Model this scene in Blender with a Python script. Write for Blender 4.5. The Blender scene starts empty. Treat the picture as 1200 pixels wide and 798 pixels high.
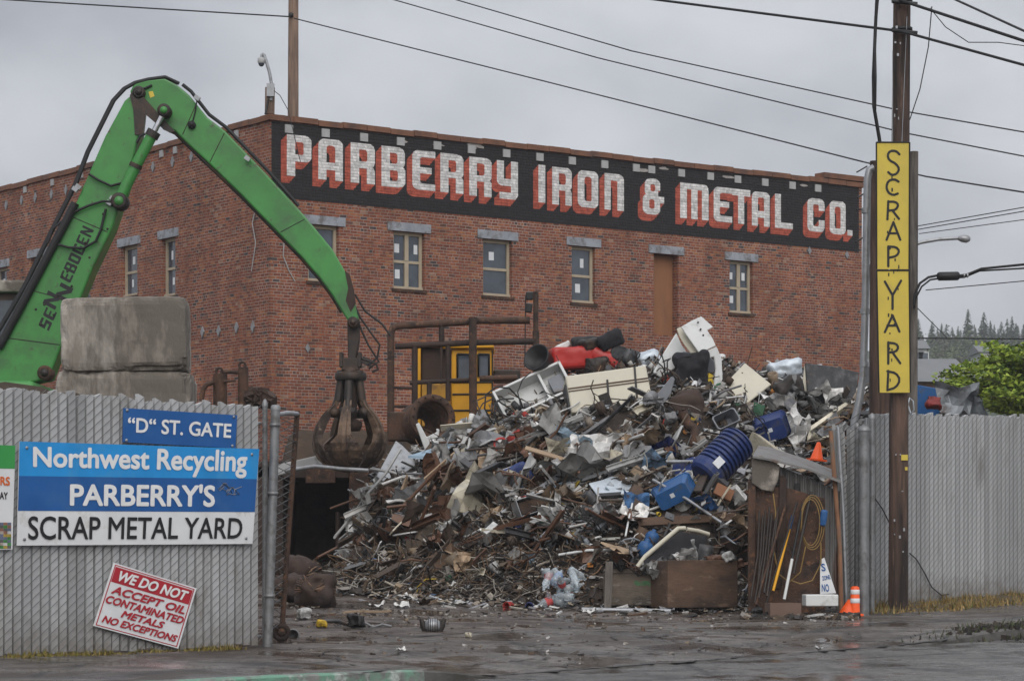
import bpy, bmesh, math, random
import numpy as np
from mathutils import Vector, Matrix, noise
R = math.radians
random.seed(7)
F = 3032.0; HOR = 650.0; CAMZ = 1.15
scene = bpy.context.scene
col = scene.collection

# ------------------------------------------------------------------ camera, sky, sun, exposure
cam_d = bpy.data.cameras.new('camera'); cam = bpy.data.objects.new('camera', cam_d); col.objects.link(cam)
cam_d.sensor_width = 36; cam_d.lens = 36 * F / 1200
cam_d.shift_y = (HOR - 399) / 1200
cam_d.clip_start = 0.5; cam_d.clip_end = 8000
cam.location = (0, 0, CAMZ); cam.rotation_euler = (R(90), 0, 0)
scene.camera = cam

SUN_EL, SUN_AZ = R(40), R(-174)      # behind and left of the camera
world = bpy.data.worlds.new("World"); scene.world = world; world.use_nodes = True
nt = world.node_tree; nt.nodes.clear(); L = nt.links
def N(nt, t, **kw):
    n = nt.nodes.new(t)
    for k, v in kw.items():
        setattr(n, k, v)
    return n
w_out = N(nt, 'ShaderNodeOutputWorld'); bg = N(nt, 'ShaderNodeBackground'); bg.inputs['Strength'].default_value = 0.1
sky = N(nt, 'ShaderNodeTexSky', sky_type='NISHITA', sun_disc=False, sun_elevation=SUN_EL, sun_rotation=R(174), dust_density=4.0)
tc = N(nt, 'ShaderNodeTexCoord'); mp = N(nt, 'ShaderNodeMapping'); mp.inputs['Scale'].default_value = (1, 1, 1.7)
L.new(tc.outputs['Generated'], mp.inputs['Vector'])
nz = N(nt, 'ShaderNodeTexNoise'); nz.inputs['Scale'].default_value = 4.6; nz.inputs['Detail'].default_value = 6; nz.inputs['Roughness'].default_value = .5
L.new(mp.outputs['Vector'], nz.inputs['Vector'])
rp = N(nt, 'ShaderNodeValToRGB')
rp.color_ramp.elements[0].position = .38; rp.color_ramp.elements[0].color = (2.5, 2.6, 2.88, 1)
rp.color_ramp.elements[1].position = .60; rp.color_ramp.elements[1].color = (4.75, 4.85, 5.1, 1)
L.new(nz.outputs['Fac'], rp.inputs['Fac'])
sp = N(nt, 'ShaderNodeSeparateXYZ'); L.new(tc.outputs['Generated'], sp.inputs['Vector'])
# an overcast sky is about three times brighter overhead than at the horizon
mr = N(nt, 'ShaderNodeMapRange'); mr.inputs['From Min'].default_value = .22; mr.inputs['From Max'].default_value = 1.0
mr.inputs['To Min'].default_value = 1.0; mr.inputs['To Max'].default_value = 2.3
L.new(sp.outputs['Z'], mr.inputs['Value'])
vm = N(nt, 'ShaderNodeVectorMath', operation='SCALE'); L.new(rp.outputs['Color'], vm.inputs[0]); L.new(mr.outputs['Result'], vm.inputs['Scale'])
mx = N(nt, 'ShaderNodeMixRGB'); mx.inputs['Fac'].default_value = .92
L.new(sky.outputs['Color'], mx.inputs['Color1']); L.new(vm.outputs['Vector'], mx.inputs['Color2'])
L.new(mx.outputs['Color'], bg.inputs['Color']); L.new(bg.outputs['Background'], w_out.inputs['Surface'])

sun_d = bpy.data.lights.new('sun', 'SUN'); sun = bpy.data.objects.new('sun', sun_d); col.objects.link(sun)
sun_d.energy = 1.35; sun_d.angle = R(55); sun_d.color = (1.0, .97, .93)
sun.rotation_euler = (R(90) - SUN_EL, 0, R(6)); sun.location = (0, 0, 40)
vs = scene.view_settings
vs.view_transform = 'Standard'; vs.look = 'None'; vs.exposure = 0.55; vs.gamma = 1.0; vs.use_curve_mapping = False

# ------------------------------------------------------------------ coordinates
UX, UY = 0.686, 0.7276            # direction of the street and of the fence line
NX, NY = -UY, UX                  # into the yard
NF = NX * -5.56 + NY * 28.1       # fence line
def P(px, py, d): return Vector(((px - 600) / F * d, d, CAMZ + (HOR - py) / F * d))
def sn(x, y): return (UX * x + UY * y, NX * x + NY * y)
def xy(s, n): return (UX * s + NX * n, UY * s + NY * n)
def sm(t): t = max(0., min(1., t)); return t * t * (3 - 2 * t)
ZS_S = np.linspace(-60, 100, 641); ZS_Z = np.interp(ZS_S, (10, 19.3, 24, 29, 33, 34, 37, 46, 60), (.035, .035, .12, .21, .29, .355, .46, .74, .95)); ZS_Z = np.convolve(np.pad(ZS_Z, 6, 'edge'), np.ones(13) / 13, 'valid')
def zs(s):
    return float(np.interp(s, ZS_S, ZS_Z))
NK = 18.65
def gz(x, y):
    s, n = sn(x, y); z = zs(s)
    if n > NF: z += .034 * min(n - NF, 14)
    else:
        drive = sm((s - 18.3) / 1.5) * (1 - sm((s - 27.0) / 2.6))
        z += .012 * (n - NF) - drive * .12 * sm((NF - 1 - n) / 3.2)
        if n < NK: z -= .12 * (1 - drive)
    return z
def FP(px, py, off=0.0):
    k = (px - 600) / F
    d = (NF - off) / (NX * k + NY)
    return P(px, py, d)
def GP(px, d):
    x = (px - 600) / F * d
    return Vector((x, d, gz(x, d)))

# ------------------------------------------------------------------ mesh builder and tagging
class MB:
    def __init__(s): s.v = []; s.f = []; s.t = []; s.uv = None; s.smooth = []
    def add(s, vs, fs, tint=None, smooth=False):
        b = len(s.v); s.v += [tuple(v) for v in vs]
        for f in fs: s.f.append([i + b for i in f]); s.t.append(tint); s.smooth.append(smooth)
    def poly(s, pts, tint=None): s.add(pts, [list(range(len(pts)))], tint)
    def box(s, c, size, M=None, tint=None, taper=1.0):
        x, y, z = [a / 2 for a in size]; c = Vector(c)
        vs = []
        for k, (i, j, l) in enumerate([(-1,-1,-1),(1,-1,-1),(1,1,-1),(-1,1,-1),(-1,-1,1),(1,-1,1),(1,1,1),(-1,1,1)]):
            t = taper if l > 0 else 1
            p = Vector((i * x * t, j * y * t, l * z))
            vs.append(c + (M @ p if M is not None else p))
        s.add(vs, [[0,3,2,1],[4,5,6,7],[0,1,5,4],[1,2,6,5],[2,3,7,6],[3,0,4,7]], tint)
    def tube(s, pts, r, n=8, tint=None, caps=True, smooth=True):
        pts = [Vector(p) for p in pts]; m = len(pts)
        rs = r if isinstance(r, (list, tuple)) else [r] * m
        vs = []; up = None
        for i, p in enumerate(pts):
            a = pts[max(i - 1, 0)]; b = pts[min(i + 1, m - 1)]
            t = (b - a)
            t = t.normalized() if t.length > 1e-9 else Vector((0, 0, 1))
            if up is None: up = Vector((0, 0, 1)) if abs(t.z) < .9 else Vector((1, 0, 0))
            x = t.cross(up)
            if x.length < 1e-4: x = t.cross(Vector((0, 1, 0.01)))
            x.normalize(); y = x.cross(t).normalized(); up = y
            for k in range(n):
                an = 2 * math.pi * k / n
                vs.append(p + (x * math.cos(an) + y * math.sin(an)) * rs[i])
        fs = []
        for i in range(m - 1):
            for k in range(n):
                k2 = (k + 1) % n
                fs.append([i * n + k, i * n + k2, (i + 1) * n + k2, (i + 1) * n + k])
        s.add(vs, fs, tint, smooth)
        if caps:
            s.add(vs[:n], [list(range(n))[::-1]], tint); s.add(vs[-n:], [list(range(n))], tint)
    def lathe(s, c, axis, prof, n=16, tint=None, smooth=True, close=False):
        axis = Vector(axis).normalized(); c = Vector(c)
        x = axis.orthogonal().normalized(); y = axis.cross(x)
        vs = []
        for (r, h) in prof:
            for k in range(n):
                a = 2 * math.pi * k / n
                vs.append(c + axis * h + (x * math.cos(a) + y * math.sin(a)) * r)
        m = len(prof); fs = []
        for i in range(m if close else m - 1):
            j = (i + 1) % m
            for k in range(n):
                k2 = (k + 1) % n
                fs.append([i * n + k, i * n + k2, j * n + k2, j * n + k])
        s.add(vs, fs, tint, smooth)
    def prism(s, pts, vec, tint=None):
        # pts: planar outline, extruded by vec
        n = len(pts); vec = Vector(vec); a = [Vector(p) for p in pts]; b = [p + vec for p in a]
        fs = [list(range(n))[::-1], [i + n for i in range(n)]]
        for i in range(n):
            j = (i + 1) % n; fs.append([i, j, j + n, i + n])
        s.add(a + b, fs, tint)
    def build(s, name, mat, parent=None, org=None, uv=None, loc=True):
        if parent is not None: org = Vector(parent.get('_o', (0, 0, 0)))
        elif org is None:
            if s.v:
                A = np.array(s.v); org = Vector(((A[:,0].min() + A[:,0].max()) / 2, (A[:,1].min() + A[:,1].max()) / 2, A[:,2].min()))
            else: org = Vector((0, 0, 0))
        me = bpy.data.meshes.new(name)
        A = np.array(s.v, dtype=np.float64).reshape(-1, 3) - np.array(org)
        me.from_pydata(A.tolist(), [], s.f)
        if any(s.smooth): me.polygons.foreach_set('use_smooth', s.smooth)
        if any(t is not None for t in s.t):
            at = me.attributes.new('tint', 'FLOAT_COLOR', 'FACE')
            at.data.foreach_set('color', [c for t in s.t for c in (list(t)[:3] + [1.0] if t else [1, 1, 1, 1])])
        if uv is not None:
            l = me.uv_layers.new(name='UVMap')
            flat = [c for f in uv for p in f for c in p]
            l.data.foreach_set('uv', flat)
        me.update()
        o = bpy.data.objects.new(name, me); col.objects.link(o)
        if mat is not None: me.materials.append(mat)
        o['_o'] = tuple(org)
        if parent is not None: o.parent = parent
        else: o.location = org
        return o
def tag(o, label=None, cat=None, group=None, kind=None):
    if label: o['label'] = label
    if cat: o['category'] = cat
    if group: o['group'] = group
    if kind: o['kind'] = kind
    return o
def thing(name, label, cat, loc, group=None):
    o = bpy.data.objects.new(name, None); col.objects.link(o); o.location = loc; o['_o'] = tuple(loc)
    o.empty_display_size = .2
    return tag(o, label, cat, group)
def bevel(o, w=.01, seg=2):
    m = o.modifiers.new('bevel', 'BEVEL'); m.width = w; m.segments = seg; m.limit_method = 'ANGLE'; m.angle_limit = R(35)
    return o
def subsurf(o, lv=1):
    m = o.modifiers.new('sub', 'SUBSURF'); m.levels = lv; m.render_levels = lv; return o
def copy_tree(o, parent=None):
    c = o.copy(); col.objects.link(c); c.parent = parent
    for ch in list(o.children): copy_tree(ch, c)
    return c
def rot(roll=0, yaw=0, pitch=0):
    return Matrix.Rotation(R(roll), 3, 'Y') @ Matrix.Rotation(R(yaw), 3, 'Z') @ Matrix.Rotation(R(pitch), 3, 'X')

# ------------------------------------------------------------------ materials
def c4(c): return (c[0], c[1], c[2], 1)
def mat(name, color, rough=.7, metal=0., var=.25, scale=4., bump=.15, bscale=None, color2=None, f2=(.5, .65), scale2=2.0,
        color3=None, f3=(.6, .7), scale3=9., src='const', spec=.35, stretch=None, trans=0., rvar=.15):
    m = bpy.data.materials.new(name); m.use_nodes = True
    nt = m.node_tree; L = nt.links; b = nt.nodes['Principled BSDF']
    tc = N(nt, 'ShaderNodeTexCoord'); vec = tc.outputs['Object']
    if stretch:
        mp = N(nt, 'ShaderNodeMapping'); mp.inputs['Scale'].default_value = stretch; L.new(vec, mp.inputs['Vector']); vec = mp.outputs['Vector']
    if src == 'object' or src == 'tint':
        # every copy gets its own patch of the pattern
        oi0 = N(nt, 'ShaderNodeObjectInfo'); ad = N(nt, 'ShaderNodeVectorMath', operation='ADD')
        ml = N(nt, 'ShaderNodeMath', operation='MULTIPLY'); ml.inputs[1].default_value = 37.
        L.new(oi0.outputs['Random'], ml.inputs[0]); L.new(vec, ad.inputs[0]); L.new(ml.outputs[0], ad.inputs[1]); vec = ad.outputs['Vector']
    def nzn(sc, det=6, ro=.6):
        n = N(nt, 'ShaderNodeTexNoise'); n.inputs['Scale'].default_value = sc; n.inputs['Detail'].default_value = det; n.inputs['Roughness'].default_value = ro
        L.new(vec, n.inputs['Vector']); return n
    n1 = nzn(scale)
    mr = N(nt, 'ShaderNodeMapRange'); mr.inputs['From Min'].default_value = .25; mr.inputs['From Max'].default_value = .75
    mr.inputs['To Min'].default_value = 1 - var; mr.inputs['To Max'].default_value = 1 + var
    L.new(n1.outputs['Fac'], mr.inputs['Value'])
    sc_ = N(nt, 'ShaderNodeVectorMath', operation='SCALE'); L.new(mr.outputs['Result'], sc_.inputs['Scale'])
    if src == 'object':
        oi = N(nt, 'ShaderNodeObjectInfo'); L.new(oi.outputs['Color'], sc_.inputs[0])
    elif src == 'tint':
        at = N(nt, 'ShaderNodeAttribute', attribute_name='tint'); L.new(at.outputs['Color'], sc_.inputs[0])
    else: sc_.inputs[0].default_value = color[:3]
    cur = sc_.outputs['Vector']
    for c2, f, s2 in ((color2, f2, scale2), (color3, f3, scale3)):
        if c2 is None: continue
        n2 = nzn(s2, 8, .65)
        r2 = N(nt, 'ShaderNodeMapRange'); r2.inputs['From Min'].default_value = f[0]; r2.inputs['From Max'].default_value = f[1]
        L.new(n2.outputs['Fac'], r2.inputs['Value'])
        mx = N(nt, 'ShaderNodeMixRGB'); L.new(r2.outputs['Result'], mx.inputs['Fac']); L.new(cur, mx.inputs['Color1']); mx.inputs['Color2'].default_value = c4(c2)
        cur = mx.outputs['Color']
    L.new(cur, b.inputs['Base Color'])
    b.inputs['Metallic'].default_value = metal; b.inputs['Specular IOR Level'].default_value = spec
    if trans: b.inputs['Transmission Weight'].default_value = trans
    rr = N(nt, 'ShaderNodeMapRange'); rr.inputs['From Min'].default_value = .3; rr.inputs['From Max'].default_value = .7
    rr.inputs['To Min'].default_value = max(.03, rough - rvar); rr.inputs['To Max'].default_value = min(1, rough + rvar)
    L.new(n1.outputs['Fac'], rr.inputs['Value']); L.new(rr.outputs['Result'], b.inputs['Roughness'])
    if bump:
        n3 = nzn(bscale or scale * 5, 6, .6); bp = N(nt, 'ShaderNodeBump'); bp.inputs['Strength'].default_value = bump; bp.inputs['Distance'].default_value = .02
        L.new(n3.outputs['Fac'], bp.inputs['Height']); L.new(bp.outputs['Normal'], b.inputs['Normal'])
    return m

def brick_mat(name, paint=None):
    """bricks laid out in metres on the wall's UV map; every brick draws its own colour"""
    m = bpy.data.materials.new(name); m.use_nodes = True
    nt = m.node_tree; L = nt.links; b = nt.nodes['Principled BSDF']
    def M(op, a, b_=None, c=None):
        n = N(nt, 'ShaderNodeMath', operation=op)
        for i, v in enumerate((a, b_, c)):
            if v is None: continue
            if isinstance(v, (int, float)): n.inputs[i].default_value = v
            else: L.new(v, n.inputs[i])
        return n.outputs[0]
    uv = N(nt, 'ShaderNodeUVMap', uv_map='UVMap'); nzw = N(nt, 'ShaderNodeTexNoise'); nzw.inputs['Scale'].default_value = 1.3; L.new(uv.outputs['UV'], nzw.inputs['Vector'])
    s = N(nt, 'ShaderNodeSeparateXYZ'); L.new(uv.outputs['UV'], s.inputs['Vector'])
    BW, BH, J = .178, .066, .0125
    v = M('ADD', s.outputs['Y'], M('MULTIPLY', M('SUBTRACT', nzw.outputs['Fac'], .5), .03))
    row = M('FLOOR', M('DIVIDE', v, BH))
    # every seventh course is headers
    hd = M('LESS_THAN', M('MODULO', M('ADD', row, 700), 7), .5)
    bw = M('SUBTRACT', BW, M('MULTIPLY', hd, BW / 2))
    rnd = N(nt, 'ShaderNodeTexWhiteNoise', noise_dimensions='1D'); L.new(row, rnd.inputs['W'])
    off = M('ADD', M('MULTIPLY', M('MODULO', M('ADD', row, 1000), 2), .5), M('MULTIPLY', rnd.outputs['Value'], .25))
    uu = M('ADD', M('DIVIDE', s.outputs['X'], bw), off)
    cl = M('FLOOR', uu)
    fu = M('MULTIPLY', M('FRACT', uu), bw); fv = M('MULTIPLY', M('FRACT', M('DIVIDE', v, BH)), BH)
    eu = M('MINIMUM', fu, M('SUBTRACT', bw, fu)); ev = M('MINIMUM', fv, M('SUBTRACT', BH, fv))
    e = M('MINIMUM', eu, ev)
    mr = N(nt, 'ShaderNodeMapRange'); mr.inputs['From Min'].default_value = J * .28; mr.inputs['From Max'].default_value = J * .75
    L.new(e, mr.inputs['Value']); mask = mr.outputs['Result']
    cv = N(nt, 'ShaderNodeCombineXYZ'); L.new(cl, cv.inputs['X']); L.new(row, cv.inputs['Y'])
    wn = N(nt, 'ShaderNodeTexWhiteNoise', noise_dimensions='2D'); L.new(cv.outputs['Vector'], wn.inputs['Vector'])
    rp = N(nt, 'ShaderNodeValToRGB'); cr = rp.color_ramp; cr.interpolation = 'CONSTANT'
    cols = [(0, (.165, .052, .031)), (.22, (.21, .065, .034)), (.45, (.25, .085, .043)), (.65, (.185, .066, .042)), (.78, (.285, .112, .05)), (.87, (.115, .05, .037)), (.95, (.058, .045, .046)), (.98, (.27, .16, .11))]
    cr.elements[0].position = 0; cr.elements[0].color = c4(cols[0][1]); cr.elements[1].position = cols[1][0]; cr.elements[1].color = c4(cols[1][1])
    for p, c in cols[2:]:
        k = cr.elements.new(p); k.color = c4(c)
    # broad drift between darker and redder areas of wall
    big = N(nt, 'ShaderNodeTexNoise'); big.inputs['Scale'].default_value = .45; big.inputs['Detail'].default_value = 4; L.new(uv.outputs['UV'], big.inputs['Vector'])
    fac = M('FRACT', M('ADD', M('ADD', wn.outputs['Value'], M('MULTIPLY', M('SUBTRACT', big.outputs['Fac'], .5), .25)), 0.0))
    L.new(fac, rp.inputs['Fac'])
    n2 = N(nt, 'ShaderNodeTexNoise'); n2.inputs['Scale'].default_value = 9; n2.inputs['Detail'].default_value = 6; L.new(uv.outputs['UV'], n2.inputs['Vector'])
    mm = N(nt, 'ShaderNodeMixRGB', blend_type='MULTIPLY'); mm.inputs['Fac'].default_value = 1
    r3 = N(nt, 'ShaderNodeMapRange'); r3.inputs['From Min'].default_value = .3; r3.inputs['From Max'].default_value = .7; r3.inputs['To Min'].default_value = .72; r3.inputs['To Max'].default_value = 1.25
    L.new(n2.outputs['Fac'], r3.inputs['Value']); cc = N(nt, 'ShaderNodeCombineXYZ')
    for i in range(3): L.new(r3.outputs['Result'], cc.inputs[i])
    L.new(rp.outputs['Color'], mm.inputs['Color1']); L.new(cc.outputs['Vector'], mm.inputs['Color2'])
    # mortar, patchily repointed
    n4 = N(nt, 'ShaderNodeTexNoise'); n4.inputs['Scale'].default_value = 1.1; n4.inputs['Detail'].default_value = 5; L.new(uv.outputs['UV'], n4.inputs['Vector'])
    mo = N(nt, 'ShaderNodeValToRGB'); mo.color_ramp.elements[0].position = .35; mo.color_ramp.elements[0].color = (.21, .15, .122, 1); mo.color_ramp.elements[1].position = .7; mo.color_ramp.elements[1].color = (.38, .315, .275, 1)
    L.new(n4.outputs['Fac'], mo.inputs['Fac'])
    mx0 = N(nt, 'ShaderNodeMixRGB'); L.new(mask, mx0.inputs['Fac']); L.new(mo.outputs['Color'], mx0.inputs['Color1']); L.new(mm.outputs['Color'], mx0.inputs['Color2'])
    # soot and water stains: broad blotches and vertical runs
    mps = N(nt, 'ShaderNodeMapping'); mps.inputs['Scale'].default_value = (1.4, .16, 1); L.new(uv.outputs['UV'], mps.inputs['Vector'])
    ns = N(nt, 'ShaderNodeTexNoise'); ns.inputs['Scale'].default_value = 1.6; ns.inputs['Detail'].default_value = 7; L.new(mps.outputs['Vector'], ns.inputs['Vector'])
    nb = N(nt, 'ShaderNodeTexNoise'); nb.inputs['Scale'].default_value = .35; nb.inputs['Detail'].default_value = 5; L.new(uv.outputs['UV'], nb.inputs['Vector'])
    rs_ = N(nt, 'ShaderNodeMapRange'); rs_.inputs['From Min'].default_value = .35; rs_.inputs['From Max'].default_value = .68; rs_.inputs['To Min'].default_value = 1.14; rs_.inputs['To Max'].default_value = .72
    L.new(M('ADD', M('MULTIPLY', ns.outputs['Fac'], .5), M('MULTIPLY', nb.outputs['Fac'], .5)), rs_.inputs['Value'])
    mx = N(nt, 'ShaderNodeVectorMath', operation='SCALE'); L.new(mx0.outputs['Color'], mx.inputs[0]); L.new(rs_.outputs['Result'], mx.inputs['Scale'])
    bp = N(nt, 'ShaderNodeBump'); bp.inputs['Strength'].default_value = .8; bp.inputs['Distance'].default_value = .012
    L.new(M('ADD', mask, M('MULTIPLY', n2.outputs['Fac'], .5)), bp.inputs['Height'])
    if paint:
        pv = N(nt, 'ShaderNodeVectorMath', operation='SCALE'); pv.inputs[0].default_value = paint
        pr = M('MULTIPLY', r3.outputs['Result'], M('ADD', .78, M('MULTIPLY', mask, .22)))
        pw = M('MULTIPLY', pr, M('ADD', .85, M('MULTIPLY', wn.outputs['Value'], .3)))
        L.new(pw, pv.inputs['Scale'])
        # flaking down to the brick here and there
        nf = N(nt, 'ShaderNodeTexNoise'); nf.inputs['Scale'].default_value = 14; nf.inputs['Detail'].default_value = 8; L.new(uv.outputs['UV'], nf.inputs['Vector'])
        rf = N(nt, 'ShaderNodeMapRange'); rf.inputs['From Min'].default_value = .72; rf.inputs['From Max'].default_value = .76; L.new(nf.outputs['Fac'], rf.inputs['Value'])
        mf = N(nt, 'ShaderNodeMixRGB'); L.new(rf.outputs['Result'], mf.inputs['Fac']); L.new(pv.outputs['Vector'], mf.inputs['Color1']); L.new(mx.outputs['Vector'], mf.inputs['Color2'])
        L.new(mf.outputs['Color'], b.inputs['Base Color'])
        b.inputs['Roughness'].default_value = .6
    else:
        L.new(mx.outputs['Vector'], b.inputs['Base Color']); b.inputs['Roughness'].default_value = .8
    b.inputs['Specular IOR Level'].default_value = .3
    L.new(bp.outputs['Normal'], b.inputs['Normal'])
    return m

M = {}
M['brick'] = brick_mat('red brickwork')
M['paint_black'] = brick_mat('black wall paint', (.017, .015, .016))
M['paint_white'] = brick_mat('white wall paint', (.60, .59, .58))
M['paint_red'] = brick_mat('red wall paint', (.36, .078, .048))
M['roofcap'] = mat('rusty roof flashing', (.16, .075, .045), .7, .2, .4, 3, .2, color2=(.09, .05, .04))
M['scupper'] = mat('white scupper', (.33, .33, .33), .6, 0, .15, 8)
M['galv_old'] = mat('dull galvanised steel', (.20, .205, .21), .5, .5, .3, 5, .15, color2=(.12, .115, .11), scale2=7)
M['mortar'] = mat('pale mortar smear', (.30, .28, .265), .9, 0, .3, 6, .5)
M['lintel'] = mat('galvanised lintel', (.30, .32, .35), .5, .35, .3, 3, .15, color2=(.16, .15, .15), scale2=5)
M['frame_tan'] = mat('tan window frame', (.36, .30, .22), .6, 0, .15, 5)
M['glass'] = mat('dark window glass', (.050, .062, .080), .10, 0, .6, 1.6, .04, spec=.8, rvar=.03)  # base colour lightened and mottled to stand in for reflected sky
M['sticker'] = mat('paper sticker', (.6, .62, .64), .7, 0, .1, 8, 0)
M['osb'] = mat('plywood board', (.22, .10, .05), .75, 0, .25, 2.2, .2, stretch=(1, 1, .35))
M['wood'] = mat('weathered pole wood', (.095, .059, .045), .85, 0, .65, 16, .9, bscale=40, color2=(.020, .015, .013), f2=(.45, .60), scale2=3.2, color3=(.15, .10, .075), f3=(.63, .7), scale3=14, stretch=(1, 1, .09))
M['wood_brown'] = mat('brown pole wood', (.20, .135, .10), .85, 0, .45, 14, .6, bscale=36, color2=(.11, .075, .055), f2=(.5, .62), scale2=4, stretch=(1, 1, .12))
M['wood_grey'] = mat('grey old wood', (.13, .115, .10), .85, 0, .55, 14, .7, bscale=36, color2=(.05, .042, .036), f2=(.5, .62), scale2=4, stretch=(1, 1, .12))
M['galv'] = mat('galvanised steel', (.29, .30, .315), .45, .55, .2, 5, .1, color2=(.22, .22, .22), scale2=7)
M['slat'] = mat('grey plastic fence slat', (1, 1, 1), .55, 0, .14, 1.1, .05, color2=(.20, .185, .165), f2=(.54, .72), scale2=2.2, stretch=(1, 1, .4), src='tint')
M['slat2'] = mat('grey plastic fence slat', (1, 1, 1), .55, 0, .12, 1.1, .05, color2=(.22, .215, .205), f2=(.54, .72), scale2=2.2, stretch=(1, 1, .4), src='tint')
M['wire'] = mat('chain link wire', (.12, .12, .12), .5, .5, .2, 3, 0)
M['black'] = mat('black rubber', (.012, .012, .013), .55, 0, .3, 5, .1)
M['darkmetal'] = mat('dark greasy steel', (.035, .030, .027), .5, .4, .4, 6, .3, color2=(.07, .04, .025))
M['rust'] = mat('rusted steel', (.085, .045, .029), .8, .15, .5, 7, .6, color2=(.034, .024, .02), f2=(.45, .60), scale2=3.5, color3=(.17, .085, .045), f3=(.57, .68), scale3=11)
M['rust_dark'] = mat('dark rusted steel', (.050, .031, .023), .75, .2, .45, 4, .5, color2=(.028, .02, .018), f2=(.45, .62))
M['grab'] = mat('worn grab steel', (.115, .075, .050), .55, .35, .5, 5, .5, color2=(.038, .027, .022), f2=(.44, .58), scale2=3.4, color3=(.22, .16, .12), f3=(.58, .70), scale3=8)
M['green'] = mat('green machine paint', (.036, .195, .037), .42, 0, .25, 1.2, .06, color2=(.035, .105, .033), f2=(.48, .70), scale2=1.7, color3=(.05, .042, .028), f3=(.60, .70), scale3=4.5, spec=.5)
M['chrome'] = mat('chromed rod', (.6, .6, .62), .18, 1, .1, 4, 0)
M['ink'] = mat('black lettering', (.012, .012, .014), .6, 0, .2, 9, 0)
M['block'] = mat('cast concrete block', (.36, .33, .29), .9, 0, .25, 3.5, .6, bscale=30, color2=(.12, .105, .088), f2=(.42, .54), scale2=1.1, color3=(.19, .165, .14), f3=(.52, .62), scale3=4.5, stretch=(1, 1, .3))
M['concrete'] = mat('old concrete', (.37, .335, .295), .9, 0, .3, 3.5, .6, bscale=30, color2=(.11, .095, .08), f2=(.42, .54), scale2=1.0, color3=(.06, .052, .045), f3=(.62, .72), scale3=2.2)
M['dirt'] = mat('dirt', (.05, .036, .026), .95, 0, .4, 4, .8, bscale=25)
M['sign_light'] = mat('light blue sign enamel', (.014, .24, .58), .45, 0, .14, 2, .03, color2=(.06, .27, .52), f2=(.52, .75), scale2=2.5, color3=(.10, .16, .22), f3=(.66, .76), scale3=7)
M['sign_dark'] = mat('dark blue sign enamel', (.010, .085, .28), .45, 0, .16, 2, .03, color2=(.03, .11, .28), f2=(.52, .75), scale2=2.5, color3=(.06, .08, .13), f3=(.66, .76), scale3=7)
M['sign_white'] = mat('white sign enamel', (.62, .63, .64), .45, 0, .10, 2, .03, color2=(.42, .40, .36), f2=(.58, .76), scale2=3.2, color3=(.30, .25, .20), f3=(.68, .76), scale3=9)
M['sign_green'] = mat('green sign enamel', (.035, .26, .06), .45, 0, .1, 3, .02)
M['letter_white'] = mat('white lettering', (.68, .68, .68), .5, 0, .1, 9, 0)
M['sign_red'] = mat('red sign ink', (.36, .018, .03), .5, 0, .1, 6, 0)
M['orange_ink'] = mat('orange sign ink', (.6, .12, .02), .5, 0, .1, 6, 0)
M['yellow_sign'] = mat('yellow sign paint', (.52, .40, .06), .6, 0, .15, 2, .1, color2=(.36, .26, .07), f2=(.56, .75), scale2=2.2, color3=(.30, .22, .1), f3=(.68, .75), scale3=7)
M['yellow'] = mat('yellow machine paint', (.62, .30, .012), .5, 0, .15, 2, .05, color2=(.30, .13, .02), f2=(.6, .75), scale2=3)
M['obj_matte'] = mat('worn painted scrap', (1, 1, 1), .7, 0, .3, 3.5, .35, color2=(.05, .035, .026), f2=(.56, .72), scale2=3.2, src='object')
M['obj_metal'] = mat('worn bare scrap metal', (1, 1, 1), .45, .2, .35, 3.5, .3, color2=(.06, .038, .026), f2=(.56, .72), scale2=2.6, src='object')
M['tint'] = mat('mixed scrap', (1, 1, 1), .65, .1, .35, 6, .25, color2=(.045, .033, .026), f2=(.55, .75), scale2=4, src='tint')

def base_dirt(m, z0, z1, c):
    """splashed dirt on the lowest part of a thing, ragged along its upper edge"""
    nt = m.node_tree; L = nt.links; b = nt.nodes['Principled BSDF']; old = b.inputs['Base Color'].links[0].from_socket
    tc = N(nt, 'ShaderNodeTexCoord'); sx = N(nt, 'ShaderNodeSeparateXYZ'); L.new(tc.outputs['Object'], sx.inputs['Vector'])
    nz = N(nt, 'ShaderNodeTexNoise'); nz.inputs['Scale'].default_value = 6; nz.inputs['Detail'].default_value = 7; L.new(tc.outputs['Object'], nz.inputs['Vector'])
    ad = N(nt, 'ShaderNodeMath', operation='MULTIPLY_ADD'); L.new(nz.outputs['Fac'], ad.inputs[0]); ad.inputs[1].default_value = -.9; L.new(sx.outputs['Z'], ad.inputs[2])
    r = N(nt, 'ShaderNodeMapRange'); r.inputs['From Min'].default_value = z0 - .45; r.inputs['From Max'].default_value = z1 - .45; r.inputs['To Min'].default_value = .75; r.inputs['To Max'].default_value = 0
    L.new(ad.outputs[0], r.inputs['Value']); x = N(nt, 'ShaderNodeMixRGB'); L.new(r.outputs['Result'], x.inputs['Fac']); L.new(old, x.inputs['Color1']); x.inputs['Color2'].default_value = c4(c); L.new(x.outputs['Color'], b.inputs['Base Color'])
base_dirt(M['slat'], -.1, .55, (.13, .11, .085)); base_dirt(M['slat2'], -.1, .45, (.13, .11, .085))
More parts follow.
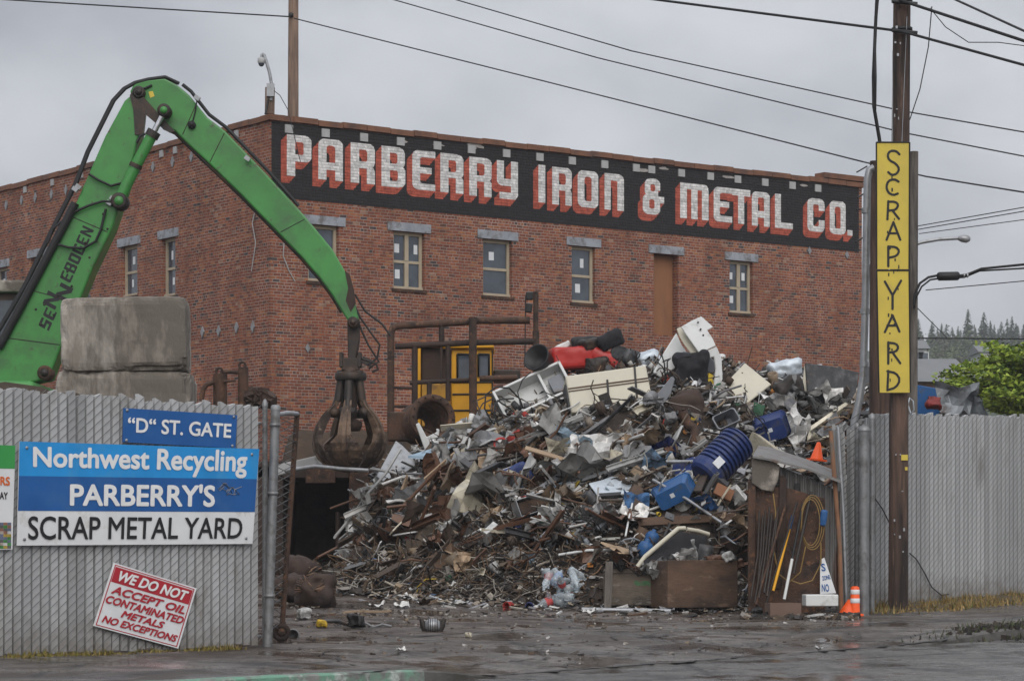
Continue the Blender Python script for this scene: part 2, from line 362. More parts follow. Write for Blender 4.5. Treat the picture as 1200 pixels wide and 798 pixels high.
# ------------------------------------------------------------------ ground
def ground_mat(name, base, base2, wet, mud=None):
    m = bpy.data.materials.new(name); m.use_nodes = True
    nt = m.node_tree; L = nt.links; b = nt.nodes['Principled BSDF']
    tc = N(nt, 'ShaderNodeTexCoord')
    def nz(sc, det=8, ro=.6, dist=0.):
        n = N(nt, 'ShaderNodeTexNoise'); n.inputs['Scale'].default_value = sc; n.inputs['Detail'].default_value = det; n.inputs['Roughness'].default_value = ro; n.inputs['Distortion'].default_value = dist
        L.new(tc.outputs['Object'], n.inputs['Vector']); return n.outputs['Fac']
    def ramp(v, a, b_):
        r = N(nt, 'ShaderNodeMapRange'); r.inputs['From Min'].default_value = a; r.inputs['From Max'].default_value = b_; L.new(v, r.inputs['Value']); return r.outputs['Result']
    def mix(f, c1, c2):
        x = N(nt, 'ShaderNodeMixRGB'); L.new(f, x.inputs['Fac'])
        for i, c in (('Color1', c1), ('Color2', c2)):
            if isinstance(c, tuple): x.inputs[i].default_value = c4(c)
            else: L.new(c, x.inputs[i])
        return x.outputs['Color']
    big = nz(.55, 6, .55, .6); mid = nz(3.2, 8, .65); fine = nz(70, 4, .7)
    c = mix(ramp(big, .42, .56), base, base2)
    c = mix(ramp(fine, .35, .75), c, tuple(x * 1.9 for x in base2))
    c = mix(ramp(nz(1.5, 9, .62, .8), .50, .57), c, tuple(x * .38 for x in base)); c = mix(ramp(mid, .50, .66), c, tuple(x * .5 for x in base)); c = mix(ramp(nz(11, 6, .7), .48, .72), c, tuple(x * 1.8 for x in base2)); c = mix(ramp(nz(34, 5, .75), .52, .70), c, tuple(x * .45 for x in base))
    if mud: c = mix(ramp(nz(.8, 9, .68), .42, .60), c, mud)
    vo = N(nt, 'ShaderNodeTexVoronoi', feature='DISTANCE_TO_EDGE'); vo.inputs['Scale'].default_value = .42
    ad = N(nt, 'ShaderNodeMixRGB'); ad.inputs['Fac'].default_value = .22; n_ = N(nt, 'ShaderNodeTexNoise'); n_.inputs['Scale'].default_value = 1.6; n_.inputs['Detail'].default_value = 6
    L.new(tc.outputs['Object'], n_.inputs['Vector']); L.new(tc.outputs['Object'], ad.inputs['Color1']); L.new(n_.outputs['Color'], ad.inputs['Color2']); L.new(ad.outputs['Color'], vo.inputs['Vector'])
    cr = N(nt, 'ShaderNodeMapRange'); cr.inputs['From Min'].default_value = .0; cr.inputs['From Max'].default_value = .03; cr.inputs['To Min'].default_value = 1; cr.inputs['To Max'].default_value = 0
    L.new(vo.outputs['Distance'], cr.inputs['Value'])
    cm = N(nt, 'ShaderNodeMath', operation='MULTIPLY'); L.new(cr.outputs['Result'], cm.inputs[0]); L.new(ramp(nz(.35, 3), .36, .5), cm.inputs[1])
    c = mix(cm.outputs[0], c, (.012, .011, .010))
    L.new(c, b.inputs['Base Color'])
    rr = N(nt, 'ShaderNodeMapRange'); rr.inputs['From Min'].default_value = .42; rr.inputs['From Max'].default_value = .58
    rr.inputs['To Min'].default_value = wet[0]; rr.inputs['To Max'].default_value = wet[1]
    L.new(nz(.9, 7, .6, .4), rr.inputs['Value']); L.new(rr.outputs['Result'], b.inputs['Roughness'])
    b.inputs['Specular IOR Level'].default_value = .5
    bp = N(nt, 'ShaderNodeBump'); bs = N(nt, 'ShaderNodeMapRange')     # standing water lies flat, bare asphalt is gritty
    bs.inputs['From Min'].default_value = wet[0]; bs.inputs['From Max'].default_value = wet[1]; bs.inputs['To Min'].default_value = .05; bs.inputs['To Max'].default_value = .95
    L.new(rr.outputs['Result'], bs.inputs['Value']); L.new(bs.outputs['Result'], bp.inputs['Strength']); bp.inputs['Distance'].default_value = .02
    hs = N(nt, 'ShaderNodeMath', operation='ADD'); L.new(fine, hs.inputs[0]); L.new(mid, hs.inputs[1]); L.new(hs.outputs[0], bp.inputs['Height']); L.new(bp.outputs['Normal'], b.inputs['Normal'])
    return m
M['asphalt'] = ground_mat('wet street asphalt', (.052, .049, .046), (.075, .070, .066), (.07, .48))
M['walk'] = ground_mat('worn pavement asphalt', (.074, .065, .059), (.100, .089, .080), (.13, .58), (.046, .033, .024))
M['yardm'] = ground_mat('muddy wet asphalt', (.072, .058, .050), (.096, .078, .067), (.11, .58), (.040, .025, .016))
M['earth'] = mat('far earth', (.06, .06, .045), .95, 0, .3, .05, .2)

def grid_sheet(name, m, s0, s1, n0, n1, ds, dn, bump=0., zoff=0., fn=None):
    b = MB(); S = int((s1 - s0) / ds) + 1; T = int((n1 - n0) / dn) + 1
    vs = []
    for i in range(S + 1):
        for j in range(T + 1):
            s = s0 + (s1 - s0) * i / S; n = n0 + (n1 - n0) * j / T
            x, y = xy(s, n); z = (fn or gz)(x, y) + zoff
            if bump: z += bump * noise.fractal(Vector((x * .7, y * .7, 3)), 1, 2, 4)
            vs.append((x, y, z))
    fs = [[i * (T + 1) + j, (i + 1) * (T + 1) + j, (i + 1) * (T + 1) + j + 1, i * (T + 1) + j + 1] for i in range(S) for j in range(T)]
    b.add(vs, fs, None, True)
    return tag(b.build(name, m), kind='structure')
def rd(f): return lambda x, y: f(x, y)
grid_sheet('street', M['asphalt'], -60, 90, -45, NK - .002, .8, .8, .006)
grid_sheet('sidewalk', M['walk'], -60, 90, NK + .16, NF + .15, .5, .35, .022)
grid_sheet('yard', M['yardm'], -60, 90, NF + .155, NF + 75, .7, .7, .03)
b = MB(); b.add([(-900, -70, -.9), (1050, -70, -.9), (1050, 910, -.9), (-900, 910, -.9)], [[0, 1, 2, 3]]); tag(b.build('ground', M['earth']), kind='structure')
# kerb: a real step, dropped to nothing at the driveway
M['kerb'] = mat('kerb with worn green paint', (.15, .15, .14), .75, 0, .4, 6, .6, color2=(.12, .25, .18), f2=(.44, .58), scale2=3.5, color3=(.34, .38, .35), f3=(.55, .66), scale3=5)
M['kerb_grey'] = mat('old grey kerb', (.085, .08, .075), .75, 0, .3, 5, .5, color2=(.04, .036, .03), f2=(.45, .6))
def kerb(s0, s1, m):
    b = MB(); k = int((s1 - s0) / .4); prof = []
    for i in range(k + 1):
        s = s0 + (s1 - s0) * i / k
        x0, y0 = xy(s, NK); x1, y1 = xy(s, NK + .16)
        zb = gz(*xy(s, NK - .02)) - .06; zt = gz(x1, y1) + .012 + .008 * noise.noise(Vector((s, 0, 0)))
        prof.append([(x0, y0, zb), (x0 + .02 * NX, y0 + .02 * NY, zt - .02), (x0 + .05 * NX, y0 + .05 * NY, zt), (x1 + .03 * NX, y1 + .03 * NY, zt)])
    vs = [p for r in prof for p in r]
    b.add(vs, [[i * 4 + j, (i + 1) * 4 + j, (i + 1) * 4 + j + 1, i * 4 + j + 1] for i in range(k) for j in range(3)])
    return tag(b.build('kerb', m), kind='structure')
kerb(-20, 18.5, M['kerb']); kerb(18.5, 28.5, M['kerb_grey']); kerb(28.5, 60, M['kerb_grey'])

# broken asphalt seam along the gutter and a few open cracks over the driveway
M['seam'] = mat('dark wet broken seam', (.013, .012, .011), .35, 0, .5, 6, .9, bscale=30)
def crack(s0, n0, s1, n1, w, wob, seed, name='asphalt_crack'):
    b = MB(); k = int(math.hypot(s1 - s0, n1 - n0) / .10); L_, R_ = [], []
    for i in range(k + 1):
        f = i / k; s = s0 + (s1 - s0) * f; n = n0 + (n1 - n0) * f
        o = wob * noise.fractal(Vector((i * .16, seed, 0)), 1, 2, 4); ww = w * (.25 + abs(noise.noise(Vector((i * .31, seed, 5)))) * 1.6) * min(1, 8 * min(f, 1 - f) + .05)
        l = math.hypot(s1 - s0, n1 - n0); ds, dn = (s1 - s0) / l, (n1 - n0) / l
        for sg, lst in ((-1, L_), (1, R_)):
            x, y = xy(s - dn * (o + sg * ww), n + ds * (o + sg * ww)); lst.append((x, y, max(gz(x, y), gz(*xy(s, n))) + .022))
    m_ = len(L_); b.add(L_ + R_, [[i, i + 1, m_ + i + 1, m_ + i] for i in range(m_ - 1)]); return tag(b.build(name, M['seam']), kind='structure')
crack(16.8, NK + .1, 28.5, NK + .12, .07, .2, 1); crack(17, NK + 1.5, 29, NK + 1.2, .03, .35, 2); crack(18.5, NK + .3, 20.5, NK + 4.2, .03, .3, 3); crack(21, NK + .2, 23.5, NK + 3.4, .025, .3, 4); crack(19, NK + 2.9, 30, NK + 2.6, .035, .4, 5); crack(24.5, NK + .5, 26, NK + 4.4, .03, .3, 6); crack(17.5, NK + 4.3, 27, NK + 6.5, .025, .5, 7)

# ------------------------------------------------------------------ brick building
C0 = Vector((P(317, 0, 56).x, 56.0)); UF = Vector((.81, .5864)); UL = Vector((-.5864, .81))
def bf(px, py):
    k = (px - 600) / F; a = (56 * k - C0.x) / (UF.x - UF.y * k); d = 56 + UF.y * a
    return a, CAMZ + (HOR - py) / F * d
def bl(px, py):
    k = (px - 600) / F; a = (56 * k - C0.x) / (UL.x - UL.y * k); d = 56 + UL.y * a
    return a, CAMZ + (HOR - py) / F * d
NFc = Vector((UF.y, -UF.x)); NLf = Vector((-UL.y, UL.x))   # outward normals
def Wf(a, z, off=0.): p = C0 + UF * a + NFc * off; return Vector((p.x, p.y, z))
def Wl(a, z, off=0.): p = C0 + UL * a + NLf * off; return Vector((p.x, p.y, z))
ZB, ZT = .3, bf(317, 141)[1]
AF = bf(1010, 250)[0]; AL = 26.0
bld = thing('brick_building', 'two storey red brick building with painted sign across its top', 'building', (C0.x, C0.y, ZB))
fw = []   # (a0,a1,z0,z1,kind)
def win(fn, x0, x1, y0, y1, xm=None):
    a0, _ = fn(x0, y0); a1, _ = fn(x1, y0); am = (a0 + a1) / 2
    xm = (x0 + x1) / 2
    z1 = fn(xm, y0)[1]; z0 = fn(xm, y1)[1]
    return [min(a0, a1), max(a0, a1), z0, z1]
front_open = [win(bf, 361, 397, 264, 330), win(bf, 461, 497.5, 272, 339), win(bf, 566, 600, 281, 347), win(bf, 670, 697.5, 289, 355), win(bf, 766, 795, 298, 393), win(bf, 855, 882, 306, 367)]
left_open = [win(bl, 142, 161, 288, 347), win(bl, 189.5, 205.5, 279, 347), win(bl, 36, 52, 301, 360), win(bl, -6, 8, 314, 372), win(bl, 92, 105, 296, 354)]
def wall_mesh(W, length, opens, depth=.28):
    b = MB(); uv = []
    xs = sorted({0., length} | {o[0] for o in opens} | {o[1] for o in opens}); zz = sorted({ZB, ZT} | {o[2] for o in opens} | {o[3] for o in opens})
    for i in range(len(xs) - 1):
        for j in range(len(zz) - 1):
            cx, cz = (xs[i] + xs[i + 1]) / 2, (zz[j] + zz[j + 1]) / 2
            if any(o[0] < cx < o[1] and o[2] < cz < o[3] for o in opens): continue
            q = [(xs[i], zz[j]), (xs[i + 1], zz[j]), (xs[i + 1], zz[j + 1]), (xs[i], zz[j + 1])]
            b.poly([W(a, z) for a, z in q]); uv.append(q)
    for o in opens:
        for (p, q) in (((o[0], o[2]), (o[0], o[3])), ((o[1], o[2]), (o[1], o[3])), ((o[0], o[2]), (o[1], o[2])), ((o[0], o[3]), (o[1], o[3]))):
            b.poly([W(*p), W(*q), W(*q, -depth), W(*p, -depth)])
            if p[0] == q[0]: uv.append([(p[0], p[1]), (q[0], q[1]), (q[0] + depth, q[1]), (p[0] + depth, p[1])])
            else: uv.append([(p[0], p[1]), (q[0], q[1]), (q[0], q[1] + depth), (p[0], p[1] + depth)])
    return b, uv
for W, ln, op in ((Wf, AF, front_open), (Wl, AL, left_open)):
    b, uv = wall_mesh(W, ln, op); b.build('wall', M['brick'], bld, uv=uv)
b = MB()
far = C0 + UF * AF + UL * AL; pr = C0 + UF * AF; pl = C0 + UL * AL; uv = []
for p, q in ((pr, far), (far, pl)):
    b.poly([(p.x, p.y, ZB), (q.x, q.y, ZB), (q.x, q.y, ZT), (p.x, p.y, ZT)]); l_ = (p - q).length
    uv.append([(0, ZB), (l_, ZB), (l_, ZT), (0, ZT)])
b.build('wall', M['brick'], bld, uv=uv)
b = MB(); b.poly([(p.x, p.y, ZT - .35) for p in (C0 + UF * .02 + UL * .02, pr - UF * .02 + UL * .02, far - UF * .02 - UL * .02, pl + UF * .02 - UL * .02)]); b.build('roof', M['darkmetal'], bld)
# parapet flashing
b = MB()
def cap(W, length, dd):
    k = 28
    for i in range(k):
        a0, a1 = -.06 + (length + .12) * i / k, -.06 + (length + .12) * (i + 1) / k - .012
        w = .012 * math.sin(i * 2.3)
        b.prism([W(a0, ZT + .0 + w, .05), W(a1, ZT + w, .05), W(a1, ZT + .125 + w, .04), W(a0, ZT + .125 + w, .04)], W(0, 0, -.33) - W(0, 0, .05))
cap(Wf, AF, 1); cap(Wl, AL, 1)
b.build('parapet_cap', M['roofcap'], bld)
# little raised corner of the parapet at the far end of the front
b = MB(); b.prism([Wf(AF - 1.35, ZT + .14, .06), Wf(AF + .1, ZT + .14, .06), Wf(AF + .1, ZT + .27, .06), Wf(AF - 1.35, ZT + .27, .06)], Wf(0, 0, -.3) - Wf(0, 0, .06)); b.build('parapet_cap', M['roofcap'], bld)
def scup(W, a, z, k=1.):
    b = MB(); b.prism([W(a - .10 * k, z - .11 * k, .004), W(a + .10 * k, z - .11 * k, .004), W(a + .10 * k, z + .07, .004), W(a - .10 * k, z + .07, .004)], W(0, 0, .03) - W(0, 0, 0)); return b.build('scupper', M['scupper'], bld)
for px in (338, 381, 426, 469, 512, 552, 593, 632, 670, 708, 745, 763, 798, 832, 864, 896, 928, 958): scup(Wf, bf(px, 200)[0], ZT - .13)
for px in (278, 242, 206, 190, 158, 126, 96, 62, 30): scup(Wl, bl(px, 200)[0], ZT - .10, .8)
# smeared mortar patches under the flashing
b = MB(); rg = random.Random(3)
for k in range(9):
    a = rg.uniform(.2, AF - .4); w = rg.uniform(.15, .55); h = rg.uniform(.02, .06); z = ZT - rg.uniform(.03, .20)
    pts = [Wf(a + w * (.5 + .5 * math.cos(t)) * rg.uniform(.8, 1), z + h * math.sin(t) * rg.uniform(.5, 1), .010 + .0004 * k) for t in [i * math.pi / 5 for i in range(10)]]
    b.poly(pts); b.build('mortar_patch', M['mortar'], bld); b = MB()
for k in range(0):
    a, z = .05, ZT - .35 - k * .16
    b.poly([Wf(a, z, .011), Wf(a + rg.uniform(.08, .16), z, .011), Wf(a + .12, z + .08, .011), Wf(a + .02, z + .09, .011)])
# diamond anchor plates
bs = MB()
def anchor(W, a, z, r=.13):
    b = MB(); b.prism([W(a - r * .62, z, .002), W(a, z - r, .002), W(a + r * .62, z, .002), W(a, z + r, .002)], W(0, 0, .03) - W(0, 0, 0)); return b.build('anchor_plate', M['galv'], bld)
for px, py in ((8, 241), (26, 235), (42, 232), (61, 228), (78, 223), (180, 196), (203, 190), (225, 184), (219, 390), (238, 389), (257, 388), (278, 384), (297, 383)): anchor(Wl, *bl(px, py))
for px, py in ((948, 294), (992, 299), (360, 408)): anchor(Wf, *bf(px, py), .10)
# windows
def make_win(W, o, cols=1, board=False, opens=True):
    a0, a1, z0, z1 = o; fd = -.10; w = .075
    if board:
        bb = MB(); bb.prism([W(a0 + .02, z0 + .02, -.2), W(a1 - .02, z0 + .02, -.2), W(a1 - .02, z1 - .02, -.2), W(a0 + .02, z1 - .02, -.2)], W(0, 0, -.24) - W(0, 0, -.2)); bb.build('door_board', M['osb'], bld)
    else:
        f = MB(); back = W(0, 0, fd - .08) - W(0, 0, fd)
        def bar(x0, x1, y0, y1, off=0.): f.prism([W(x0, y0, fd + off), W(x1, y0, fd + off), W(x1, y1, fd + off), W(x0, y1, fd + off)], back)
        bar(a0 + .004, a0 + w, z0 + .06, z1 - .003); bar(a1 - w, a1 - .004, z0 + .06, z1 - .003)
        bar(a0 + w, a1 - w, z1 - w, z1 - .003); bar(a0 + .004, a1 - .004, z0 + .002, z0 + .06, .04)
        zm = z0 + (z1 - z0) * .48; bar(a0 + w, a1 - w, zm - .03, zm + .03, -.01)
        if cols == 2: am = (a0 + a1) / 2; bar(am - .05, am + .05, z0 + .06, zm - .03, .004); bar(am - .05, am + .05, zm + .03, z1 - w, .004)
        fr = f.build('window', M['frame_tan'], bld)
        for (p, q) in ((z0 + .06, zm), (zm, z1 - w)):
            g = MB(); g.prism([W(a0 + w - .01, p, fd - .04), W(a1 - w + .01, p, fd - .04), W(a1 - w + .01, q, fd - .04), W(a0 + w - .01, q, fd - .04)], W(0, 0, fd - .05) - W(0, 0, fd - .04)); g.build('pane', M['glass'], fr)
        rg = random.Random(int(a0 * 100))
        xs = [(a0 + a1) / 2] if cols == 1 else [a0 + (a1 - a0) * .27, a0 + (a1 - a0) * .75]
        for x in xs:
            for zc in (zm + (z1 - zm) * .45, z0 + (zm - z0) * .55):
                if rg.random() < .8:
                    t = MB(); ww, hh = rg.uniform(.04, .075), rg.uniform(.08, .13); xx = x + rg.uniform(-.08, .08)
                    t.prism([W(xx - ww, zc - hh, fd - .036), W(xx + ww, zc - hh, fd - .036), W(xx + ww, zc + hh, fd - .036), W(xx - ww, zc + hh, fd - .036)], W(0, 0, fd - .039) - W(0, 0, fd - .036)); t.build('sticker', M['sticker'], fr)
        s = MB(); s.prism([W(a0 - .05, z0 - .07, .035), W(a1 + .05, z0 - .07, .035), W(a1 + .05, z0 - .004, .035), W(a0 - .05, z0 - .004, .035)], W(0, 0, -.002) - W(0, 0, .04)); s.build('sill', M['rust'], bld)
    l = MB(); l.prism([W(a0 - .16, z1 + .004, .03), W(a1 + .16, z1 + .004, .03), W(a1 + .16, z1 + .20, .03), W(a0 - .16, z1 + .20, .03)], W(0, 0, -.01) - W(0, 0, .03)); l.build('lintel', M['lintel'], bld)
for i, o in enumerate(front_open): make_win(Wf, o, 2 if i in (1, 5) else 1, i == 4)
for o in left_open: make_win(Wl, o)

# painted banner: letters drawn on a fine grid so that white, red and black never overlap
RES = .0125
def cpoly(x0, y0, x1, y1, c='', cx=.14, cy=.10):
    p = []
    def corner(key, px, py, sx, sy, a0):
        if key in c:
            for k in range(6):
                a = a0 - k * math.pi / 10; p.append((px + sx * cx + cx * math.cos(a), py + sy * cy + cy * math.sin(a)))
        else: p.append((px, py))
    corner('a', x0, y0, 1, 1, 1.5 * math.pi); corner('b', x0, y1, 1, -1, math.pi); corner('c', x1, y1, -1, -1, .5 * math.pi); corner('d', x1, y0, -1, 1, 2 * math.pi)
    return p
GL = {
 'P': [(1, 0, 0, .34, 1, ''), (1, 0, .36, 1, 1, 'cd'), (0, .34, .53, .68, .84, 'cd')],
 'A': [(1, 0, 0, 1, 1, 'bc'), (0, .33, .43, .67, .84, 'bc'), (0, .33, -.1, .67, .25, '')],
 'R': [(1, 0, 0, .34, 1, ''), (1, 0, .38, 1, 1, 'cd'), (1, .66, 0, 1, .46, 'c'), (0, .34, .54, .68, .84, 'cd')],
 'B': [(1, 0, .46, .97, 1, 'cd'), (1, 0, 0, 1, .54, 'cd'), (0, .34, .15, .68, .42, 'cd'), (0, .34, .58, .66, .85, 'cd')],
 'E': [(1, 0, 0, 1, 1, 'ab'), (0, .34, .17, 1.1, .42, 'a'), (0, .34, .58, 1.1, .83, 'b'), (0, .84, .41, 1.1, .59, '')],
 'Y': [(1, 0, .34, .34, 1, 'a'), (1, .1, .34, 1, .52, 'a'), (1, .66, 0, 1, 1, 'd'), (1, .12, 0, .9, .17, '')],
 'I': [(1, 0, 0, 1, 1, '')],
 'O': [(1, 0, 0, 1, 1, 'abcd'), (0, .33, .17, .67, .83, 'abcd')],
 'N': [(1, 0, 0, 1, 1, 'c'), (0, .33, -.1, .67, .82, 'c')],
 'M': [(1, 0, 0, 1, 1, 'c'), (0, .24, -.1, .39, .83, ''), (0, .62, -.1, .77, .83, '')],
 'T': [(1, 0, .82, 1, 1, ''), (1, .33, 0, .67, 1, '')],
 'L': [(1, 0, 0, .34, 1, ''), (1, 0, 0, 1, .17, 'a')],
 'S': [(1, 0, 0, 1, 1, 'bd'), (0, .36, .60, 1.1, .80, ''), (0, -.1, .20, .64, .40, '')],
 'G': [(1, 0, 0, 1, 1, 'abcd'), (0, .34, .18, .66, .82, ''), (0, .5, .50, 1.1, .78, ''), (1, .52, .36, 1, .52, '')],
 'C': [(1, 0, 0, 1, 1, 'abcd'), (0, .34, .17, .67, .83, 'abcd'), (0, .5, .36, 1.1, .64, '')],
 '&': [(1, .1, .48, .82, 1, 'abcd'), (1, 0, 0, .82, .56, 'abcd'), (1, .5, .34, 1, .52, ''), (0, .36, .64, .58, .85, 'abcd'), (0, .30, .16, .56, .42, 'abcd'), (0, .82, .0, 1.1, .30, ''), (0, .72, .53, .9, .68, '')],
 '.': [(1, 0, 0, 1, 1, '')],
}
bw_, bh_ = AF - .12, None
zb0, zb1 = bf(317, 231)[1], bf(317, 141.5)[1]
nx, nzr = int(bw_ / RES), int((zb1 - zb0) / RES)
XX, ZZ = np.meshgrid(.02 + (np.arange(nx) + .5) * RES, zb0 + (np.arange(nzr) + .5) * RES)
def inpoly(X, Y, p):
    r = np.zeros(X.shape, bool); n = len(p)
    for i in range(n):
        x0, y0 = p[i]; x1, y1 = p[(i + 1) % n]
        if y0 == y1: continue
        c = ((y0 > Y) != (y1 > Y)) & (X < (x1 - x0) * (Y - y0) / (y1 - y0) + x0); r ^= c
    return r
letters = [('P',336,365),('A',373,402),('R',411,439),('B',447,475),('E',483,510),('R',516,543),('R',550,576),('Y',582,607),('I',631,639),('R',647,670),('O',677,701),('N',708,731),('&',753,778),('M',797,830),('E',836,858),('T',857.5,879),('A',881,902),('L',908,929),('C',946,966),('O',972,991),('.',993,999)]
white = np.zeros(XX.shape, bool); shad = np.zeros(XX.shape, bool)
for ch, x0, x1 in letters:
    xm = (x0 + x1) / 2; yt = 159 + (xm - 350) / 630 * 77; yb = 207.5 + (xm - 350) / 630 * 67
    if ch == '.': yt = yb - 6.5
    a0, a1 = bf(x0, 200)[0], bf(x1, 200)[0]; z1, z0 = bf(xm, yt)[1], bf(xm, yb)[1]
    m_ = np.zeros(XX.shape, bool)
    U, V = (XX - a0) / (a1 - a0), (ZZ - z0) / (z1 - z0)
    for op in GL[ch]:
        ip = inpoly(U, V, cpoly(*op[1:6], cx=.26 if ch not in 'M' else .13, cy=.15)) if op[0] else inpoly(U, V, cpoly(*op[1:6], cx=.10, cy=.06))
        m_ = (m_ | ip) if op[0] else (m_ & ~ip)
    white |= m_
    k = 15
    for i in range(1, k + 1):
        dx, dz = int(round(-.155 / RES * i / k)), int(round(-.16 / RES * i / k))
        s_ = np.zeros_like(m_); s_[:dz, :dx] = m_[-dz:, -dx:]; shad |= s_
shad &= ~white
black = ~(white | shad)
def runs_mesh(mask, W, off, a0, z0, res):
    b = MB(); uv = []; act = {}
    H = mask.shape[0]
    def emit(k, y0, y1):
        q = [(a0 + k[0] * res, z0 + y0 * res), (a0 + k[1] * res, z0 + y0 * res), (a0 + k[1] * res, z0 + y1 * res), (a0 + k[0] * res, z0 + y1 * res)]
        b.poly([W(p[0], p[1], off) for p in q]); uv.append(q)
    for y in range(H + 1):
        cur = set()
        if y < H:
            r = np.concatenate(([0], mask[y].astype(np.int8), [0])); df = np.diff(r); st = np.where(df == 1)[0]; en = np.where(df == -1)[0]
            cur = set(zip(st.tolist(), en.tolist()))
        for k in list(act):
            if k not in cur: emit(k, act.pop(k), y)
        for k in cur: act.setdefault(k, y)
    return b, uv
b, uv = runs_mesh(black, Wf, .006, .02, zb0, RES); ban = b.build('painted_sign', M['paint_black'], bld, uv=uv)
b, uv = runs_mesh(white, Wf, .006, .02, zb0, RES); b.build('lettering', M['paint_white'], ban, uv=uv)
b, uv = runs_mesh(shad, Wf, .006, .02, zb0, RES); b.build('lettering_shadow', M['paint_red'], ban, uv=uv)
# loose white cables hanging on the wall
b = MB()
for pts in ([(300, 248), (297, 262), (301, 285), (298, 305), (296, 318)],): b.tube([Wl(*bl(x, y), .03) for x, y in pts], .012, 5)
for pts in ([(332, 285), (331, 300), (338, 318), (345, 330)],): b.tube([Wf(*bf(x, y), .03) for x, y in pts], .012, 5)
b.build('hanging_cable', M['scupper'], bld)

# ------------------------------------------------------------------ text on a quad
def text_mesh(body, offset=0., shear=0., space=1.):
    cu = bpy.data.curves.new('txt', 'FONT'); cu.body = body; cu.offset = offset; cu.shear = shear; cu.fill_mode = 'BOTH'; cu.space_character = space; cu.resolution_u = 4
    o = bpy.data.objects.new('txt', cu); col.objects.link(o)
    bpy.context.view_layer.update()
    dg = bpy.context.evaluated_depsgraph_get(); me = o.evaluated_get(dg).to_mesh()
    vs = [(v.co.x, v.co.y) for v in me.vertices]; fs = [list(p.vertices) for p in me.polygons]
    o.evaluated_get(dg).to_mesh_clear(); bpy.data.objects.remove(o); bpy.data.curves.remove(cu)
    return vs, fs
def text_quad(name, body, q, m, parent, offset=.015, shear=0., space=1., lift=None, box=None):
    """q: TL, TR, BR, BL in 3D; the text's own bounding box is stretched over it"""
    vs, fs = text_mesh(body, 0., shear, space)
    A = np.array(vs); mn, mx_ = A.min(0) - offset, A.max(0) + offset
    tl, tr, br, bl_ = [Vector(p) for p in q]
    nn = (tr - tl).cross(bl_ - tl).normalized()
    if nn.y > 0: nn = -nn
    b = MB()
    # heavier strokes: copies shifted by the stroke gain, each a hair in front of the last
    for k, (sx, sy) in enumerate(((0, 0), (-1, 0), (1, 0), (0, 1), (0, -1), (-.7, .7), (.7, .7), (.7, -.7), (-.7, -.7))):
        out = []
        for x, y in vs:
            u = (x + sx * offset - mn[0]) / (mx_[0] - mn[0]); v = (y + sy * offset - mn[1]) / (mx_[1] - mn[1])
            out.append((bl_ * (1 - u) + br * u) * (1 - v) + (tl * (1 - u) + tr * u) * v + nn * (.0004 * k))
        b.add(out, fs)
    return b.build(name, m, parent)
FN = Vector((-NX, -NY, 0))   # street side of the fence
def fq(q, off): return [FP(x, y, off) for x, y in q]
def panel(q, off, th, parent, name, m, org=None):
    b = MB(); b.prism(fq(q, off), -FN * th); return b.build(name, m, parent, org)
def sub(q, u0, u1, v0, v1):
    """inner quad of TL,TR,BR,BL with v downwards"""
    tl, tr, br, bl_ = [Vector((*p, 0)) for p in q]
    f = lambda u, v: tuple((((tl * (1 - u) + tr * u) * (1 - v)) + ((bl_ * (1 - u) + br * u) * v))[:2])
    return [f(u0, v0), f(u1, v0), f(u1, v1), f(u0, v1)]
def bolts(q, off, parent):
    for u, v in ((.03, .06), (.97, .06), (.97, .94), (.03, .94)):
        c = FP(*sub(q, u, u, v, v)[0], off); b = MB(); b.lathe(c, FN, [(.018, 0), (.018, .008), (.0, .010)], 8); b.build('bolt', M['galv'], parent)

# main sign
q = [(23, 517), (304, 526), (296, 637), (20, 639)]
t = thing('yard_sign', 'large rectangular blue and white scrap yard sign on the slatted fence', 'sign', FP(160, 640, .07))
panel(q, .07, .012, t, 'backing', M['sign_white'])
panel([(23, 517), (304, 526), (301.2, 561.2), (22.3, 557.5)], .073, .003, t, 'light_blue_band', M['sign_light'])
panel([(22.3, 557.5), (301.2, 561.2), (298.6, 599.8), (21.2, 598.3)], .073, .003, t, 'dark_blue_band', M['sign_dark'])
text_quad('lettering', 'Northwest Recycling', fq([(38.7, 523.2), (290.5, 527.2), (288.5, 560.5), (38.7, 554.5)], .077), M['letter_white'], t, .028)
text_quad('lettering', "PARBERRY'S", fq([(82, 566), (252.6, 567.5), (251.6, 594), (81.7, 592.7)], .077), M['letter_white'], t, .028)
text_quad('lettering', 'SCRAP METAL YARD', fq([(33, 604.5), (285, 606.5), (283, 631), (33, 632.3)], .077), M['ink'], t, .012)
b = MB(); b.tube([FP(258 + 5 * math.cos(k * 1.9) + k * .9, 570 + 5 * math.sin(k * 1.3) + (k > 9) * 5, .078) for k in range(24)], .004, 4); b.build('graffiti', M['galv'], t)
bolts(q, .074, t)
# gate sign
q = [(145, 478), (278, 486.5), (276, 525), (144, 518)]
t = thing('gate_sign', 'narrow blue street gate sign above the large blue and white sign', 'sign', FP(210, 525, .06))
panel(q, .06, .012, t, 'backing', M['sign_dark'])
text_quad('lettering', '\u201cD\u201c ST. GATE', fq([(150, 488.7), (271.5, 496.5), (270.5, 513.3), (149.5, 506.4)], .064), M['letter_white'], t, .022)
bolts(q, .061, t)
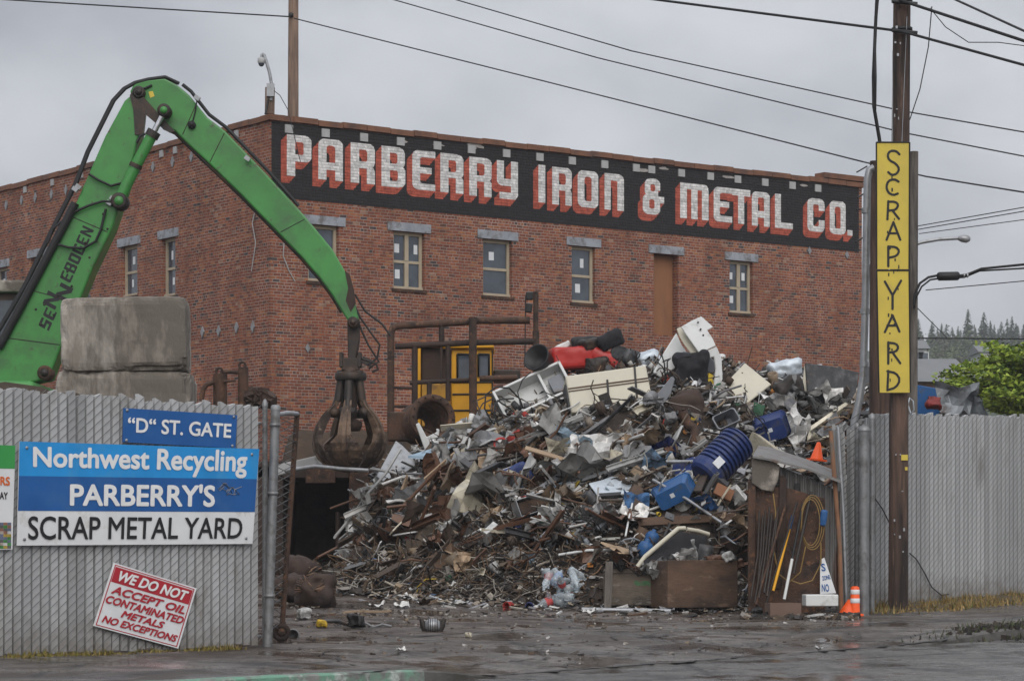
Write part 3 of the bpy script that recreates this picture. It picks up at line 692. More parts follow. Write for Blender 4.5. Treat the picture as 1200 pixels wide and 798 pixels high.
# warning sign
q = [(133.7, 659), (230.5, 689), (208.9, 759.6), (109.7, 733)]
t = thing('warning_sign', 'small crooked red and white warning sign low on the fence', 'sign', FP(170, 760, .06))
o = panel(q, .06, .012, t, 'backing', M['sign_white'])
panel(sub(q, .035, .965, .05, .285), .063, .003, t, 'red_band', M['sign_red'])
for (u0, u1, v0, v1) in ((.02, .98, .022, .034), (.02, .98, .966, .978), (.02, .03, .034, .966), (.97, .98, .034, .966)): panel(sub(q, u0, u1, v0, v1), .063, .003, t, 'border', M['sign_red'])
for s_, u0, u1, v0, v1, mm in (('WE DO NOT', .10, .93, .085, .25, 'letter_white'), ('ACCEPT OIL', .07, .95, .325, .455, 'sign_red'), ('CONTAMINATED', .04, .965, .49, .615, 'sign_red'), ('METALS', .26, .77, .65, .765, 'sign_red'), ('NO EXCEPTIONS', .07, .955, .80, .915, 'sign_red')):
    text_quad('lettering', s_, fq(sub(q, u0, u1, v0, v1), .067), M[mm], t, .035, .25)
# partial sign at the left edge
q = [(-46, 520), (18, 522), (14.5, 643.5), (-48, 645)]
t = thing('notice_sign', 'green topped white notice sign cut by the left edge of the photo', 'sign', FP(-15, 645, .06))
panel(q, .06, .012, t, 'backing', M['sign_white']); panel([(-46, 520), (18, 522), (17.3, 549), (-46.4, 548)], .063, .003, t, 'green_band', M['sign_green'])
text_quad('lettering', 'RS', fq([(.3, 558), (11.6, 558.5), (11.5, 569), (.3, 568.6)], .064), M['orange_ink'], t, .03)
text_quad('lettering', 'AY', fq([(-.5, 576.2), (9, 576.6), (9, 585), (-.5, 584.7)], .064), M['ink'], t, .025)
b = MB(); rg = random.Random(5)
pal = [(.05, .2, .05), (.4, .35, .3), (.25, .12, .08), (.12, .14, .2), (.5, .5, .5), (.1, .1, .1), (.35, .25, .05)]
for i in range(13):
    for j in range(9):
        u = -46 + i * 4.55; v = 612 + j * 3.4
        pts = [(u, v), (u + 4.5, v), (u + 4.5, v + 3.35), (u, v + 3.35)]
        b.add([FP(x, y, .0642) for x, y in pts], [[0, 1, 2, 3]], rg.choice(pal))
b.build('printed_picture', M['tint'], t)

# ------------------------------------------------------------------ fences
def fence(name, label, px0, px1, ztop, lean=0.):
    s0 = sn(*FP(px0, 600).xy)[0]; s1 = sn(*FP(px1, 600).xy)[0]
    base = xy((s0 + s1) / 2, NF); root = thing(name, label, 'fence', (base[0], base[1], gz(*base)))
    b = MB(); rg = random.Random(int(px0) + 11); k = int((s1 - s0) / .122); ms = M['slat'] if px0 < 500 else M['slat2']
    for i in range(k + 1):
        s = s0 + i * .122; x, y = xy(s, NF); z0 = gz(x, y) + rg.uniform(.01, .05); z1 = ztop(s) + rg.uniform(-.025, .015) + (.025 if i % 2 else 0)
        if s + .122 > s1: break
        tw = rg.gauss(0, .03)
        U_ = Vector((UX, UY, 0)); Nv = Vector((NX, NY, 0)); w = .094; cn = Vector((x, y, 0)) + U_ * (w / 2)
        hw = (U_ * math.cos(tw) + Nv * math.sin(tw)) * (w / 2); dp = Nv * .05
        ln = U_ * rg.gauss(0, .006)
        top = [cn - hw + ln, cn - hw * .9 - dp * .15 + ln, cn + hw * .9 - dp * .15 + ln, cn + hw + ln, cn + hw + dp + ln, cn - hw + dp + ln]
        bot = [p - ln * 2 for p in top]; dz = rg.uniform(-.02, .02); g_ = rg.uniform(.80, 1.08) * (.8 if rg.random() < .06 else 1)
        vs = [p + Vector((0, 0, z0)) for p in bot] + [p + Vector((0, 0, z1 + (dz if j in (0, 1, 5) else -dz))) for j, p in enumerate(top)]
        b.add(vs, [[0, 1, 7, 6], [1, 2, 8, 7], [2, 3, 9, 8], [3, 4, 10, 9], [4, 5, 11, 10], [5, 0, 6, 11], [6, 7, 8, 9, 10, 11], [5, 4, 3, 2, 1, 0]], (.37 * g_, .375 * g_, .38 * g_))
    b.build('slat_panel', ms, root)
    wv = MB(); sl = .80
    for front in (1,):
        off = NF - .014 if front else NF + .045; sgn = 1 if front else -1
        H = 3.3; step = .125; lo = s0 - H / sl; n_ = int((s1 - lo + H / sl) / step)
        for i in range(n_):
            sa = lo + i * step; pts = []
            # line s = sa + z/sl (or mirrored)
            for zz in np.linspace(0, 1, 2):
                pass
            def at(z): return sa + z / sl if sgn > 0 else sa + H / sl - z / sl
            zlo, zhi = .05, 3.0
            # clip to s0..s1
            if sgn > 0: zl = max(zlo, (s0 - sa) * sl); zh = min(zhi, (s1 - sa) * sl)
            else: zl = max(zlo, H - (s1 - sa) * sl); zh = min(zhi, H - (s0 - sa) * sl)
            if zh - zl < .05: continue
            g0, g1 = [], []
            for z in (zl, zh):
                s = at(z); x, y = xy(s, off); zz = gz(*xy(s, NF)) + z * (ztop(s) - gz(*xy(s, NF)) + .02) / 3.0
                g0.append(Vector((x, y, zz)))
            wv.tube(g0, .0036, 4, caps=False, smooth=False)
    wv.build('wire_mesh', M['wire'], root)
    for z_ in (.06, -.08):
        r = MB(); r.tube([Vector((*xy(s, NF + .09), (ztop(s) + z_ - .1) if z_ < 0 else gz(*xy(s, NF)) + .12)) for s in np.linspace(s0, s1, 8)], .022, 8); r.build('rail', M['galv'], root)
    for s in np.arange(s0 + .05, s1, 2.6):
        r = MB(); x, y = xy(s, NF + .12); r.tube([(x, y, gz(x, y) - .1), (x, y, ztop(s) - .05)], .035, 10); r.build('post', M['galv'], root)
    return root
sA = sn(*FP(0, 600).xy)[0]; sB = sn(*FP(310, 600).xy)[0]; sC = sn(*FP(1070, 600).xy)[0]; sD = sn(*FP(1200, 600).xy)[0]
fence('slatted_fence', 'grey slatted chain link fence carrying the blue and white signs', -130, 311, lambda s: 2.957 + (2.90 - 2.957) * (s - sA) / (sB - sA))
fence('slatted_fence', 'grey slatted chain link fence behind the wooden utility pole', 1021, 1330, lambda s: 3.35 + (3.45 - 3.35) * (s - sC) / (sD - sC))

# gate posts
def post(name, label, px, d, pytop, r, m, group=None, lean=0.):
    p = GP(px, d); b = MB(); top = P(px + lean, pytop, d)
    b.tube([p - Vector((0, 0, .1)), p * .5 + top * .5, top], r, 14); b.lathe(top, (0, 0, 1), [(r * 1.15, -.03), (r * 1.15, .0), (r * .7, .05), (0, .07)], 12)
    return tag(b.build(name, m, org=p), label, 'post', group)
t = thing('gate_post', 'thick galvanised gate post at the end of the signed fence', 'post', FP(315, 760))
d_ = FP(315, 700, .12).y
b = MB(); p0 = GP(313.5, d_); b.tube([p0 - Vector((0, 0, .1)), P(323, 478, d_)], .055, 16); b.build('shaft', M['galv_old'], t)
b = MB(); b.lathe(P(323, 478, d_), (0, 0, 1), [(.060, -.03), (.060, .015), (.045, .035), (0, .04)], 14); b.build('post_cap', M['galv_old'], t)
for py in (500, 580, 700):
    f_ = (py - 478) / (760 - 478); b = MB(); b.lathe(P(323 - 9.5 * f_, py, d_), (0, 0, 1), [(.057, 0), (.066, 0), (.066, .04), (.057, .04)], 14); b.build('clamp', M['galv_old'], t)
# a second thinner post beside it
post('fence_post', 'thin galvanised end post of the signed fence', 310.5, FP(310, 700, -.04).y, 474, .032, M['galv_old'])
# open gate leaf
t = thing('gate_leaf', 'narrow open chain link gate leaf with a leaning rusty pipe', 'gate', GP(330, 31.9))
dg_ = 31.9
b = MB(); b.tube([P(329.5, 752, dg_), P(337, 640, dg_ + .05), P(348.5, 481, dg_ + .1)], .034, 10); b.build('rusty_pipe', M['rust'], t)
b = MB(); b.tube([P(324, 486, d_), P(337, 484, (d_ + dg_) / 2), P(348.5, 485, dg_ + .1)], .03, 10); b.build('top_rail', M['galv'], t)
b = MB()
for k in range(26):
    f0 = k / 26; yy0 = 488 + f0 * 250
    for s_ in (0, 1):
        l_ = P(324 - 9 * f0, yy0 + (0 if s_ else 11), d_); w_ = 348 - 18.5 * min(1, f0 + .03); r_ = P(w_, yy0 + (11 if s_ else 0), dg_ + .08)
        b.tube([l_, r_], .0055, 4, caps=False)
b.build('wire_mesh', M['wire'], t)
b = MB(); pw = GP(328.5, dg_ - .12); b.lathe(pw + Vector((0, .03, .115)), (0.25, -1, 0), [(.05, 0), (.115, 0), (.115, .06), (.05, .06)], 18, close=True); b.build('wheel', M['rust_dark'], t)
b = MB(); b.lathe(pw + Vector((0, .035, .115)), (0.25, -1, 0), [(.05, 0), (.05, .07), (0, .07)], 12); b.build('hub', M['rust'], t)

# cluster of posts and the closed strips of fence at the other gate side
for (px, d, py, r, lab) in ((1012, 38.6, 503, .085, 'thick galvanised gate post left of the wooden utility pole'), (1021.5, 38.9, 489, .045, 'thin grey steel post standing next to the thick gate post'), (1004, 38.9, 500, .04, 'grey post stub left of the thick gate post')):
    post('gate_post', lab, px, d, py, r, M['galv_old'], lean=.5)
t = thing('gate_leaf', 'folded chain link gate leaf with leaning grey slats beside the shed', 'gate', GP(995, 38.7)); rg = random.Random(9)
b = MB()
for k in range(13):
    px = 978 + k * 2.9; d = 38.75 + k * .05; pl_ = rg.uniform(-4, 6) * (1 - k / 11) ; y0 = rg.uniform(497, 515); base = GP(px + 4 + pl_ * .5, d)
    top = P(px - pl_, y0, d); up = (top - base); b.box((base + top) / 2, (.05, .02, up.length), Matrix(((1, 0, up.x / up.length), (0, 1, 0), (-up.x / up.length, 0, 1))), tuple([rg.uniform(.14, .34)] * 3))
b.build('slat_panel', M['slat2'], t)
b = MB()
for k in range(30):
    z_ = 505 + k * 7; b.tube([P(980 + k * .55, z_, 38.7), P(1014, z_ - 26, 38.55)], .005, 4, caps=False)
b.build('wire_mesh', M['wire'], t)
b = MB(); b.tube([GP(992, 38.6), P(988, 600, 38.6), P(982, 500, 38.7)], .03, 8); b.build('frame_pipe', M['galv'], t)
M['rust_orange'] = mat('orange rusted pole', (.20, .10, .055), .8, 0, .4, 9, .5, color2=(.12, .105, .09), f2=(.48, .6), scale2=3, stretch=(1, 1, .3))
t_ = MB(); t_.tube([GP(986, 38.4), P(984, 640, 38.4), P(973.5, 505, 38.5)], .036, 6); tag(t_.build('rusty_pole', M['rust_orange'], org=GP(986, 38.4)), 'leaning rusty orange pole in front of the folded gate leaf', 'pole')
# ------------------------------------------------------------------ utility pole with the yellow sign
dP = 39.45
pb = GP(1052.5, dP)
t = thing('utility_pole', 'dark wooden utility pole carrying the yellow vertical sign', 'pole', pb)
b = MB(); b.tube([pb - Vector((0, 0, .3)), P(1053, 600, dP), P(1054, 300, dP), P(1057, 0, dP), P(1058, -90, dP)], [.155, .15, .142, .132, .128], 20); b.build('shaft', M['wood'], t)
rg = random.Random(4)
b = MB()
for k in range(26):
    py = rg.uniform(20, 690); x = rg.uniform(1047, 1060); c = P(x, py, dP - .147)
    b.box(c, (rg.uniform(.012, .03), .02, rg.uniform(.01, .05)))
b.build('staples', M['galv'], t)
b = MB(); b.box(P(1060, 536, dP - .15), (.10, .012, .085)); b.box(P(1062, 549, dP - .15), (.04, .012, .05)); b.build('number_tag', M['yellow_sign'], t)
for py, h in ((37, .05), (3, .06)):
    b = MB(); b.lathe(P(1057, py, dP), (0, 0, 1), [(.136, 0), (.16, 0), (.16, h), (.136, h)], 18, close=True); b.build('clamp', M['black'], t)
    b = MB(); b.tube([P(1046, py - 1, dP - .2), P(1075, py + 2, dP - .2)], .03, 8); b.build('bolt', M['black'], t)
b = MB(); b.tube([P(1046, y, dP - .155 + .01 * math.sin(y)) for y in range(60, 180, 12)], .006, 5); b.tube([P(1060 - (y - 90) * .04, y, dP - .15) for y in range(20, 180, 14)], .006, 5); b.build('ground_wire', M['galv'], t)
# old stub poles and conduit beside it
for (x0, x1, y0, dd, m_, lab) in ((1019, 1026, 189, 41.0, 'wood', 'short dark wooden stub pole left of the yellow sign'), (1071, 1071, 178, 41.3, 'wood_grey', 'short grey wooden stub pole right of the yellow sign')):
    g = GP(x1 - 3 if x1 > 1050 else x1 + 1, dd); b = MB(); b.tube([g - Vector((0, 0, .2)), P(x1 if x1 < 1050 else x1 - 2, 460, dd), P((x0 + x1) / 2 + (2 if x1 < 1050 else 0), y0, dd)], [.10, .085, .07], 12)
    tag(b.build('stub_pole', M[m_], org=g), lab, 'pole')
b = MB(); b.tube([P(1030, 310, 41.2), P(1031, 470, 41.2), GP(1032, 41.2)], [.15, .17, .17], 12); tag(b.build('stub_pole', M['wood'], org=GP(1032, 41.2)), 'thick dark timber standing directly behind the yellow sign', 'pole')
t = thing('conduit', 'grey plastic conduit running down beside the dark stub pole', 'conduit', P(1000, 500, 39.9))
b = MB(); b.tube([P(1024, 197, 39.9), P(1019, 199, 39.9), P(1016.5, 210, 39.9), P(1013.5, 380, 39.9), P(1011.5, 440, 39.9), P(1007, 470, 39.9), P(1001, 494, 39.9), P(999, 530, 39.95)], .058, 12); b.build('pipe', M['galv'], t)
for py in (250, 368, 430):
    b = MB(); b.lathe(P(1014.2 - (py - 300) * .012, py, 39.9), (0, 0, 1), [(.07, 0), (.07, .08)], 12); b.build('coupling', M['galv'], t)
b = MB()
for (x0, y0, x1, y1) in ((1004, 202, 1016, 195), (1005, 232, 1017, 224), (1004, 246, 1018, 245), (1003, 284, 1018, 274)): b.tube([P(x0, y0, 39.8), P(x1, y1, 40.1)], .012, 5)
b.build('step_bolts', M['darkmetal'], t)
# the sign itself
t = thing('scrap_sign', 'tall narrow yellow hand painted sign on the utility pole', 'sign', P(1047, 460, 39.2))
dS = 39.2
for (y0, y1, xa, xb, xc, xd) in ((167, 315.5, 1027, 1066, 1065.5, 1027.3), (317, 460, 1027.3, 1065.5, 1067, 1030)):
    b = MB(); b.prism([P(xa, y0, dS), P(xb, y0, dS), P(xc, y1, dS), P(xd, y1, dS)], (0, .02, 0)); o = b.build('panel', M['yellow_sign'], t)
    e = MB()
    for (p, q_) in (((xa, y0), (xb, y0)), ((xb, y0), (xc, y1)), ((xd, y1), (xa, y0))):
        e.tube([P(*p, dS - .004), P(*q_, dS - .004)], .012, 4)
    e.build('black_edge', M['ink'], o)
ST = [[(1054,181),(1050,177),(1043,177),(1040,182),(1042,188),(1050,192),(1054,198),(1051,204),(1045,205.5),(1041,202)],
 [(1053,213),(1048,210),(1041,212),(1038.5,219),(1041,226),(1047,229),(1052,227)],
 [(1040,257),(1041,236)],[(1041,236.5),(1049,236.5),(1053,240),(1050,246),(1042,247)],[(1046,247),(1053.5,256.5)],
 [(1039,281),(1047,260.5),(1055,281)],[(1042,273.5),(1052,273.5)],
 [(1041,312),(1041,289)],[(1041,289),(1050,289.5),(1054,294),(1051,300),(1042,302)],
 [(1037,330),(1046,346)],[(1056,329),(1046,346),(1046,362)],
 [(1037,389),(1046,369.5),(1054,388.5)],[(1040,381.5),(1051,381.5)],
 [(1041,426),(1041,401)],[(1041,401.5),(1050,402.5),(1053,407),(1050,412),(1042,413)],[(1046,413),(1055,425.5)],
 [(1040,457),(1041,434.5)],[(1040,435),(1050,437),(1055,445),(1050,454),(1040,457)]]
r_ = .2; gx = np.arange(1030, 1062, r_) + r_ / 2; gy = np.arange(170, 462, r_) + r_ / 2
X_, Y_ = np.meshgrid(gx, gy); mk = np.zeros(X_.shape, bool)
def smooth_pts(p):
    if len(p) < 4: return p
    o = [p[0]]
    for i in range(len(p) - 1):
        a, b_ = p[i], p[i + 1]; o += [(a[0] * .75 + b_[0] * .25, a[1] * .75 + b_[1] * .25), (a[0] * .25 + b_[0] * .75, a[1] * .25 + b_[1] * .75)]
    return o + [p[-1]]
for st in ST:
    p = smooth_pts(st)
    for (x0, y0), (x1, y1) in zip(p[:-1], p[1:]):
        l2 = (x1 - x0) ** 2 + (y1 - y0) ** 2; u = np.clip(((X_ - x0) * (x1 - x0) + (Y_ - y0) * (y1 - y0)) / l2, 0, 1)
        mk |= (X_ - x0 - u * (x1 - x0)) ** 2 + (Y_ - y0 - u * (y1 - y0)) ** 2 < 1.35 ** 2
rg = random.Random(8)
for k in range(26):   # drips and stencil gaps
    x, y, w = rg.uniform(1040, 1054), rg.uniform(176, 456), rg.uniform(.6, 1.0)
    mk |= (np.abs(X_ - x) < w) & (np.abs(Y_ - y) < rg.uniform(1, 2.2))
b, uv = runs_mesh(mk, lambda x, y, o_: P(x, y, dS - .006), 0, 1030, 170, r_); b.build('lettering', M['ink'], t)

# ------------------------------------------------------------------ overhead wires
def wire(name, label, pts, r, group=None, sag=0., m='black'):
    b = MB(); out = []
    off = lambda q: q[0] < -5 or q[0] > 1205 or q[1] < -3
    P3 = [P(*q) for q in pts]
    if off(pts[0]): out.append(P3[0] + (P3[0] - P3[1]).normalized() * 14 + Vector((0, 0, .3)))
    for (a, c) in zip(pts[:-1], pts[1:]):
        A, C = P(*a), P(*c)
        for i in range(13):
            f = i / 12; p = A.lerp(C, f); p.z -= sag * 4 * f * (1 - f); out.append(p)
    if off(pts[-1]): out.append(P3[-1] + (P3[-1] - P3[-2]).normalized() * 14 + Vector((0, 0, .3)))
    b.tube(out, r * .82, 6); o = b.build(name, M[m]); return tag(o, label, 'cable', group)
wire('overhead_wire', 'thin wire crossing the top left corner to the pole behind the brick building', [(-60, -4, 61), (340, 20, 65)], .022)
wire('overhead_wire', 'thin wire sloping down from the background pole behind the yellow sign', [(345, 22, 65), (640, 96, 60), (1012, 190, 50), (1085, 207, 48), (1290, 240, 44)], .02)
wire('overhead_wire', 'long thin wire crossing the sky just above the one from the background pole', [(440, -6, 60), (700, 68, 56), (1060, 156, 50), (1280, 199, 48)], .018)
wire('overhead_wire', 'uppermost long thin wire crossing the sky above the painted letters', [(510, -7, 60), (740, 60, 56), (1056, 130, 51), (1280, 169, 48)], .018)
wire('overhead_cable', 'thick black cable clamped low on the utility pole', [(730, -5, 44), (1056, 37, 39.2), (1260, 93, 37)], .028)
wire('overhead_cable', 'thick black cable passing the top of the utility pole', [(1000, -9, 40.5), (1056, 1, 39.2), (1260, 68, 37)], .03)
wire('overhead_cable', 'black cable across the top right corner of the sky', [(1100, -9, 40), (1260, 64, 36)], .022)
wire('overhead_wire', 'thin wire looping from the pole top towards the right', [(1090, 10, 39.2), (1108, 32, 39), (1135, 50, 39), (1170, 50, 38.5), (1260, 62, 38)], .009)
wire('drop_wire', 'thin loose wire hanging beside the utility pole down to the sign', [(1092, 8, 39.2), (1088, 55, 39.2), (1078, 105, 39.2), (1066, 141, 39.2)], .011)
wire('drop_cable', 'thick black twin cable hanging down to the top of the yellow sign', [(1028, -8, 39.2), (1026, 30, 39.2), (1023.5, 90, 39.2), (1024, 125, 39.2), (1031, 167, 39.3)], .034)
wire('drop_cable', 'black cable twisted around the twin cable above the yellow sign', [(1029.5, -8, 39.15), (1025, 40, 39.2), (1026, 90, 39.1), (1025.5, 130, 39.2), (1032, 168, 39.25)], .025)
wire('overhead_wire', 'upper of two fine wires right of the yellow sign', [(1076, 265, 52), (1280, 229, 47)], .012)
wire('overhead_wire', 'lower of two fine wires right of the yellow sign', [(1076, 269, 52), (1280, 234, 47)], .012)
wire('overhead_wire', 'single fine wire above the street lamp arm', [(1077, 274, 55), (1280, 247, 50)], .011)
wire('overhead_wire', 'fine wire just below the black cable splice', [(1085, 340, 50), (1280, 322, 46)], .012)
wire('overhead_wire', 'dark level wire in front of the distant wooded hill', [(1060, 396, 62), (1280, 398, 60)], .022)
wire('guy_wire', 'fine slanting wire from the stub pole towards the green tree', [(1072, 358, 41), (1110, 396, 52)], .010)
t = thing('cable_splice', 'black cable splice case hanging on the cable right of the pole', 'cable splice', P(1112, 329, 41))
b = MB(); b.lathe(P(1098, 324, 41), (1, 0, .02), [(.0, 0), (.05, .005), (.07, .03), (.07, .33), (.05, .355), (0, .36)], 12); b.build('case', M['black'], t)
b = MB(); b.tube([P(1071, 358, 41), P(1072, 345, 41), P(1078, 332, 41), P(1088, 325, 41), P(1098, 323, 41)], .022, 6); b.tube([P(1125, 323, 41), P(1133, 322, 41), P(1150, 315, 41), P(1200, 310, 40.8), P(1290, 306, 40)], .022, 6); b.tube([P(1071, 362, 41.05), P(1073, 350, 41.05), P(1080, 336, 41.05), P(1090, 328, 41.05), P(1100, 326.5, 41.05), P(1130, 325, 41.05), P(1148, 317.5, 41.05), P(1200, 314.5, 41.05), P(1290, 311, 40)], .016, 6); b.build('cable', M['black'], t)
for px in (1129, 1133):
    b = MB(); b.lathe(P(px, 323, 41), (1, 0, .02), [(.035, 0), (.035, .02)], 10); b.build('clamp', M['galv'], t)
# pole behind the building, dome camera on the roof corner
t = thing('utility_pole', 'brown wooden pole rising behind the roof of the brick building', 'pole', Vector((P(343.5, 0, 66).x, 66, .5)))
b = MB(); b.tube([Vector((P(343.5, 0, 66).x, 66, .3)), P(343.5, 133, 66), P(344, -40, 66)], [.17, .14, .125], 14); b.build('shaft', M['wood_brown'], t)
b = MB(); b.lathe(P(341, 18, 65.85), (1, 0, 0), [(.05, -.06), (.07, 0), (.05, .06)], 10); b.build('insulator', M['black'], t)
t = thing('security_camera', 'white dome camera on a bent pole at the roof corner', 'camera', P(316, 132, 56.6))
b = MB(); b.tube([P(316, 134, 56.6), P(316.5, 103, 56.6)], .11, 10); b.build('timber_stub', M['wood_brown'], t)
b = MB(); b.tube([P(317.5, 118, 56.5), P(318, 98, 56.5), P(316, 86, 56.5), P(312, 72, 56.5), P(309, 64, 56.5)], .035, 8); b.tube([P(309, 63, 56.5), P(306.5, 65, 56.5), P(306, 69, 56.5)], .03, 8); b.build('bracket', M['galv'], t)
b = MB(); b.lathe(P(306.3, 74.5, 56.5), (0, 0, 1), [(.075, 0), (.085, .03), (.085, .10), (.03, .13), (0, .13)], 14); b.build('housing', M['scupper'], t)
b = MB(); b.lathe(P(306.3, 74.5, 56.5), (0, 0, -1), [(.07, 0), (.06, .04), (.03, .068), (0, .075)], 14); b.build('dome', M['glass'], t)
b = MB(); b.box(P(317, 106, 56.45), (.16, .12, .28)); b.build('junction_box', M['galv'], t)
b = MB(); b.tube([P(319, 105, 56.5), P(328, 112, 56.2), P(338, 130, 55.9), P(345, 160, 55.8), P(352, 190, 55.7)], .009, 5); b.tube([P(311, 134, 56.4), P(315.5, 112, 56.55)], .025, 6); b.build('cable', M['black'], t)
# street lamp
t = thing('street_lamp', 'grey street lamp arm reaching right from behind the yellow sign', 'street lamp', Vector((P(1071, 0, 70).x, 70, .8)))
b = MB(); b.tube([Vector((P(1071, 0, 70).x, 70, .3)), P(1071, 276, 70)], [.12, .09], 12); b.build('pole', M['wood_grey'], t)
b = MB(); b.tube([P(1071, 287, 70), P(1080, 284, 70), P(1100, 280.5, 70), P(1124, 279, 70)], .05, 8); b.build('arm', M['galv'], t)
b = MB(); b.lathe(P(1121, 279, 70), (1, 0, -.10), [(0, 0), (.05, .03), (.10, .15), (.11, .28), (.06, .36), (0, .38)], 12); b.build('lamp_head', M['galv'], t)

# ------------------------------------------------------------------ material handler
dE = 45.0
ex = thing('material_handler', 'green material handler with a long raised boom reaching over the yard', 'excavator', Vector((P(-60, 0, dE + 1).x, dE + 1, .6)))
def slab(name, outline, d0, d1, m, bev=.035, parent=ex):
    b = MB(); b.prism([P(x, y, d0) for x, y in outline], (0, d1 - d0, 0)); o = b.build(name, m, parent)
    if bev: bevel(o, bev, 2)
    return o
boom = slab('boom', [(-40, 470), (-38, 440), (0, 400), (44, 322), (88, 240), (123, 160), (146, 118), (153, 112), (160, 110), (167, 122), (163, 158), (158, 180), (151, 208), (142, 236), (131, 268), (108, 316), (90, 360), (73, 402), (57, 444), (20, 452)], dE - .3, dE + .3, M['green'])
stick = slab('stick', [(152, 108), (157, 98), (170, 93.5), (193, 92), (208, 100), (222, 112), (243, 138), (263, 153), (290, 181), (314, 206), (357, 253), (390, 293), (406, 321), (415, 352), (420, 374), (409, 378), (400, 364), (390, 347), (374, 325), (353, 301), (318, 265), (283, 229), (243, 190), (220, 169), (205, 154), (193, 148), (173, 130), (160, 120)], dE - .22, dE + .22, M['green'], .03)
b = MB(); b.tube([P(x, y, dE - .12) for x, y in ((178, 134), (193, 150), (206, 156), (221, 171), (244, 193), (284, 231), (319, 267), (354, 303), (375, 327), (391, 349), (401, 366))], .045, 6); b.build('lower_edge', M['darkmetal'], ex)
b = MB()
for off in (-.15, 0, .13): b.tube([P(x, y - 1.5, dE + off) for x, y in ((214, 101), (224, 109), (245, 136), (265, 151), (292, 179), (316, 204), (350, 243))], .035, 6)
b.build('hose_bundle', M['black'], ex)
# rams
b = MB(); b.tube([P(139, 236, dE - .42), P(160, 193, dE - .42), P(179, 157, dE - .42)], .10, 16); b.build('stick_ram', M['green'], ex)
b = MB(); b.tube([P(177, 161, dE - .42), P(181, 154, dE - .42)], .12, 14); b.build('ram_collar', M['darkmetal'], ex); b = MB(); b.tube([P(158, 197, dE - .42), P(160, 192.5, dE - .42)], .115, 14); b.build('ram_collar', M['darkmetal'], ex)
b = MB(); b.tube([P(179, 158, dE - .42), P(192.5, 131, dE - .42)], .05, 14); b.build('ram_rod', M['chrome'], ex)
def pin(px, py, r, d, m='darkmetal', m2='green'):
    b = MB(); b.lathe(P(px, py, d), (0, -1, 0), [(r, -.25), (r, .06), (r * .72, .08)], 18); b.lathe(P(px, py, d), (0, -1, 0), [(r * .72, .08), (0, .08)], 18); o = b.build('pivot_pin', M[m], ex)
    b = MB(); b.lathe(P(px, py, d), (0, -1, 0), [(r * .55, .081), (r * .5, .11), (0, .115)], 16); b.build('pin_cap', M[m2], o)
pin(140, 236, .145, dE - .46); pin(192.5, 130, .115, dE - .42); pin(163, 109, .11, dE - .27, 'darkmetal', 'darkmetal'); pin(53, 437, .13, dE - .32, 'rust', 'darkmetal'); pin(225, 147, .07, dE - .22, 'black', 'black'); pin(414, 378, .10, dE - .24, 'darkmetal', 'darkmetal')
# elbow bracket, greasy plates
slab('elbow_plate', [(152, 112), (158, 103), (172, 118), (190, 138), (205, 154), (199, 156), (184, 146), (170, 134), (167, 158), (158, 158), (156, 128)], dE - .325, dE - .303, M['darkmetal'], 0)
b = MB(); b.tube([P(x, y, dE - .24) for x, y in ((231, 117), (229, 130), (225, 146))], .012, 5); b.tube([P(x, y, dE - .245) for x, y in ((166, 105), (172, 103), (178, 100))], .02, 5); b.build('grease_line', M['black'], ex)
# greasy tip, weld seams, small decal and bolts
slab('grease_patch', [(404, 317), (410, 322), (415, 340), (417, 356), (411, 366), (405, 352), (408, 338)], dE - .226, dE - .221, M['rust_dark'], 0)
slab('decal', [(174, 108), (179, 107), (181, 113), (176, 115)], dE - .226, dE - .221, M['yellow_sign'], 0)
b = MB()
for (p_, q_) in (((263, 156), (246, 190)), ((357, 257), (329, 272)), ((231, 120), (214, 158))): b.tube([P(*p_, dE - .222), P(*q_, dE - .222)], .007, 4); b.build('weld_seam', M['darkmetal'], ex); b = MB()
for (p_, q_) in (((84, 254), (126, 272)), ((36, 340), (92, 355)), ((8, 396), (70, 404))): b.tube([P(*p_, dE - .302), P(*q_, dE - .302)], .008, 4); b.build('weld_seam', M['darkmetal'], ex); b = MB()
b = MB()
for k in range(14):
    x_ = 30 + (k * 37) % 90; y_ = 395 - x_ * 1.55 + (k * 13) % 40; b.lathe(P(x_ + 12, y_ + 14, dE - .30), (0, -1, 0), [(.022, 0), (.022, .012), (0, .014)], 6)
b.build('bolts', M['darkmetal'], ex)
# hoses on the boom
b = MB()
for k, off in enumerate((-.2, -.08, .05, .17)):
    b.tube([P(x - k * .7, y, dE + off) for x, y in ((-8, 400), (30, 335), (62, 270), (90, 215), (104, 178), (118, 150), (134, 118), (147, 104), (160, 97), (176, 93), (194, 90.5), (210, 98))], .03, 6)
b.tube([P(x, y, dE - .36) for x, y in ((-2, 408), (40, 330), (78, 258), (88, 238))], .075, 8)
b.build('hose_bundle', M['black'], ex)
for pts in (((104, 204), (115, 211), (130, 218), (146, 214), (156, 200), (164, 178), (172, 162)), ((56, 285), (62, 268), (84, 250), (104, 241), (120, 236), (136, 237)), ((66, 286), (80, 290), (98, 291), (112, 283), (118, 270), (124, 245)), ((160, 168), (164, 160), (170, 157))):
    b = MB(); b.tube([P(x, y, dE - .37) for x, y in pts], .024, 6); b.build('hose', M['black'], ex)
b = MB()
for (px, py) in ((88, 222), (92, 219), (132, 233), (128, 238), (231, 115), (290, 186)): b.box(P(px, py, dE - .34), (.10, .08, .07), rot(35))
b.build('fittings', M['galv'], ex)
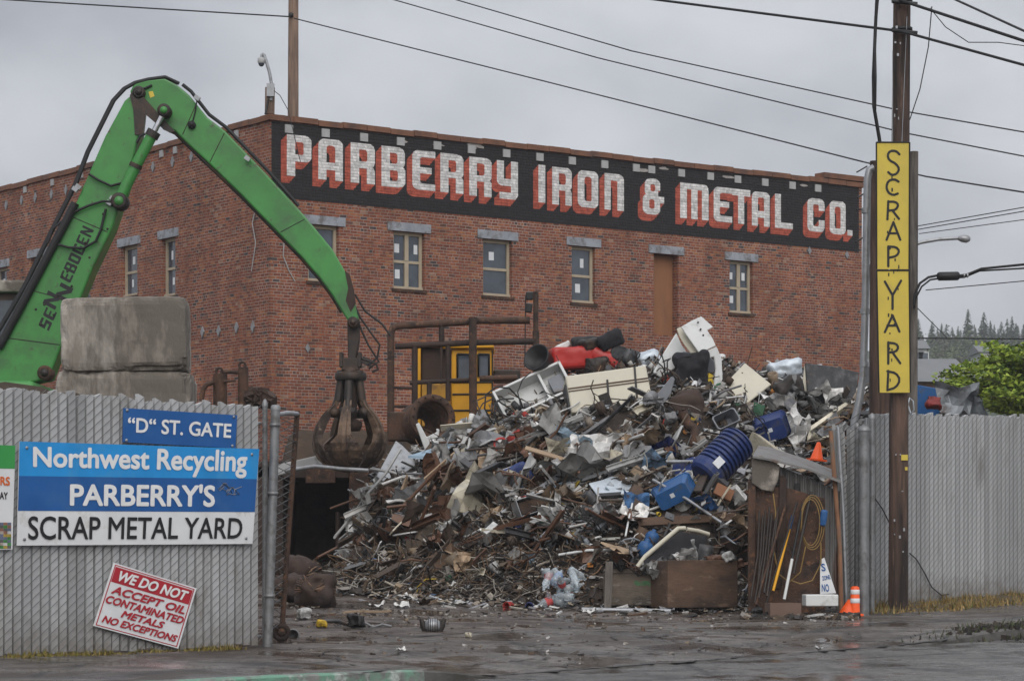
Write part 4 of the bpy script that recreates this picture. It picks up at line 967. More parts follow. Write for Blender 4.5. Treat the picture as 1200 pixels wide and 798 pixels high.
# lettering on the boom
TL, TR, BR, BL = (44.8, 381), (97.3, 264), (110.2, 270), (57.2, 388)
ur = .0016; vr = .012; gu = np.arange(0, 1, ur) + ur / 2; gv = np.arange(-.5, 1.5, vr) + vr / 2
UU, VV = np.meshgrid(gu, gv); mk = np.zeros(UU.shape, bool)
def stamp(ch, u0, u1, v0, v1):
    global mk
    a_, b_ = (UU - u0) / (u1 - u0), (VV - v0) / (v1 - v0); m_ = np.zeros(UU.shape, bool)
    if ch == 'n':
        for poly in ([(0, 0), (.27, 0), (.27, 1), (0, 1)], [(.73, 0), (1, 0), (1, 1), (.73, 1)], [(0, 1), (.30, 1), (1, 0), (.70, 0)]): m_ |= inpoly(a_, b_, poly)
    else:
        for op in GL[ch]:
            ip = inpoly(a_, b_, cpoly(*op[1:6], cx=.16, cy=.12)); m_ = (m_ | ip) if op[0] else (m_ & ~ip)
    mk |= m_
for k, ch in enumerate('SE'): stamp(ch, .0 + k * .10, .082 + k * .10, 0, 1)
stamp('n', .195, .325, .25, 1.42); stamp('n', .30, .445, -.42, .72)
for k, ch in enumerate('EBOGE'): stamp(ch, .475 + k * .09, .551 + k * .09, 0, 1)
stamp('n', .925, 1.0, 0, 1)
def bw(u, v, o_):
    q = Vector((*BL, 0)).lerp(Vector((*BR, 0)), u).lerp(Vector((*TL, 0)).lerp(Vector((*TR, 0)), u), v); return P(q.x, q.y, dE - .304)
b = MB(); act = {}
for y in range(mk.shape[0] + 1):
    cur = set()
    if y < mk.shape[0]:
        df = np.diff(np.concatenate(([0], mk[y].astype(np.int8), [0]))); cur = set(zip(np.where(df == 1)[0].tolist(), np.where(df == -1)[0].tolist()))
    for k in list(act):
        if k not in cur:
            y0 = act.pop(k); b.poly([bw(k[0] * ur, -.5 + y0 * vr, 0), bw(k[1] * ur, -.5 + y0 * vr, 0), bw(k[1] * ur, -.5 + y * vr, 0), bw(k[0] * ur, -.5 + y * vr, 0)])
    for k in cur: act.setdefault(k, y)
b.build('lettering', M['ink'], ex)
# upper works, cab and undercarriage (mostly behind the fence)
def bx(name, x0, x1, y0, y1, d0, d1, m, bev=.04):
    a = P(x0, y1, d0); c = P(x1, y0, d0); b = MB(); b.box(((a.x + c.x) / 2, (d0 + d1) / 2, (a.z + c.z) / 2), (c.x - a.x, d1 - d0, c.z - a.z)); o = b.build(name, m, ex)
    if bev: bevel(o, bev)
    return o
bx('cab_roof', -95, 37, 328, 342, dE + 1.3, dE + 3.0, M['concrete'], .05)
cb = bx('cab', -88, 24, 342, 445, dE + 1.5, dE + 2.9, M['darkmetal'])
bx('cab_window', -80, 16, 352, 410, dE + 1.47, dE + 1.495, M['glass'], 0)
bx('upper_body', -330, 40, 446, 540, dE - 1.3, dE + 3.2, M['green'], .08)
bx('pedestal', -190, -40, 540, 640, dE - .3, dE + 2.2, M['darkmetal'], .05)
bx('chassis', -330, 60, 630, 668, dE - 1.0, dE + 2.9, M['darkmetal'], .05)
for wx in (-270, 10):
    for wd in (dE - 1.2, dE + 2.7):
        c = P(wx, 0, wd); b = MB(); g = gz(c.x, wd); b.lathe((c.x, wd, g + .6), (0, 1, 0), [(.2, -.25), (.58, -.25), (.62, -.2), (.62, .2), (.58, .25), (.2, .25)], 24); b.build('wheel', M['black'], ex)
# grab
gx0 = P(411, 480, dE); pxm = dE / F
gr = thing('orange_peel_grab', 'rusty five tined grab hanging from the green boom', 'grab', P(411, 552, dE))
def GZ(py): return CAMZ + (HOR - py) * pxm
ax = gx0.x
b = MB(); b.prism([P(407, 372, dE - .12), P(421, 374, dE - .12), (P(421, 400, dE - .12)), P(417, 420, dE - .12), P(408, 420, dE - .12), P(407, 395, dE - .12)], (0, .24, 0)); bevel(b.build('link', M['darkmetal'], gr), .02)
b = MB(); b.box((ax, dE, GZ(427)), (.30, .30, .22)); b.box((ax - .16, dE, GZ(422)), (.06, .34, .26)); b.box((ax + .16, dE, GZ(422)), (.06, .34, .26)); b.lathe((ax, dE, GZ(446)), (0, 0, 1), [(.0, 0), (.26, 0), (.28, .05), (.27, .13), (.18, .16), (.14, .25), (0, .25)], 20); bevel(b.build('rotator_head', M['darkmetal'], gr), .01)
b = MB(); b.tube([(ax, dE, GZ(445)), (ax, dE, GZ(500))], [.13, .10], 14); b.lathe((ax, dE, GZ(505)), (0, 0, 1), [(0, 0), (.16, 0), (.2, .08), (.2, .16), (.1, .2)], 16); b.build('core', M['rust_dark'], gr)
prof = [(7, 447), (14, 462), (22, 476), (32, 487), (39, 499), (42.5, 511), (43, 520), (41, 529), (36, 538), (28, 545), (17, 550.5), (6, 553)]
hw = [.26, .25, .23, .19, .18, .19, .40, .54, .58, .58, .54, .36]
thk = [3, 5, 7, 9.5, 10.5, 9, 3, 2.4, 2.2, 2, 1.6, 1]
base_tine = None
for k in range(5):
    A0 = -math.pi / 2 - .12 + k * 2 * math.pi / 5
    b = MB(); vs = []; n = 6
    for i, ((r, y), h, tk) in enumerate(zip(prof, hw, thk)):
        for side in (0, 1):
            for j in range(n + 1):
                f = j / n * 2 - 1; jag = 1 + (.06 * math.sin(j * 5 + k) if 5 < i < 8 else 0)
                an = A0 + f * h * jag; rr = max(.5, r - (tk if side else 0)) * pxm; yy = y + (0 if not side else -tk * .2)
                vs.append((ax + rr * math.cos(an), dE + rr * math.sin(an), GZ(yy)))
    m_ = len(prof); w2 = 2 * (n + 1); fs = []
    for i in range(m_ - 1):
        for j in range(n):
            fs.append([i * w2 + j, i * w2 + j + 1, (i + 1) * w2 + j + 1, (i + 1) * w2 + j])
            o_ = n + 1; fs.append([i * w2 + o_ + j, (i + 1) * w2 + o_ + j, (i + 1) * w2 + o_ + j + 1, i * w2 + o_ + j + 1])
        for j in (0, n): fs.append([i * w2 + j, (i + 1) * w2 + j, (i + 1) * w2 + n + 1 + j, i * w2 + n + 1 + j])
    b.add(vs, fs); tn = b.build('tine', M['grab'], gr)
    # raised rib down the back of the tine
    rb = MB(); pts = []
    for sd in (-.035, .035):
        for (r, y) in prof[2:]:
            for q_ in (0, 2.6):
                rr = (r + q_) * pxm; c = Vector((ax + rr * math.cos(A0), dE + rr * math.sin(A0), GZ(y + q_ * .25))); c += Vector((-math.sin(A0), math.cos(A0), 0)) * sd; pts.append(c)
    L_ = len(prof) - 2; fs = []
    for i in range(L_ - 1):
        a = i * 2; a2 = L_ * 2 + i * 2
        fs += [[a + 1, a + 3, a2 + 3, a2 + 1], [a, a + 1, a + 3, a + 2], [a2, a2 + 2, a2 + 3, a2 + 1]]
    rb.add(pts, fs); rb.build('rib', M['grab'], tn)
    cy = MB(); a1 = A0 + .42
    def at(r, y, an): return Vector((ax + r * pxm * math.cos(an), dE + r * pxm * math.sin(an), GZ(y)))
    cy.tube([at(11, 444, A0), at(15, 470, A0)], .075, 12); cy.lathe(at(10.5, 440, A0), (0, 0, 1), [(0, 0), (.09, 0), (.09, .08), (0, .09)], 12)
    cy.tube([at(16.5, 468, A0), at(24, 487, A0)], .045, 10); cy.lathe(at(19, 484, A0), (-math.sin(A0), math.cos(A0), 0), [(0, -.12), (.085, -.12), (.085, .12), (0, .12)], 12)
    cy.build('cylinder', M['darkmetal'], gr)
b = MB()
for pts in (((412, 350), (422, 372), (436, 392), (445, 404), (442, 420), (430, 428)), ((414, 362), (424, 388), (432, 405), (444, 424), (432, 432)), ((416, 345), (428, 365), (448, 380), (458, 394))): b.tube([P(x, y, dE - .1) for x, y in pts], .02, 6)
b.build('hose', M['black'], gr)
b = MB(); b.box(P(430, 424, dE - .05), (.2, .12, .12), rot(25)); b.tube([P(424, 420, dE - .1), P(441, 426, dE - .1), P(443, 433, dE - .1), P(436, 436, dE - .1)], .025, 6); b.build('hose_bracket', M['darkmetal'], gr)

# ------------------------------------------------------------------ concrete blocks on a dirt bank behind the fence
def rough(name, c, size, m, seed, bev=.09, amp=.03, M_=None):
    bm = bmesh.new(); bmesh.ops.create_cube(bm, size=1)
    for v in bm.verts: v.co = Vector((v.co.x * size[0], v.co.y * size[1], v.co.z * size[2]))
    bmesh.ops.bevel(bm, geom=bm.edges[:], offset=bev, segments=3, affect='EDGES', profile=.6)
    bmesh.ops.triangulate(bm, faces=bm.faces[:])
    for _ in range(5):
        lim = min(.16, min(size) / 4.5); es = [e for e in bm.edges if e.calc_length() > lim]
        if not es: break
        bmesh.ops.subdivide_edges(bm, edges=es, cuts=1); bmesh.ops.triangulate(bm, faces=bm.faces[:])
    bm.normal_update()
    sd = Vector((seed * 3.7, seed * 1.3, 0))
    for v in bm.verts:
        v.co += v.normal * (noise.fractal(v.co * 2.0 + sd, 1, 2, 4) * amp + (noise.noise(v.co * 7 + sd)) * amp * .25)
    b = MB(); R_ = M_ or Matrix.Identity(3); b.add([Vector(c) + R_ @ v.co for v in bm.verts], [[v.index for v in f.verts] for f in bm.faces], None, True); bm.free()
    return b.build(name, m)
dB = 33.0
def block(name, c, size, m, seed, Rm):
    '''a cast block: flat faces, broken and worn along its edges'''
    n = [max(4, int(s_ / .055)) for s_ in size]; idx = {}; vs = []; fs = []; h = [s_ / 2 for s_ in size]; sd = Vector((seed * 5.3, seed * 2.1, 1))
    def vert(i, j, k):
        if (i, j, k) in idx: return idx[(i, j, k)]
        p = Vector((-h[0] + size[0] * i / n[0], -h[1] + size[1] * j / n[1], -h[2] + size[2] * k / n[2])); e = sorted(h[a] - abs(p[a]) for a in range(3))
        d = max(0, 1 - e[1] / .085); ch = d * (.020 + .075 * max(0, noise.fractal(p * 2.6 + sd, 1, 2, 3)))
        if e[2] < .2: ch += .05 * max(0, 1 - e[1] / .2) * max(0, 1 - e[2] / .2) * (1.6 if p.x < 0 and p.z > 0 else .5)
        q = p + Vector([-math.copysign(1, p[a]) * ch if h[a] - abs(p[a]) < .12 else 0 for a in range(3)])
        q += p.normalized() * .012 * noise.fractal(p * 5 + sd, 1, 2, 4); idx[(i, j, k)] = len(vs); vs.append(Vector(c) + Rm @ q); return idx[(i, j, k)]
    for a in range(3):
        b1, b2 = (a + 1) % 3, (a + 2) % 3
        for sgn in (0, n[a]):
            for u in range(n[b1]):
                for v in range(n[b2]):
                    f = []
                    for du, dv in ((0, 0), (1, 0), (1, 1), (0, 1)):
                        t3 = [0, 0, 0]; t3[a] = sgn; t3[b1] = u + du; t3[b2] = v + dv; f.append(vert(*t3))
                    fs.append(f if sgn else f[::-1])
    b = MB(); b.add(vs, fs); return b.build(name, m)
def pxbox(x0, x1, y0, y1, d): a = P(x0, y1, d); c = P(x1, y0, d); return ((a.x + c.x) / 2, (a.z + c.z) / 2, c.x - a.x, c.z - a.z)
x, z, w, h = pxbox(67, 215, 347, 435, dB); tag(block('concrete_block', (x, dB + .55, z), (w, 1.1, h), M['block'], 1, rot(-1.2, 4)), 'weathered concrete block with dark stained edge, upper of the two behind the fence', 'concrete block')
x, z, w, h = pxbox(61, 220, 433.5, 545, dB); tag(block('concrete_block', (x, dB + .6, z), (w, 1.15, h), M['block'], 2, rot(1, 3)), 'wide concrete block just above the fence top, under the stained block', 'concrete block')
b = MB(); nx_, ny_ = 40, 14; vs = []
for i in range(nx_ + 1):
    for j in range(ny_ + 1):
        px = -260 + 560 * i / nx_; d = 31.8 + 6 * j / ny_
        if px > 0: d = max(d, FP(px, 0, -.3).y + 4.5 * j / ny_)
        x = (px - 600) / F * d; top = CAMZ + (HOR - (446 + max(0, px - 20) * .2 + 7 * noise.noise(Vector((px * .06, j * .5, 1))))) / F * 33
        e = sm(min(1, j / 2.0)) * sm((ny_ - j) / 4); e *= sm((285 - px) / 60)
        vs.append((x, d, gz(x, d) * (1 - e) + top * e - .05))
b.add(vs, [[i * (ny_ + 1) + j, (i + 1) * (ny_ + 1) + j, (i + 1) * (ny_ + 1) + j + 1, i * (ny_ + 1) + j + 1] for i in range(nx_) for j in range(ny_)], None, True)
tag(b.build('dirt_bank', M['dirt']), kind='structure')
# two rusted cylinders on a frame
t = thing('rusty_hydraulic_frame', 'pair of rusty upright cylinders joined by a pipe above the fence', 'machinery', GP(265, 36.5))
for (px, y0, r) in ((258, 438, .10), (285, 431, .075)):
    b = MB(); b.tube([GP(px, 36.5), P(px, y0, 36.5)], r, 14); o = b.build('cylinder', M['rust'], t)
    b = MB(); b.lathe(P(px - 1, y0 - 3, 36.5), (0, 1, 0), [(.03, -.04), (.06, -.04), (.06, .04), (.03, .04)], 12, close=True); b.build('lifting_eye', M['rust_dark'], o)
b = MB(); b.tube([P(258, 436, 36.5), P(285, 436, 36.5)], .028, 8); b.tube([P(262, 447, 36.4), P(276, 446, 36.4)], .02, 6); b.tube([P(236, 470, 36.4), P(238, 456, 36.4), P(243, 450, 36.4), P(250, 448, 36.4)], .035, 8); b.build('pipe', M['rust'], t)
b = MB()
for k in range(16): b.box(P(290 + k * 1.6, 466 + 3 * math.sin(k * 2.2), 36.5), (.16, .14, .2), rot(k * 33, k * 21, k * 50))
tag(b.build('rusty_scrap_lump', M['rust_dark'], org=GP(300, 36.5)), 'low dark lump of rusty scrap right of the upright cylinders', 'scrap')

# ------------------------------------------------------------------ pipe railing, yellow cab, drum, dark bay
dR = 51.0
t = thing('pipe_railing', 'heavy rusty pipe railing in front of the brick wall', 'railing', GP(540, dR))
r1 = .072
b = MB(); b.tube([P(458, 520, dR), P(458, 392, dR), P(460, 385, dR), P(466, 382, dR), P(555, 376.5, dR), P(562, 375.5, dR), P(621, 375.5, dR)], r1, 14); b.build('top_rail', M['rust'], t)
b = MB(); b.tube([P(554, 372, dR - .15), P(554.5, 500, dR - .15)], r1 * 1.1, 14); b.build('post', M['rust'], t)
b = MB(); b.tube([P(463, 406, dR), P(554, 401.5, dR), P(628, 400, dR)], r1 * .85, 12); b.build('middle_rail', M['rust_dark'], t)
b = MB(); b.tube([P(628, 388, dR), P(628, 480, dR)], r1 * .95, 14); b.tube([P(628, 342, dR), P(628, 389, dR)], r1 * .75, 14); b.build('post', M['rust'], t)
b = MB(); b.tube([P(562, 443.5, dR), P(606, 442.5, dR)], r1 * .8, 12); b.build('lower_rail', M['rust'], t)
for (x, y0, y1, r) in ((486, 405, 510, .06), (517.5, 380, 400, .055), (503, 448, 500, .05), (525, 402, 470, .05), (517, 400, 450, .03)):
    b = MB(); b.tube([P(x, y0, dR), P(x, y1, dR)], r, 8); b.build('stanchion', M['rust_dark'], t)
b = MB(); b.tube([P(480, 448.5, dR), P(556, 445, dR)], .045, 8); b.tube([P(460, 454, dR), P(486, 455, dR)], .03, 6); b.tube([P(460, 476, dR), P(486, 476, dR)], .03, 6); b.build('thin_rail', M['rust_dark'], t)
b = MB(); b.box(P(620.5, 347, dR), (.14, .14, .16)); b.box(P(620, 361, dR), (.13, .12, .18), rot(8)); bevel(b.build('work_lamp', M['black'], t), .02)
b = MB(); b.tube([P(616, 346, dR), P(615, 430, dR)], .012, 5); b.build('cable', M['black'], t)
dC = 52.6
t = thing('loader_cab', 'yellow machine cab with dark windows behind the rusty railing', 'machine cab', GP(540, dC))
def cbx(name, x0, x1, y0, y1, d0, d1, m, bev=.03, parent=None):
    a = P(x0, y1, d0); c = P(x1, y0, d0); b = MB(); b.box(((a.x + c.x) / 2, (d0 + d1) / 2, (a.z + c.z) / 2), (c.x - a.x, d1 - d0, c.z - a.z)); o = b.build(name, m, parent or t)
    if bev: bevel(o, bev)
    return o
cbx('cab_body', 529, 577.5, 408, 500, dC, dC + 1.5, M['yellow'], .05)
cbx('roof', 518, 579, 403.5, 408, dC - .12, dC + 1.6, M['yellow'], .03)
cbx('side_window', 536, 552.5, 415, 445, dC - .012, dC + .01, M['glass'], 0); cbx('door_window', 560.5, 573, 415, 441, dC - .012, dC + .01, M['glass'], 0)
b = MB()
for (x0, x1, y0, y1) in ((536, 552.5, 415, 445), (560.5, 573, 415, 441)):
    b.tube([P(x0, y0, dC - .02), P(x1, y0, dC - .02), P(x1, y1, dC - .02), P(x0, y1, dC - .02), P(x0, y0, dC - .02)], .025, 5)
b.build('window_seal', M['black'], t)
b = MB()
for x in (557, 577): b.tube([P(x, 410, dC - .01), P(x, 490, dC - .01)], .014, 4)
for y in (448, 462, 481): b.tube([P(530, y, dC - .01), P(577, y - .4, dC - .01)], .02, 4)
b.build('panel_seam', M['darkmetal'], t)
cbx('rear_guard', 493.5, 527, 407, 446, dC + .25, dC + 1.4, M['rust_dark']); cbx('rear_frame', 491, 528.5, 404, 407, dC + .1, dC + 1.4, M['yellow'], .02); cbx('rear_frame', 489.5, 493, 407, 500, dC + .1, dC + 1.4, M['yellow'], .02); cbx('rear_panel', 494, 528.8, 449, 500, dC + .1, dC + 1.4, mat('faded brown yellow paint', (.42, .22, .03), .65, .1, .35, 3, .2, color2=(.09, .05, .03)))
cbx('engine_hood', 578, 610, 433, 446, dC + .3, dC + 1.2, M['darkmetal'])
# drum
t = thing('rusty_drum', 'large rusty flanged steel drum lying below the railing', 'drum', P(505, 515, 48.6))
c = P(508, 489, 48.6); axd = Vector((.36, -.93, .12)).normalized(); pm = 49 / F
b = MB(); b.lathe(c - axd * .85, axd, [(.42, 0), (.40, .1), (.40, .75), (.33, .75), (.33, .1), (.1, .06)], 26); b.build('shell', M['rust'], t)
b = MB(); b.lathe(c - axd * .1, axd, [(.32, 0), (.45, 0), (.45, .07), (.32, .07)], 28, close=True); b.build('flange', M['rust'], t)
b = MB()
xo = axd.orthogonal().normalized(); yo = axd.cross(xo)
for k in range(16):
    a_ = k * math.pi / 8; b.lathe(c - axd * .03 + (xo * math.cos(a_) + yo * math.sin(a_)) * .40, axd, [(.02, 0), (.02, .03), (0, .03)], 6)
b.build('bolts', M['rust_dark'], t)
b = MB(); b.box(P(468, 500, 49.3), (.45, .4, .55)); tag(bevel(b.build('rusty_block', M['rust'], org=P(468, 520, 49.3)), .03), 'squat rusty block left of the flanged drum', 'scrap')
# open fronted steel bay
t = thing('steel_bay', 'rusty open fronted steel bay with a dark inside, behind the grab', 'container', GP(390, 47.5))
dY = 47.2
def ybx(name, x0, x1, y0, y1, d0, d1, m): 
    a = P(x0, y1, d0); c = P(x1, y0, d0); b = MB(); b.box(((a.x + c.x) / 2, (d0 + d1) / 2, (a.z + c.z) / 2), (c.x - a.x, d1 - d0, c.z - a.z)); return bevel(b.build(name, m, t), .015)
ybx('side_plate', 409, 433, 530, 700, dY, dY + 3.2, M['rust']); ybx('side_plate', 290, 332, 540, 700, dY, dY + 3.2, M['rust_dark'])
ybx('back_plate', 332, 409, 545, 700, dY + 3.0, dY + 3.2, M['rust_dark']); ybx('roof_plate', 290, 409, 546, 560, dY + .0, dY + 3.0, M['rust_dark'])
ybx('header_plate', 358, 393, 548, 566, dY - .05, dY - .005, M['rust'])
b = MB(); b.tube([GP(396, dY + .4), P(396, 600, dY + .4)], .05, 8); b.build('prop', M['rust_dark'], t)
# white beam under the grab
t_ = MB(); A_, B_ = P(318, 551, 44.6), P(388, 535, 46.2); dv = (B_ - A_).normalized()
for off, hh in ((0, .16),): t_.prism([A_ + Vector((0, 0, -.11)), B_ + Vector((0, 0, -.11)), B_ + Vector((0, 0, .08)), A_ + Vector((0, 0, .08))], (.05, .22, 0))
tag(bevel(t_.build('white_beam', mat('chalky white paint', (.5, .5, .5), .7, 0, .2, 3, .2, color2=(.15, .12, .1), f2=(.55, .7))), .015), 'chipped white steel beam behind the grab', 'beam')
b = MB(); b.tube([P(330, 552, 45.0), P(370, 546, 44.7), P(400, 549, 44.6), P(432, 551, 44.5)], .035, 8); tag(b.build('steel_pipe', M['galv']), 'thin grey pipe lying under the grab beside the white beam', 'pipe')
# ------------------------------------------------------------------ the scrap heap
HC = [(400, 43.6, 668, 45.0), (416, 43.3, 628, 46), (434, 43, 562, 47), (470, 42.2, 538, 48), (520, 41.6, 520, 48.2), (560, 41.2, 499, 48.2), (590, 41, 478, 48.2), (640, 40.4, 445, 48), (700, 40, 430, 47.8), (760, 39.8, 425, 47.6), (820, 39.9, 420, 47.6), (880, 40.6, 448, 47.8), (940, 41.6, 445, 48), (1010, 42.6, 455, 48.5), (1060, 43.8, 500, 49), (1110, 45, 560, 50)]
HX = [c[0] for c in HC]
def hcol(px): return tuple(float(np.interp(px, HX, [c[k] for c in HC])) for k in (1, 2, 3))
def heap(px, t):
    db, cy, dc = hcol(px); d = db + (dc - db) * t
    zg = gz((px - 600) / F * d, d) - .06
    zc = CAMZ + (HOR - cy) / F * dc
    if t <= 1: g = max(0, t) ** .92 * (1 + .10 * math.sin(t * 3.1))
    else: g = max(0, 1 - ((t - 1) / .75) ** 1.3)
    x = (px - 600) / F * d
    z = zg + (zc - zg) * g
    z += (.28 * noise.fractal(Vector((x * .9, d * .9, 1.7)), 1, 2, 4)) * min(1, max(0, t) * 4) * (1 if t < 1.3 else .3)
    return Vector((x, d, z))
def proj(p): return (600 + p.x / p.y * F, HOR - (p.z - CAMZ) / p.y * F)
def hp(px, py, lift=0.):
    lo, hi = 0., 1.
    for _ in range(24):
        m = (lo + hi) / 2; y = proj(heap(px, m))[1]
        if y > py: lo = m
        else: hi = m
    p = heap(px, lo); return P(px, py, p.y - lift)
b = MB(); nu, nv = 120, 44; vs = []
for i in range(nu + 1):
    for j in range(nv + 1): vs.append(heap(382 + 725 * i / nu, -.02 + 1.78 * j / nv))
b.add(vs, [[i * (nv + 1) + j, (i + 1) * (nv + 1) + j, (i + 1) * (nv + 1) + j + 1, i * (nv + 1) + j + 1] for i in range(nu) for j in range(nv)], None, True)
M['mound'] = mat('dark crushed scrap', (.022, .016, .012), .9, .05, .5, 6, .9, bscale=18, color2=(.045, .03, .022), f2=(.5, .62), scale2=5)
tag(b.build('scrap_mound', M['mound']), kind='stuff')

rg = random.Random(21)
PAL_TOP = [(.46, .45, .43), (.38, .37, .34), (.52, .52, .51), (.30, .25, .18), (.34, .37, .40), (.32, .32, .31), (.42, .41, .39), (.20, .20, .20), (.10, .10, .105), (.05, .05, .052), (.024, .023, .023), (.24, .20, .16), (.11, .075, .05), (.065, .042, .03), (.30, .30, .32), (.5, .5, .49), (.16, .16, .17), (.035, .03, .028)]
PAL_LOW = [(.20, .15, .10), (.13, .095, .065), (.28, .25, .21), (.06, .042, .03), (.085, .06, .042), (.045, .032, .025), (.12, .09, .065), (.03, .025, .022), (.16, .14, .12), (.055, .05, .048), (.018, .016, .016), (.22, .20, .18), (.10, .06, .035)]
SPOT = [(.6, .6, .58), (.55, .55, .55), (.015, .03, .12), (.35, .03, .02), (.45, .32, .03), (.05, .12, .25), (.35, .14, .03), (.03, .1, .05), (.6, .6, .6), (.28, .36, .42)]
def pal(px, t):
    r = rg.random()
    if r < .05: return rg.choice(SPOT)
    low = (px < 640 and t < .6) or t < .16
    return rg.choice(PAL_LOW if (low and rg.random() < .85) or rg.random() < .28 else PAL_TOP)
def rrot(tilt=1.0):
    return rot(rg.gauss(-12, 32) * tilt, rg.uniform(-180, 180), 25 + rg.gauss(0, 35) * tilt)
def crumple(n, m, amp, rs, fold=0.):
    sd = Vector((rs.uniform(0, 99), rs.uniform(0, 99), 0)); vs = []
    for i in range(n + 1):
        for j in range(m + 1):
            u, v = i / n - .5, j / m - .5
            z = amp * noise.fractal(Vector((u * 2.2, v * 2.2, 0)) + sd, 1, 2, 3) + fold * abs(u + .12 * v)
            k = 1 + .16 * noise.noise(Vector((u * 3, v * 3, 5)) + sd) * (abs(u) + abs(v))
            vs.append((u * k + .05 * noise.noise(Vector((v * 4, u, 9)) + sd), v * k, z))
    fs = [[i * (m + 1) + j, (i + 1) * (m + 1) + j, (i + 1) * (m + 1) + j + 1, i * (m + 1) + j + 1] for i in range(n) for j in range(m)]
    return vs, fs
# loose small scrap that nobody could count: one object
RAD = {'the open white refrigerator': 46, 'the long cream freezer cabinet': 58, 'the smashed red mower body': 46, 'the torn white appliance shell': 50, 'the bulging black bag': 32, 'the brown cushion': 30, 'the square beige board': 34, 'the charred black panel': 42, 'the navy ribbed barrel': 44, 'the navy plastic bin': 34, 'the bright blue plastic bin': 38, 'the black slab with white edge': 46, 'the pale blue sheet': 34, 'the bent pale sheet': 34, 'the tangle of engine parts': 28, 'the orange cone': 20, 'the bag of clear bottles': 30, 'the pale foil bundle': 30}
SPOTS = [(630, 465, 'the open white refrigerator'), (712, 462, 'the long cream freezer cabinet'), (688, 422, 'the smashed red mower body'), (818, 410, 'the torn white appliance shell'), (811, 438, 'the bulging black bag'), (803, 478, 'the brown cushion'), (875, 452, 'the square beige board'), (921, 434, 'the pale foil bundle'), (972, 452, 'the charred black panel'), (903, 503, 'the navy plastic bin'), (789, 578, 'the bright blue plastic bin'), (845, 535, 'the navy ribbed barrel'), (607, 558, 'x'), (720, 570, 'the pale blue sheet'), (470, 542, 'the bent pale sheet'), (625, 592, 'x'), (792, 642, 'the black slab with white edge'), (658, 690, 'the bag of clear bottles')]
b = MB()
def small(px, t, size):
    c = heap(px, t); c.z += rg.uniform(-.02, .10); R_ = rrot(); tint = pal(px, t); k = rg.random()
    v_ = rg.uniform(.7, 1.25); tint = tuple(min(.7, x * v_) for x in tint)
    if k < .30:
        vs, fs = crumple(3, 2, .3, rg, rg.uniform(0, .5)); sx, sy = size * rg.uniform(.5, 1.2), size * rg.uniform(.3, .8)
        b.add([c + R_ @ Vector((v[0] * sx, v[1] * sy, v[2] * size)) for v in vs], fs, tint)
    elif k < .52:
        if rg.random() < .15: tint = tuple(min(.6, x * 1.8 + .03) for x in tint)
        b.box(c, (size * rg.uniform(.9, 3.0), size * rg.uniform(.06, .30), size * rg.uniform(.02, .09)), R_, tint)
    elif k < .80:
        l = size * rg.uniform(1, 3.0); r = rg.uniform(.006, .022); p0 = R_ @ Vector((-l / 2, 0, 0)); p2 = R_ @ Vector((l / 2, 0, 0)); p1 = R_ @ Vector((0, rg.gauss(0, .15) * l, rg.gauss(0, .12) * l))
        b.tube([c + p0, c + p0 * .4 + p1 * .8, c + p2 * .4 + p1 * .8, c + p2], r, 5, tint)
    elif k < .90:
        vs = [(rg.uniform(.6, 1) * x, rg.uniform(.6, 1) * y, rg.uniform(.6, 1) * z) for x, y, z in ((-1,-1,-1),(1,-1,-1),(1,1,-1),(-1,1,-1),(-1,-1,1),(1,-1,1),(1,1,1),(-1,1,1))]
        s_ = size * rg.uniform(.2, .5); b.add([c + R_ @ (Vector(v) * s_) for v in vs], [[0,3,2,1],[4,5,6,7],[0,1,5,4],[1,2,6,5],[2,3,7,6],[3,0,4,7]], tint)
    else:
        r = size * rg.uniform(.15, .35); h = size * rg.uniform(.3, .9); b.lathe(c, R_ @ Vector((0, 0, 1)), [(0, 0), (r, 0), (r, h), (r * .8, h), (r * .8, .03)], 9, tint)
for i in range(5600):
    px = rg.uniform(408, 1060); t = rg.uniform(0, 1.08)
    small(px, t, rg.uniform(.07, .30) if t > .2 else rg.uniform(.05, .2))
for i in range(700):      # middling torn sheets and strips, away from the big finds
    px = rg.uniform(430, 1050); t = rg.uniform(.12, 1.0 if px > 600 else .8)
    x, y = proj(heap(px, t))
    if any((x - h[0]) ** 2 + (y - h[1]) ** 2 < (RAD.get(h[2], 16) * .95) ** 2 for h in SPOTS): continue
    small(px, t, rg.uniform(.28, .55))
for i in range(1700):     # fine pale and grey bits over the upper heap
    px = rg.uniform(540, 1010); t = rg.uniform(.3, 1.03); x, y = proj(heap(px, t))
    if any((x - h[0]) ** 2 + (y - h[1]) ** 2 < (RAD.get(h[2], 16) * .75) ** 2 for h in SPOTS): continue
    small(px, t, rg.uniform(.08, .22))
for i in range(1100):      # stringy wire and root-like strands
    low = rg.random() < .7
    px = rg.uniform(400, 680) if low else rg.uniform(500, 1000); t = rg.uniform(.02, .6 if low else .95)
    c = heap(px, t); l = rg.uniform(.25, .9); a = rg.uniform(0, 6.28); pts = []; dv = Vector((math.cos(a), -abs(rg.gauss(0, .3)), math.sin(a) * .8)); cu = Vector((rg.gauss(0, .5), rg.gauss(0, .3), rg.gauss(0, .5)))
    for q_ in range(6): f = q_ / 5 - .5; pts.append(c + Vector((0, -.05, .1)) + dv * l * f + cu * l * (f * f - .1) + Vector((rg.gauss(0, .02), rg.gauss(0, .02), rg.gauss(0, .02))))
    v_ = rg.choice([(.05, .035, .026), (.10, .065, .04), (.13, .075, .04), (.02, .018, .017), (.16, .13, .10), (.28, .26, .23), (.03, .025, .02)]); b.tube(pts, rg.uniform(.005, .013), 4, v_, caps=False)
